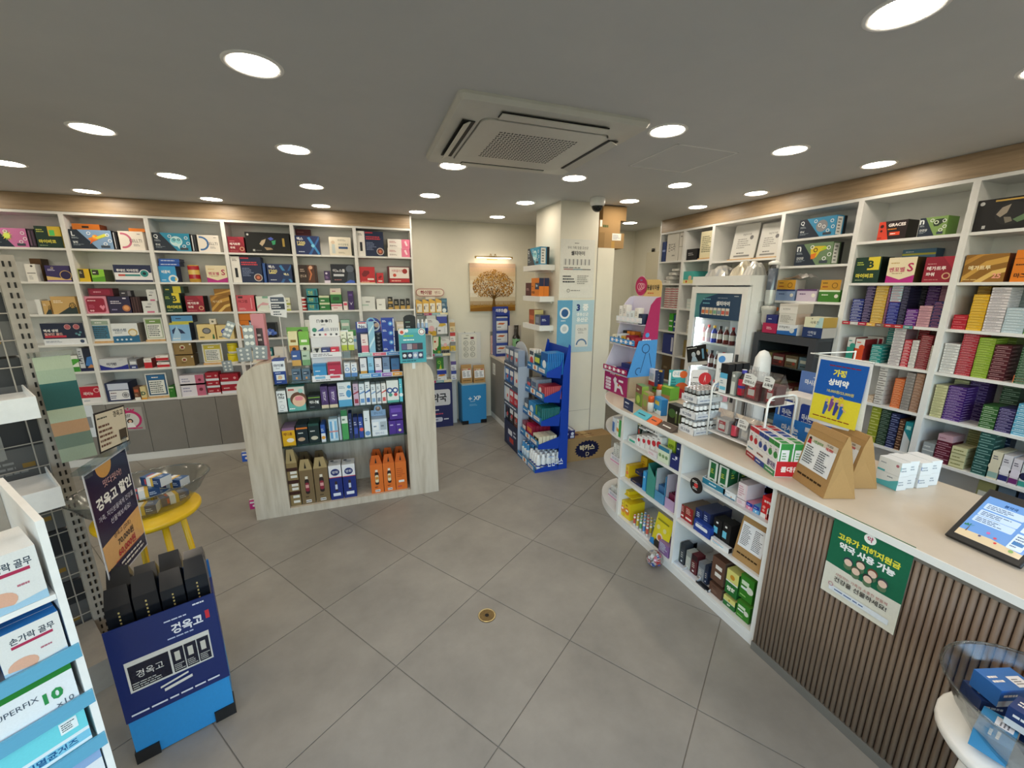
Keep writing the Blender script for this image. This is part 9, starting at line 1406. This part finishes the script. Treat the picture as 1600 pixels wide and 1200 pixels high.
for k in range(2):
 p=mbp+uxb*(-wb/4+wb/2*k)*0.93+uyb*0.01;thing('antacid_carton','white carton with navy panel, %s of two in the blue counter display'%['left','right'][k],'box',(p.x,p.y,CZ+0.004),rzb,None,carton_mesh(wb/2-0.012,0.12,hb3,'#e4e2de',[('q',0.1,0.1,0.76,0.8,0.05,'#1f3f94'),('t','마시는',0.48,0.66,0.12,'#eef0f4',{'fw':.5,'b':.03}),('t','위진정',0.48,0.52,0.13,'#eef0f4',{'fw':.56,'b':.03}),('r',0.15,0.2,0.66,0.06,'#d8903a')],right='#dcd6cc',sidep=[('r',0.2,0.2,0.6,0.5,'#a8a090')],top='#dcd4ca'))
ps1=lambda old,new:[('r',0,0.82,1,0.18,'#cfc4b4'),('c',0.09,0.9,0.06,'#3a2a28'),('p',[(0.02,0.74),(0.17,0.74),(0.13,0.88),(0.05,0.88)],'#b02830'),('t','가정상비약',0.38,0.86,0.1,'#3f8a3c',{'fw':.34,'b':.03}),('t',old,0.76,0.93,0.08,'#2a2a2c',{'fw':.34}),('t',new,0.78,0.82,0.1,'#c0242c',{'fw':.34,'b':.03}),LT(0.06,0.12,0.36,0.58,8,'#4a4f58',3),LT(0.52,0.06,0.38,0.64,9,'#4a4f58',5)]
a=Vector((1.80,1.19,0));b=Vector((1.728,1.0,0));v=b-a
paper_bag('paper_bag','kraft paper bag with sheet reading 18,000 on the counter',((a+b)/2+Vector((0,0,CZ+0.0004))).to_tuple(),math.atan2(v.y,v.x),v.length,0.13,Z_at(668,1.81,1.1)-CZ,ps1('19,000','18,000'))
a=Vector((1.985,1.215,0));b=Vector((1.915,1.025,0));v=b-a
paper_bag('paper_bag','kraft paper bag with sheet reading 23,000 behind the other',((a+b)/2+Vector((0,0,CZ+0.0004))).to_tuple(),math.atan2(v.y,v.x),v.length,0.13,Z_at(668,2.0,1.12)-CZ,ps1('25,000','23,000'))
pst=thing('poster_stand','clip stand holding a blue and yellow home medicine price poster','sign',(2.16,1.235,CZ+0.0003),0)
obj('base',MB().lathe([(0.045,0),(0.045,0.006),(0.01,0.01)],n=18).build('base','white_metal'),pst)
obj('pole',MB().tube([(0,0,0.008),(0,0,0.56)],0.004).build('pole','white_metal'),pst)
pa,pb=Vector((2.0-2.16,1.29-1.235,0)),Vector((1.99-2.16,1.062-1.235,0));z0p,z1p=1.118-CZ,1.432-CZ
obj('crossbar',MB().tube([(pa.x+0.0,pa.y+0.03,z1p+0.004),(0,0,0.555)],0.003).tube([(pa.x,pa.y+0.04,z1p+0.004),(pb.x,pb.y,z1p+0.004)],0.003).build('crossbar','white_metal'),pst)
pv=pb-pa;wp=pv.length;ru=pv.normalized();mb=MB();N=8;nrm=ru.cross(Vector((0,0,1)))
def pw(i):return nrm*(0.012*math.sin(PI*i/N*1.5))
for i in range(N):mb.face([pa+pv*(i/N)+pw(i)+Vector((0,0,z0p)),pa+pv*((i+1)/N)+pw(i+1)+Vector((0,0,z0p)),pa+pv*((i+1)/N)*1.0+Vector((0,0,z1p)),pa+pv*(i/N)+Vector((0,0,z1p))],'#e6e6e8')
f=Face(mb,pa+Vector((0,0,z0p))+nrm*0.0135,ru,Vector((0,0,1))-nrm*(0.0135/(z1p-z0p)),wp,z1p-z0p,0.0006)
f.r(0.05,0.05,0.9,0.4,'#e0d23a').r(0.05,0.44,0.9,0.51,'#1c5ab0').t('가정',0.47,0.79,0.1,'#e8dc4a',fw=.34,b=.05).t('상비약',0.48,0.65,0.1,'#eef0f2',fw=.44,b=.05).t('18,000원/23,000원',0.55,0.52,0.05,'#d8cf6a',fw=.66,b=.02).l(0.25,0.87,0.6,0.035,1,'#8a2a3c',short=.95).l(0.12,0.1,0.74,0.03,1,'#8a2a1c',short=.95)
for x,y,c in((0.34,0.3,'#3a5a9c'),(0.44,0.36,'#7a4a8c'),(0.54,0.32,'#3a3f8c'),(0.64,0.28,'#2a62b8')):f.poly([(x-0.04,y-0.14),(x+0.0,y-0.14),(x+0.045,y-0.02),(x+0.02,y+0.06),(x-0.03,y+0.05)],c).c(x,y+0.075,0.022,'#d8b088').poly([(x+0.02,y+0.04),(x+0.1,y-0.01),(x+0.09,y-0.02),(x+0.01,y+0.02)],'#d8b088')
f.o_(0.6,0.43,0.035,0.012,'#e0b83a');obj('poster_sheet',mb.build('poster_sheet','paper'),pst)
for y in(pa.y+0.01,pb.y+0.012):obj('clip',MB().box(pa.x-0.006,pa.x+0.006,y-0.008,y+0.008,z1p-0.012,z1p+0.01).build('clip','clear_plastic'),pst)
for k,(x,y,w,d,h,c,nm)in enumerate(((2.10,0.985,0.09,0.05,0.125,'#5ab4bc','teal wave'),(2.155,0.985,0.09,0.05,0.125,'#5ab4bc','teal wave'),(2.215,0.975,0.1,0.06,0.115,'#3a6ab0','blue corner'),(2.28,0.975,0.1,0.06,0.115,'#3a6ab0','blue corner'))):
 for j in range(2):thing('white_carton','white %s carton, %s %s of the pairs past the kraft bags'%(nm,['lower','upper'][j],['front','rear'][k%2]),'box',(x,y,CZ+0.0004+(h/2+0.0008)*j),-1.75,None,carton_mesh(w,d,h/2,'#e4e8ea',[('p',[(0,0),(1,0),(1,0.75),(0.6,0.45),(0,0.3)],c),LT(0.5,0.7,0.4,0.14,1,'#5a6a7a')]if k<2 and j==0 else[LT(0.1,0.55,0.4,0.16,1,'#8a94a4'),('r',0.0,0.0,0.35,0.14,c),('c',0.85,0.7,0.1,'#b06a7a')],sidep=[LT(0.1,0.3,0.7,0.4,2,'#9aa4b0'),('r',0,0.4,0.06,0.3,c)],top='#dfe2e4'))
for k in range(4):pillow('loose_sachet','%s flat sachet pile lying behind the kraft bags'%['white','clear grey','pale green','orange edged'][k],(2.08+0.07*k,1.2-0.03*k,CZ+0.0005),0.1,0.07,0.02,[['#d8d8d4','#e0e0dc'],['#9aa0a0','#b4b8b8'],['#9ab08a','#b0c0a0'],['#d8702a','#d9d4cc']][k],0.3*k,20+k,'gloss','sachet')if k<3 else None
tbx=thing('tablet_terminal','black tilted tablet terminal with beach notice on its screen','tablet',(1.85,0.585,CZ+0.0004),-PI/2-0.06)
TA=math.radians(52);TWd,THt=0.185,0.235
RT=Matrix.Rotation(-TA,4,'X')
mb=MB().bevbox(-TWd/2,TWd/2,0.0,0.014,0,THt,0.006,'#141518')
obj('frame',mb.build('frame','dark_plastic',M4=Matrix.Translation((0,0,0.012))@RT),tbx)
mb=MB();f=Face(mb,(-TWd/2+0.016,0,0.02),(1,0,0),(0,0,1),TWd-0.03,THt-0.05,0.0006);f.r(0,0,1,1,'#5f86bc').poly([(0,0),(1,0),(1,0.1),(0.5,0.16),(0,0.14)],'#b9a88a').t('봄약국',0.4,0.9,0.06,'#23406c',fw=.3,b=.03)
for y in(0.7,0.53,0.38):f.rr(0.06,y,0.62,0.14,0.02,'#a9bcd4').l(0.1,y+0.02,0.54,0.1,3,'#3f5272',seed=int(y*10))
f.rr(0.74,0.5,0.22,0.36,0.02,'#b4c4d8').rr(0.77,0.7,0.16,0.06,0.02,'#8a2a34').rr(0.77,0.62,0.16,0.06,0.02,'#2a3a9c').rr(0.74,0.12,0.22,0.34,0.02,'#b4c4d8').l(0.77,0.16,0.16,0.26,5,'#4a5a74').r(0.77,0.22,0.16,0.07,'#3a6a9c')
f.poly([(0.11,0.12),(0.13,0.12),(0.125,0.24),(0.115,0.24)],'#5a4a30')
for k in range(5):a_=k*0.6+0.3;f.poly([(0.12,0.24),(0.12+0.1*math.cos(a_),0.24+0.06*math.sin(a_)),(0.12+0.09*math.cos(a_+.3),0.22+0.06*math.sin(a_+.3))],'#2f6a4c')
f.c(0.42,0.24,0.025,'#a85a8c').c(0.55,0.19,0.022,'#b04a5a').c(0.35,0.12,0.02,'#4a4a6a').c(0.6,0.1,0.02,'#b03a3a').c(0.85,0.07,0.03,'#6a8a4a');obj('screen',mb.build('screen','screen',M4=Matrix.Translation((0,0,0.012))@RT),tbx)
mb=MB().mesh_([(-TWd/2+0.01,0.02,0),(TWd/2-0.01,0.02,0),(TWd/2-0.01,0.2,0),(-TWd/2+0.01,0.2,0),(TWd/2-0.01,0.2,0.13),(-TWd/2+0.01,0.2,0.13)],[(0,3,2,1),(1,2,4),(0,5,3),(3,5,4,2),(0,1,4,5)]);obj('wedge_base',mb.build('wedge_base','dark_plastic'),tbx)
G1=math.radians(35)
mg=thing('mesh_gondola','beige metal shop gondola with slotted post and wire mesh back','display shelf',(-1.32,2.33,0),G1)
mb=MB().box(-0.055,0,-0.02,0.02,0,1.86,'#a39c92');f=Face(mb,(-0.055,-0.02,0),(1,0,0),(0,0,1),0.055,1.86)
for k in range(44):
 for x in(0.3,0.62):f.r(x,0.02+0.0222*k,0.12,0.012,'#1c1a18')
obj('slotted_post',mb.build('slotted_post','paint'),mg)
obj('top_rail',MB().box(-1.0,-0.056,-0.02,0.02,1.76,1.86).build('top_rail','beige_metal'),mg);obj('base_deck',MB().box(-1.0,-0.056,-0.36,0.0,0.0,0.14).build('base_deck','beige_metal'),mg)
wm=MB()
for k in range(9):wm.tube([(-0.09-0.11*k,-0.024,0.15),(-0.09-0.11*k,-0.024,1.76)],0.0025,5)
for k in range(15):wm.tube([(-1.0,-0.026,0.2+0.11*k),(-0.056,-0.026,0.2+0.11*k)],0.0025,5)
obj('wire_mesh',wm.build('wire_mesh','beige_metal'),mg)
for z in(0.93,1.3):obj('shelf',MB().box(-1.0,-0.07,-0.34,-0.03,z,z+0.006).box(-1.0,-0.07,-0.345,-0.3402,z-0.05,z+0.035).box(-0.075,-0.07,-0.34,-0.03,z+0.006,z+0.035).build('shelf','white_metal'),mg)
for i in range(6):
 for j in range(3):
  q=Matrix.Rotation(G1,4,'Z')@Vector((-0.18-0.27*j,0.03,0))
  if i==0:me=carton_mesh(0.25,0.14,0.26,'#5c5a58',[('r',0,0.55,1,0.45,'#2a2a2c'),LT(0.1,0.1,0.7,0.35,4,'#8a8884'),('r',0.4,0.4,0.16,0.4,'#8f8c86'),('r',0.7,0.2,0.15,0.08,'#8a6a2c')])
  thing('hung_stock_box','grey stock box behind the wire mesh, %s from floor, %s from the post'%(ORD[i+1],ORD[j+1]),'box',(-1.32+q.x,2.33+q.y,0.1+0.2705*i),G1,'grey stock behind the mesh',me)
obj('rear_deck',MB().box(-1.0,-0.02,0.022,0.2,0.0,0.099).build('rear_deck','beige_metal'),mg)
G2=math.radians(39);NO=Vector((-0.61,0.975,0));NR=Matrix.Rotation(G2,4,'Z')
ng=thing('first_aid_gondola','white first aid gondola with blue price rails at the left edge','display shelf',NO.to_tuple(),G2)
obj('side_panel',MB().box(-0.012,0,0.0,0.34,0,1.3).build('side_panel','white_metal'),ng);obj('back_panel',MB().box(-0.6,-0.0125,0.325,0.34,0,1.3).build('back_panel','beige_metal'),ng);obj('base',MB().box(-0.6,-0.0125,0.02,0.324,0,0.12).build('base','white_metal'),ng)
NZ=[0.64,0.762,0.88,1.0,1.14]
for z in NZ:obj('shelf',MB().box(-0.6,-0.0125,0.0,0.324,z-0.012,z).build('shelf','white_metal'),ng)
for z in NZ[:4]:obj('price_rail',MB().box(-0.6,-0.002,-0.006,-0.0005,z-0.018,z+0.014,'#5fa4c4').build('price_rail','gloss'),ng)
def nb(x0,x1,y,z,h,d,desc,base,front,**k):
 q=NR@Vector(((x0+x1)/2,y,0));return thing('first_aid_box',desc+' on the first aid gondola','box',(NO.x+q.x,NO.y+q.y,z+0.0005),G2,None,carton_mesh(x1-x0,d,h,base,front,**k))
THM=[('r',0,0,1,1,'#dcdcda'),('t','손가락 골무',0.55,0.78,0.15,'#2a3a4a',{'fw':.7,'b':.02}),('r',0.2,0.62,0.65,0.06,'#a82a50'),('c',0.3,0.22,0.2,'#d8a890',{'ry':0.16}),('p',[(0,0),(1,0),(1,0.16),(0.5,0.1),(0,0.2)],'#9fc4dc'),LT(0.6,0.36,0.3,0.08,1,'#b06a7a')]
nb(-0.105,-0.02,0.002,NZ[4],0.115,0.12,'white finger cot carton with hand picture, upper','#dcdcda',THM)
for k in range(4):nb(-0.1,-0.016,0.004+0.03*k,NZ[3],0.1,0.028,'blue edged finger cot carton, %s from front'%ORD[k+1],'#2f7fc8',THM)
nb(-0.25,-0.112,0.002,NZ[3],0.122,0.1,'pale blue underpad pack lettered doctor','#9fd0e4',[('r',0,0.6,1,0.4,'#dfe8ee'),('t','doctor',0.6,0.6,0.13,'#3a4a5c',{'fw':.6,'b':.02}),('c',0.66,0.42,0.1,'#2aa0b8'),('r',0,0.32,1,0.04,'#d8b84a'),('r',0,0,1,0.16,'#e6ecf0'),('t','XL',0.5,0.08,0.09,'#4a4a1c'),('t','2',0.75,0.08,0.1,'#3a4a5c')])
nb(-0.145,-0.02,0.004,NZ[2],0.1,0.14,'white and green dressing carton lettered SUPERFIX','#e2e6ea',[('r',0,0.82,1,0.18,'#1f7a2c'),('t','SUPERFIX',0.34,0.56,0.12,'#3a4a5c',{'fw':.5}),('t','10',0.74,0.45,0.26,'#2a8a4a',{'b':.04}),('t','x10',0.84,0.18,0.12,'#4a5a68')],top='#1f7a2c')
GZP=[('r',0,0.5,1,0.5,'#6fd0dc'),('r',0,0.12,1,0.36,'#dce8ee'),('r',0,0.2,1,0.2,'#7ac0dc'),('t','하일멸균거즈',0.5,0.3,0.16,'#1f5a8c',{'fw':.8,'b':.03}),('r',0.7,0.62,0.2,0.28,'#e6eef0'),('l',0.72,0.66,0.16,0.2,4,'#333',2)]
nb(-0.15,-0.02,0.004,NZ[1],0.1,0.12,'turquoise sterile gauze pack, right','#6fd0dc',GZP,mat='gloss');nb(-0.29,-0.153,0.004,NZ[1],0.1,0.12,'turquoise sterile gauze pack, left','#6fd0dc',GZP,mat='gloss')
for k in range(2):
 for j in range(3):nb(-0.105-0.1*k,-0.015-0.1*k,0.004+0.032*j,NZ[0],0.095,0.03,'pale swab carton, %s column, %s from front'%(['right','left'][k],ORD[j+1]),'#9ab8d8',[('r',0,0.78,1,0.22,'#8aa8d0'),('r',0.05,0.82,0.3,0.12,'#c04a7a'),('r',0,0,1,0.78,'#dfe2e6'),LT(0.4,0.4,0.5,0.3,3,'#8a94b0'),('p',[(0.1,0.1),(0.8,0.3),(0.8,0.36),(0.1,0.16)],'#8ab0d0')])
for k in range(3):
 q=NR@Vector((-0.165,0.012+0.016*k,0));thing('plaster_pouch','white and sky blue spot plaster pouch, %s in the top row of first aid gondola'%ORD[k+1],'pouch',(NO.x+q.x,NO.y+q.y,NZ[4]+0.0005+0.0),G2,None,carton_mesh(0.11,0.013,0.21+0.008*k,'#d6e4ee',[('r',0,0.8,1,0.2,'#3f9fe0'),('t','점 반창고',0.4,0.6,0.1,'#23303c',{'fw':.6,'b':.02}),('r',0.5,0.62,0.34,0.14,'#eef0f2'),LT(0.3,0.25,0.5,0.26,5,'#8aa0b8'),('r',0,0.03,1,0.14,'#2a78c0'),LT(0.25,0.07,0.6,0.06,1,'#d8dc6a')],mat='gloss'))
q=NR@Vector((-0.16,0.09,0));thing('teal_display_board','teal header board with white rim on the first aid gondola','sign',(NO.x+q.x,NO.y+q.y,NZ[4]+0.0005),G2,None,carton_mesh(0.16,0.012,0.27,'#d8d8d4',[('r',0.04,0,0.9,0.97,'#3f98a4')]))
BR_=math.radians(18.9);BO=Vector((-0.915,1.567,0));BM=Matrix.Rotation(BR_,4,'Z')
bdp=thing('tonic_display','navy and sky blue tonic floor display with black corner feet','display stand',BO.to_tuple(),BR_)
mb=MB().box(0,0.304,0,0.26,0.004,0.2,'#2f8fd0').box(0,0.304,0,0.26,0.2,0.5,'#1f2f74').box(0.0,0.304,0.25,0.26,0.5,0.585,'#2a6ab0');obj('carton',mb.build('carton','card'),bdp)
mb=MB().box(-0.004,0.308,-0.005,-0.0005,0.19,0.585,'#1d2c66');f=Face(mb,(-0.004,-0.005,0.19),(1,0,0),(0,0,1),0.312,0.395)
f.t('경옥고',0.7,0.78,0.11,'#e8eaf0',fw=.3,b=.03).l(0.5,0.87,0.34,0.03,1,'#c9d0e4').r(0.88,0.76,0.04,0.09,'#c8303c').l(0.5,0.68,0.4,0.03,1,'#b9c4e0').l(0.78,0.94,0.18,0.035,1,'#e0e4f0').r(0.1,0.3,0.78,0.33,'#d8d6d0').r(0.12,0.32,0.36,0.26,'#1a1c2c').t('경옥고',0.3,0.47,0.08,'#e4e2dc',fw=.24)
for k in range(3):f.r(0.5+0.125*k,0.32,0.115,0.26,'#1a1c2c').r(0.53+0.125*k,0.44,0.05,0.1,'#c9c6bc').l(0.51+0.125*k,0.33,0.1,0.08,4,'#b9b8b4',seed=k)
f.l(0.13,0.33,0.34,0.07,3,'#b9b8b4').poly([(0.35,0.22),(0.62,0.26),(0.62,0.28),(0.35,0.24)],'#e0ded8').poly([(0.38,0.17),(0.65,0.2),(0.65,0.23),(0.38,0.2)],'#e0ded8').l(0.06,0.05,0.88,0.04,1,'#dfe2ee',short=.95);obj('front_board',mb.build('front_board','gloss'),bdp)
for x in(-0.004,0.238):obj('corner_foot',MB().box(x,x+0.07,-0.007,0.06,0,0.05).build('corner_foot','dark_plastic'),bdp)
for i in range(4):
 for j in range(2):
  q=BM@Vector((0.042+0.074*i,0.03+0.1*j,0));t=thing('gift_bag','black tonic gift bag, %s from left, %s row of the tonic display'%(ORD[i+1],['front','rear'][j]),'gift bag',(BO.x+q.x,BO.y+q.y,0.5006),BR_)
  h=0.2+0.02*((i+j)%2);mb=MB().box(-0.034,0.034,0,0.085,0,h*.72,'#16191e').mesh_([(-0.034,0,h*.72),(0.034,0,h*.72),(0.034,0.085,h*.72),(-0.034,0.085,h*.72),(-0.03,0.04,h),(0.03,0.04,h)],[(0,1,5,4),(2,3,4,5),(1,2,5),(3,0,4)],'#1a1c20');f=Face(mb,(-0.034,0,0),(1,0,0),(0,0,1),0.068,h*.72)
  for k in range(5):f.r(0.46,0.4+0.1*k,0.07,0.05,'#b9a46a')
  obj('bag_body',mb.build('bag_body','gloss'),t)
sg=thing('promotion_sign','dark purple promotion sign reading 60,000 won on a clear stand','sign',(-0.945,1.995,0.0))
obj('clear_pole',MB().tube([(-0.03,0.02,0.0),(-0.03,0.02,1.25)],0.006).box(-0.09,0.03,-0.04,0.08,0,0.006).build('clear_pole','clear_plastic'),sg)
mb=MB().box(-0.002,0.0,-0.28,0,0.655,1.105,'#c9c8cc');f=Face(mb,(0,-0.28,0.655),(0,1,0),(0,0,1),0.28,0.45,0.0004)
f.r(0.02,0.015,0.96,0.97,'#1e1838').poly([(0.02,0.14),(0.98,0.14),(0.98,0.42),(0.02,0.36)],'#d8a468').c(0.42,0.985,0.11,'#c8924a',a0=180,a1=360).t('떳다떳어!',0.55,0.83,0.065,'#d8a8a0',fw=.6).t('경옥고 할인',0.52,0.7,0.11,'#f0ece4',fw=.84,b=.04).t('가족, 지인분들에게 건강을',0.5,0.58,0.05,'#d8d2d8',fw=.84).t('선물해보세요!',0.55,0.5,0.05,'#d8d2d8',fw=.5).t('경옥고 (20포)',0.5,0.36,0.05,'#3a2418',fw=.6).t('70,000원',0.54,0.285,0.07,'#2a1c18',fw=.6,b=.02).t('60,000원',0.52,0.195,0.08,'#b0242c',fw=.7,b=.03).r(0.2,0.145,0.66,0.006,'#b0242c').l(0.3,0.04,0.6,0.08,2,'#e4dcd0',short=.9);obj('sign_sheet',mb.build('sign_sheet','gloss'),sg)
obj('top_clip',MB().box(-0.03,0.006,-0.28,0.03,1.106,1.118).box(-0.012,0.01,-0.03,0.0,1.09,1.15).box(-0.012,0.01,-0.275,-0.245,1.09,1.13).build('top_clip','clear_plastic'),sg)
mb=MB().box(-0.002,0.0,-0.1,0.1,0,0.15,'#2a2624');f=Face(mb,(0,-0.1,0),(0,1,0),(0,0,1),0.2,0.15,0.0004);f.r(0.03,0.04,0.94,0.92,'#cfc4ae').t('경옥고',0.74,0.84,0.16,'#2a2018',fw=.34,b=.02).l(0.06,0.8,0.5,0.08,1,'#4a4a40').l(0.06,0.1,0.56,0.6,5,'#6a4a3c').r(0.68,0.12,0.26,0.28,'#4a4034');obj('price_card',mb.build('price_card','paper'),sg,(0.005,-0.07,1.13),rot=(math.radians(-6),0,0))
rb=thing('ribbon_notice','pale green curled notice strip clipped to the slotted post','notice',(-1.25,2.26,1.0),G1);mb=MB();NN=8
for i in range(NN):
 y=lambda t:-0.06*t*t
 z=lambda t:0.45-0.45*t
 t0,t1=i/NN,(i+1)/NN;mb.face([(-0.05,y(t1),z(t1)),(0.06,y(t1),z(t1)),(0.06,y(t0),z(t0)),(-0.05,y(t0),z(t0))],['#a9b49c','#9aaa94','#2f5a58','#2f5a58','#a9b49c','#b08a68','#6a7a6c','#8f9c88'][i])
obj('strip',mb.build('strip','paper'),rb);obj('clip',MB().box(-0.06,0.07,-0.006,0.03,0.45,0.47).build('clip','clear_plastic'),rb)
def stool(label,cx,cy,zs,mat,r=0.19):
 t=thing('round_stool',label,'stool',(cx,cy,0));obj('seat',MB().lathe([(r*.96,zs-0.03),(r,zs-0.02),(r,zs-0.006),(r*.97,zs)],n=32).build('seat',mat,True),t)
 for k in range(4):
  a=PI/4+k*PI/2;obj('leg',MB().tube([(r*.6*math.cos(a),r*.6*math.sin(a),zs-0.03),(r*.85*math.cos(a),r*.85*math.sin(a),0.0)],0.014,8).build('leg',mat,True),t)
 obj('brace',MB().tube([(r*.7*math.cos(PI/4+k*PI/2),r*.7*math.sin(PI/4+k*PI/2),zs*.45)for k in range(4)],0.01,6,closed=True).build('brace',mat),t);return t
def bowl(label,cx,cy,z,rx,ry,h,rz=0):
 t=thing('clear_bowl',label,'bowl',(cx,cy,z),rz);obj('bowl_wall',MB().lathe([(0.55,0.0),(0.62,0.004),(0.85,h*.5),(1.0,h),(1.04,h+0.004),(1.0,h-0.003),(0.84,h*.5),(0.6,0.008),(0.0005,0.008)],n=36,sx=rx,sy=ry,caps=False).build('bowl_wall','clear_plastic',True),t)
 obj('rim',MB().tube([(1.02*rx*math.cos(i*PI/18),1.02*ry*math.sin(i*PI/18),h+0.002)for i in range(36)],0.004,6,closed=True).build('rim','clear_plastic',True),t);return t
stool('yellow round stool under the clear bowl by the mesh gondola',-1.02,2.22,0.71,'yellow_plastic',0.2)
bowl('oval clear bowl of blue boxes on the yellow stool',-1.02,2.22,0.7108,0.25,0.18,0.13,math.radians(29))
BBX=[('r',0.3,0,0.2,1,'#e0e2e4'),('r',0.5,0,0.12,1,'#d8b04a'),('r',0.2,0.2,0.08,0.6,'#c04a50'),LT(0.65,0.3,0.3,0.4,2,'#c9d4e8')]
for k,(x,y,z,a,b_)in enumerate(((-0.1,0.0,0.01,0.3,0),(0.02,0.05,0.01,-0.2,0),(0.1,-0.04,0.01,0.6,0),(-0.03,-0.07,0.01,0.1,0),(0.0,0.0,0.056,0.4,0),(0.1,0.05,0.056,-0.4,0),(-0.09,0.02,0.056,-0.3,0),(0.03,0.02,0.102,-0.5,0))):
 q=Matrix.Rotation(math.radians(29),4,'Z')@Vector((x,y,0));thing('allergy_box','blue allergy pill box, %s in the clear bowl on the yellow stool'%ORD[k+1],'box',(-1.02+q.x,2.22+q.y,0.7108+z),a,'blue boxes in the left bowl',carton_mesh(0.11,0.055,0.043,'#24406c',BBX,top='#2f5a8c',topp=BBX,right='#c9ccd0'))
stool('white round stool at the slatted counter',1.43,0.27,0.655,'white_plastic',0.17)
bowl('round clear bowl of medicine boxes by the slatted counter',1.43,0.27,0.6558,0.18,0.18,0.14)
for k,(x,y,z,a,c,nm)in enumerate(((0.02,0.07,0.012,0.4,'#22386c','navy'),(-0.07,0.02,0.012,1.2,'#3a86b8','sky blue'),(0.05,-0.05,0.012,-0.3,'#d8822a','orange'),(-0.03,-0.05,0.012,0.2,'#22386c','dark navy'),(0.03,0.06,0.068,0.7,'#2f6ab0','royal blue'),(-0.05,0.0,0.068,-0.5,'#22386c','navy and white'),(0.03,-0.03,0.124,0.2,'#d8822a','orange Mg'))):
 thing('medicine_box','%s carton in the round clear bowl by the counter'%nm,'box',(1.43+x,0.27+y,0.6558+z),a-1.0,None,carton_mesh(0.1,0.06,0.05,c,[('r',0,0,1,0.35,'#dfe2e6'),LT(0.1,0.5,0.6,0.3,1,'#f0f0f0')],top=c,topp=[('r',0.55,0.1,0.35,0.5,'#e4e6ea'),LT(0.6,0.2,0.26,0.3,3,'#5a5a60'),LT(0.08,0.3,0.4,0.4,2,'#f0ece4')]))
mb=MB().box(-0.1,0.1,-0.0015,0,-0.3,0,'#e2e6ee');Face(mb,(-0.1,-0.0015,-0.3),(1,0,0),(0,0,1),0.2,0.3).t('무료',0.5,0.72,0.14,'#6a5a58',fw=.5).t('배송',0.5,0.48,0.2,'#a8283c',fw=.6,b=.05).r(0,0,0.3,0.14,'#b83040').l(0.2,0.24,0.6,0.08,1,'#8a8a90')
thing('taped_sheet','white sheet with red lettering hung at the white stool front','notice',(1.285,0.18,0.655),math.radians(-57),None,mb.build('taped_sheet','paper'))
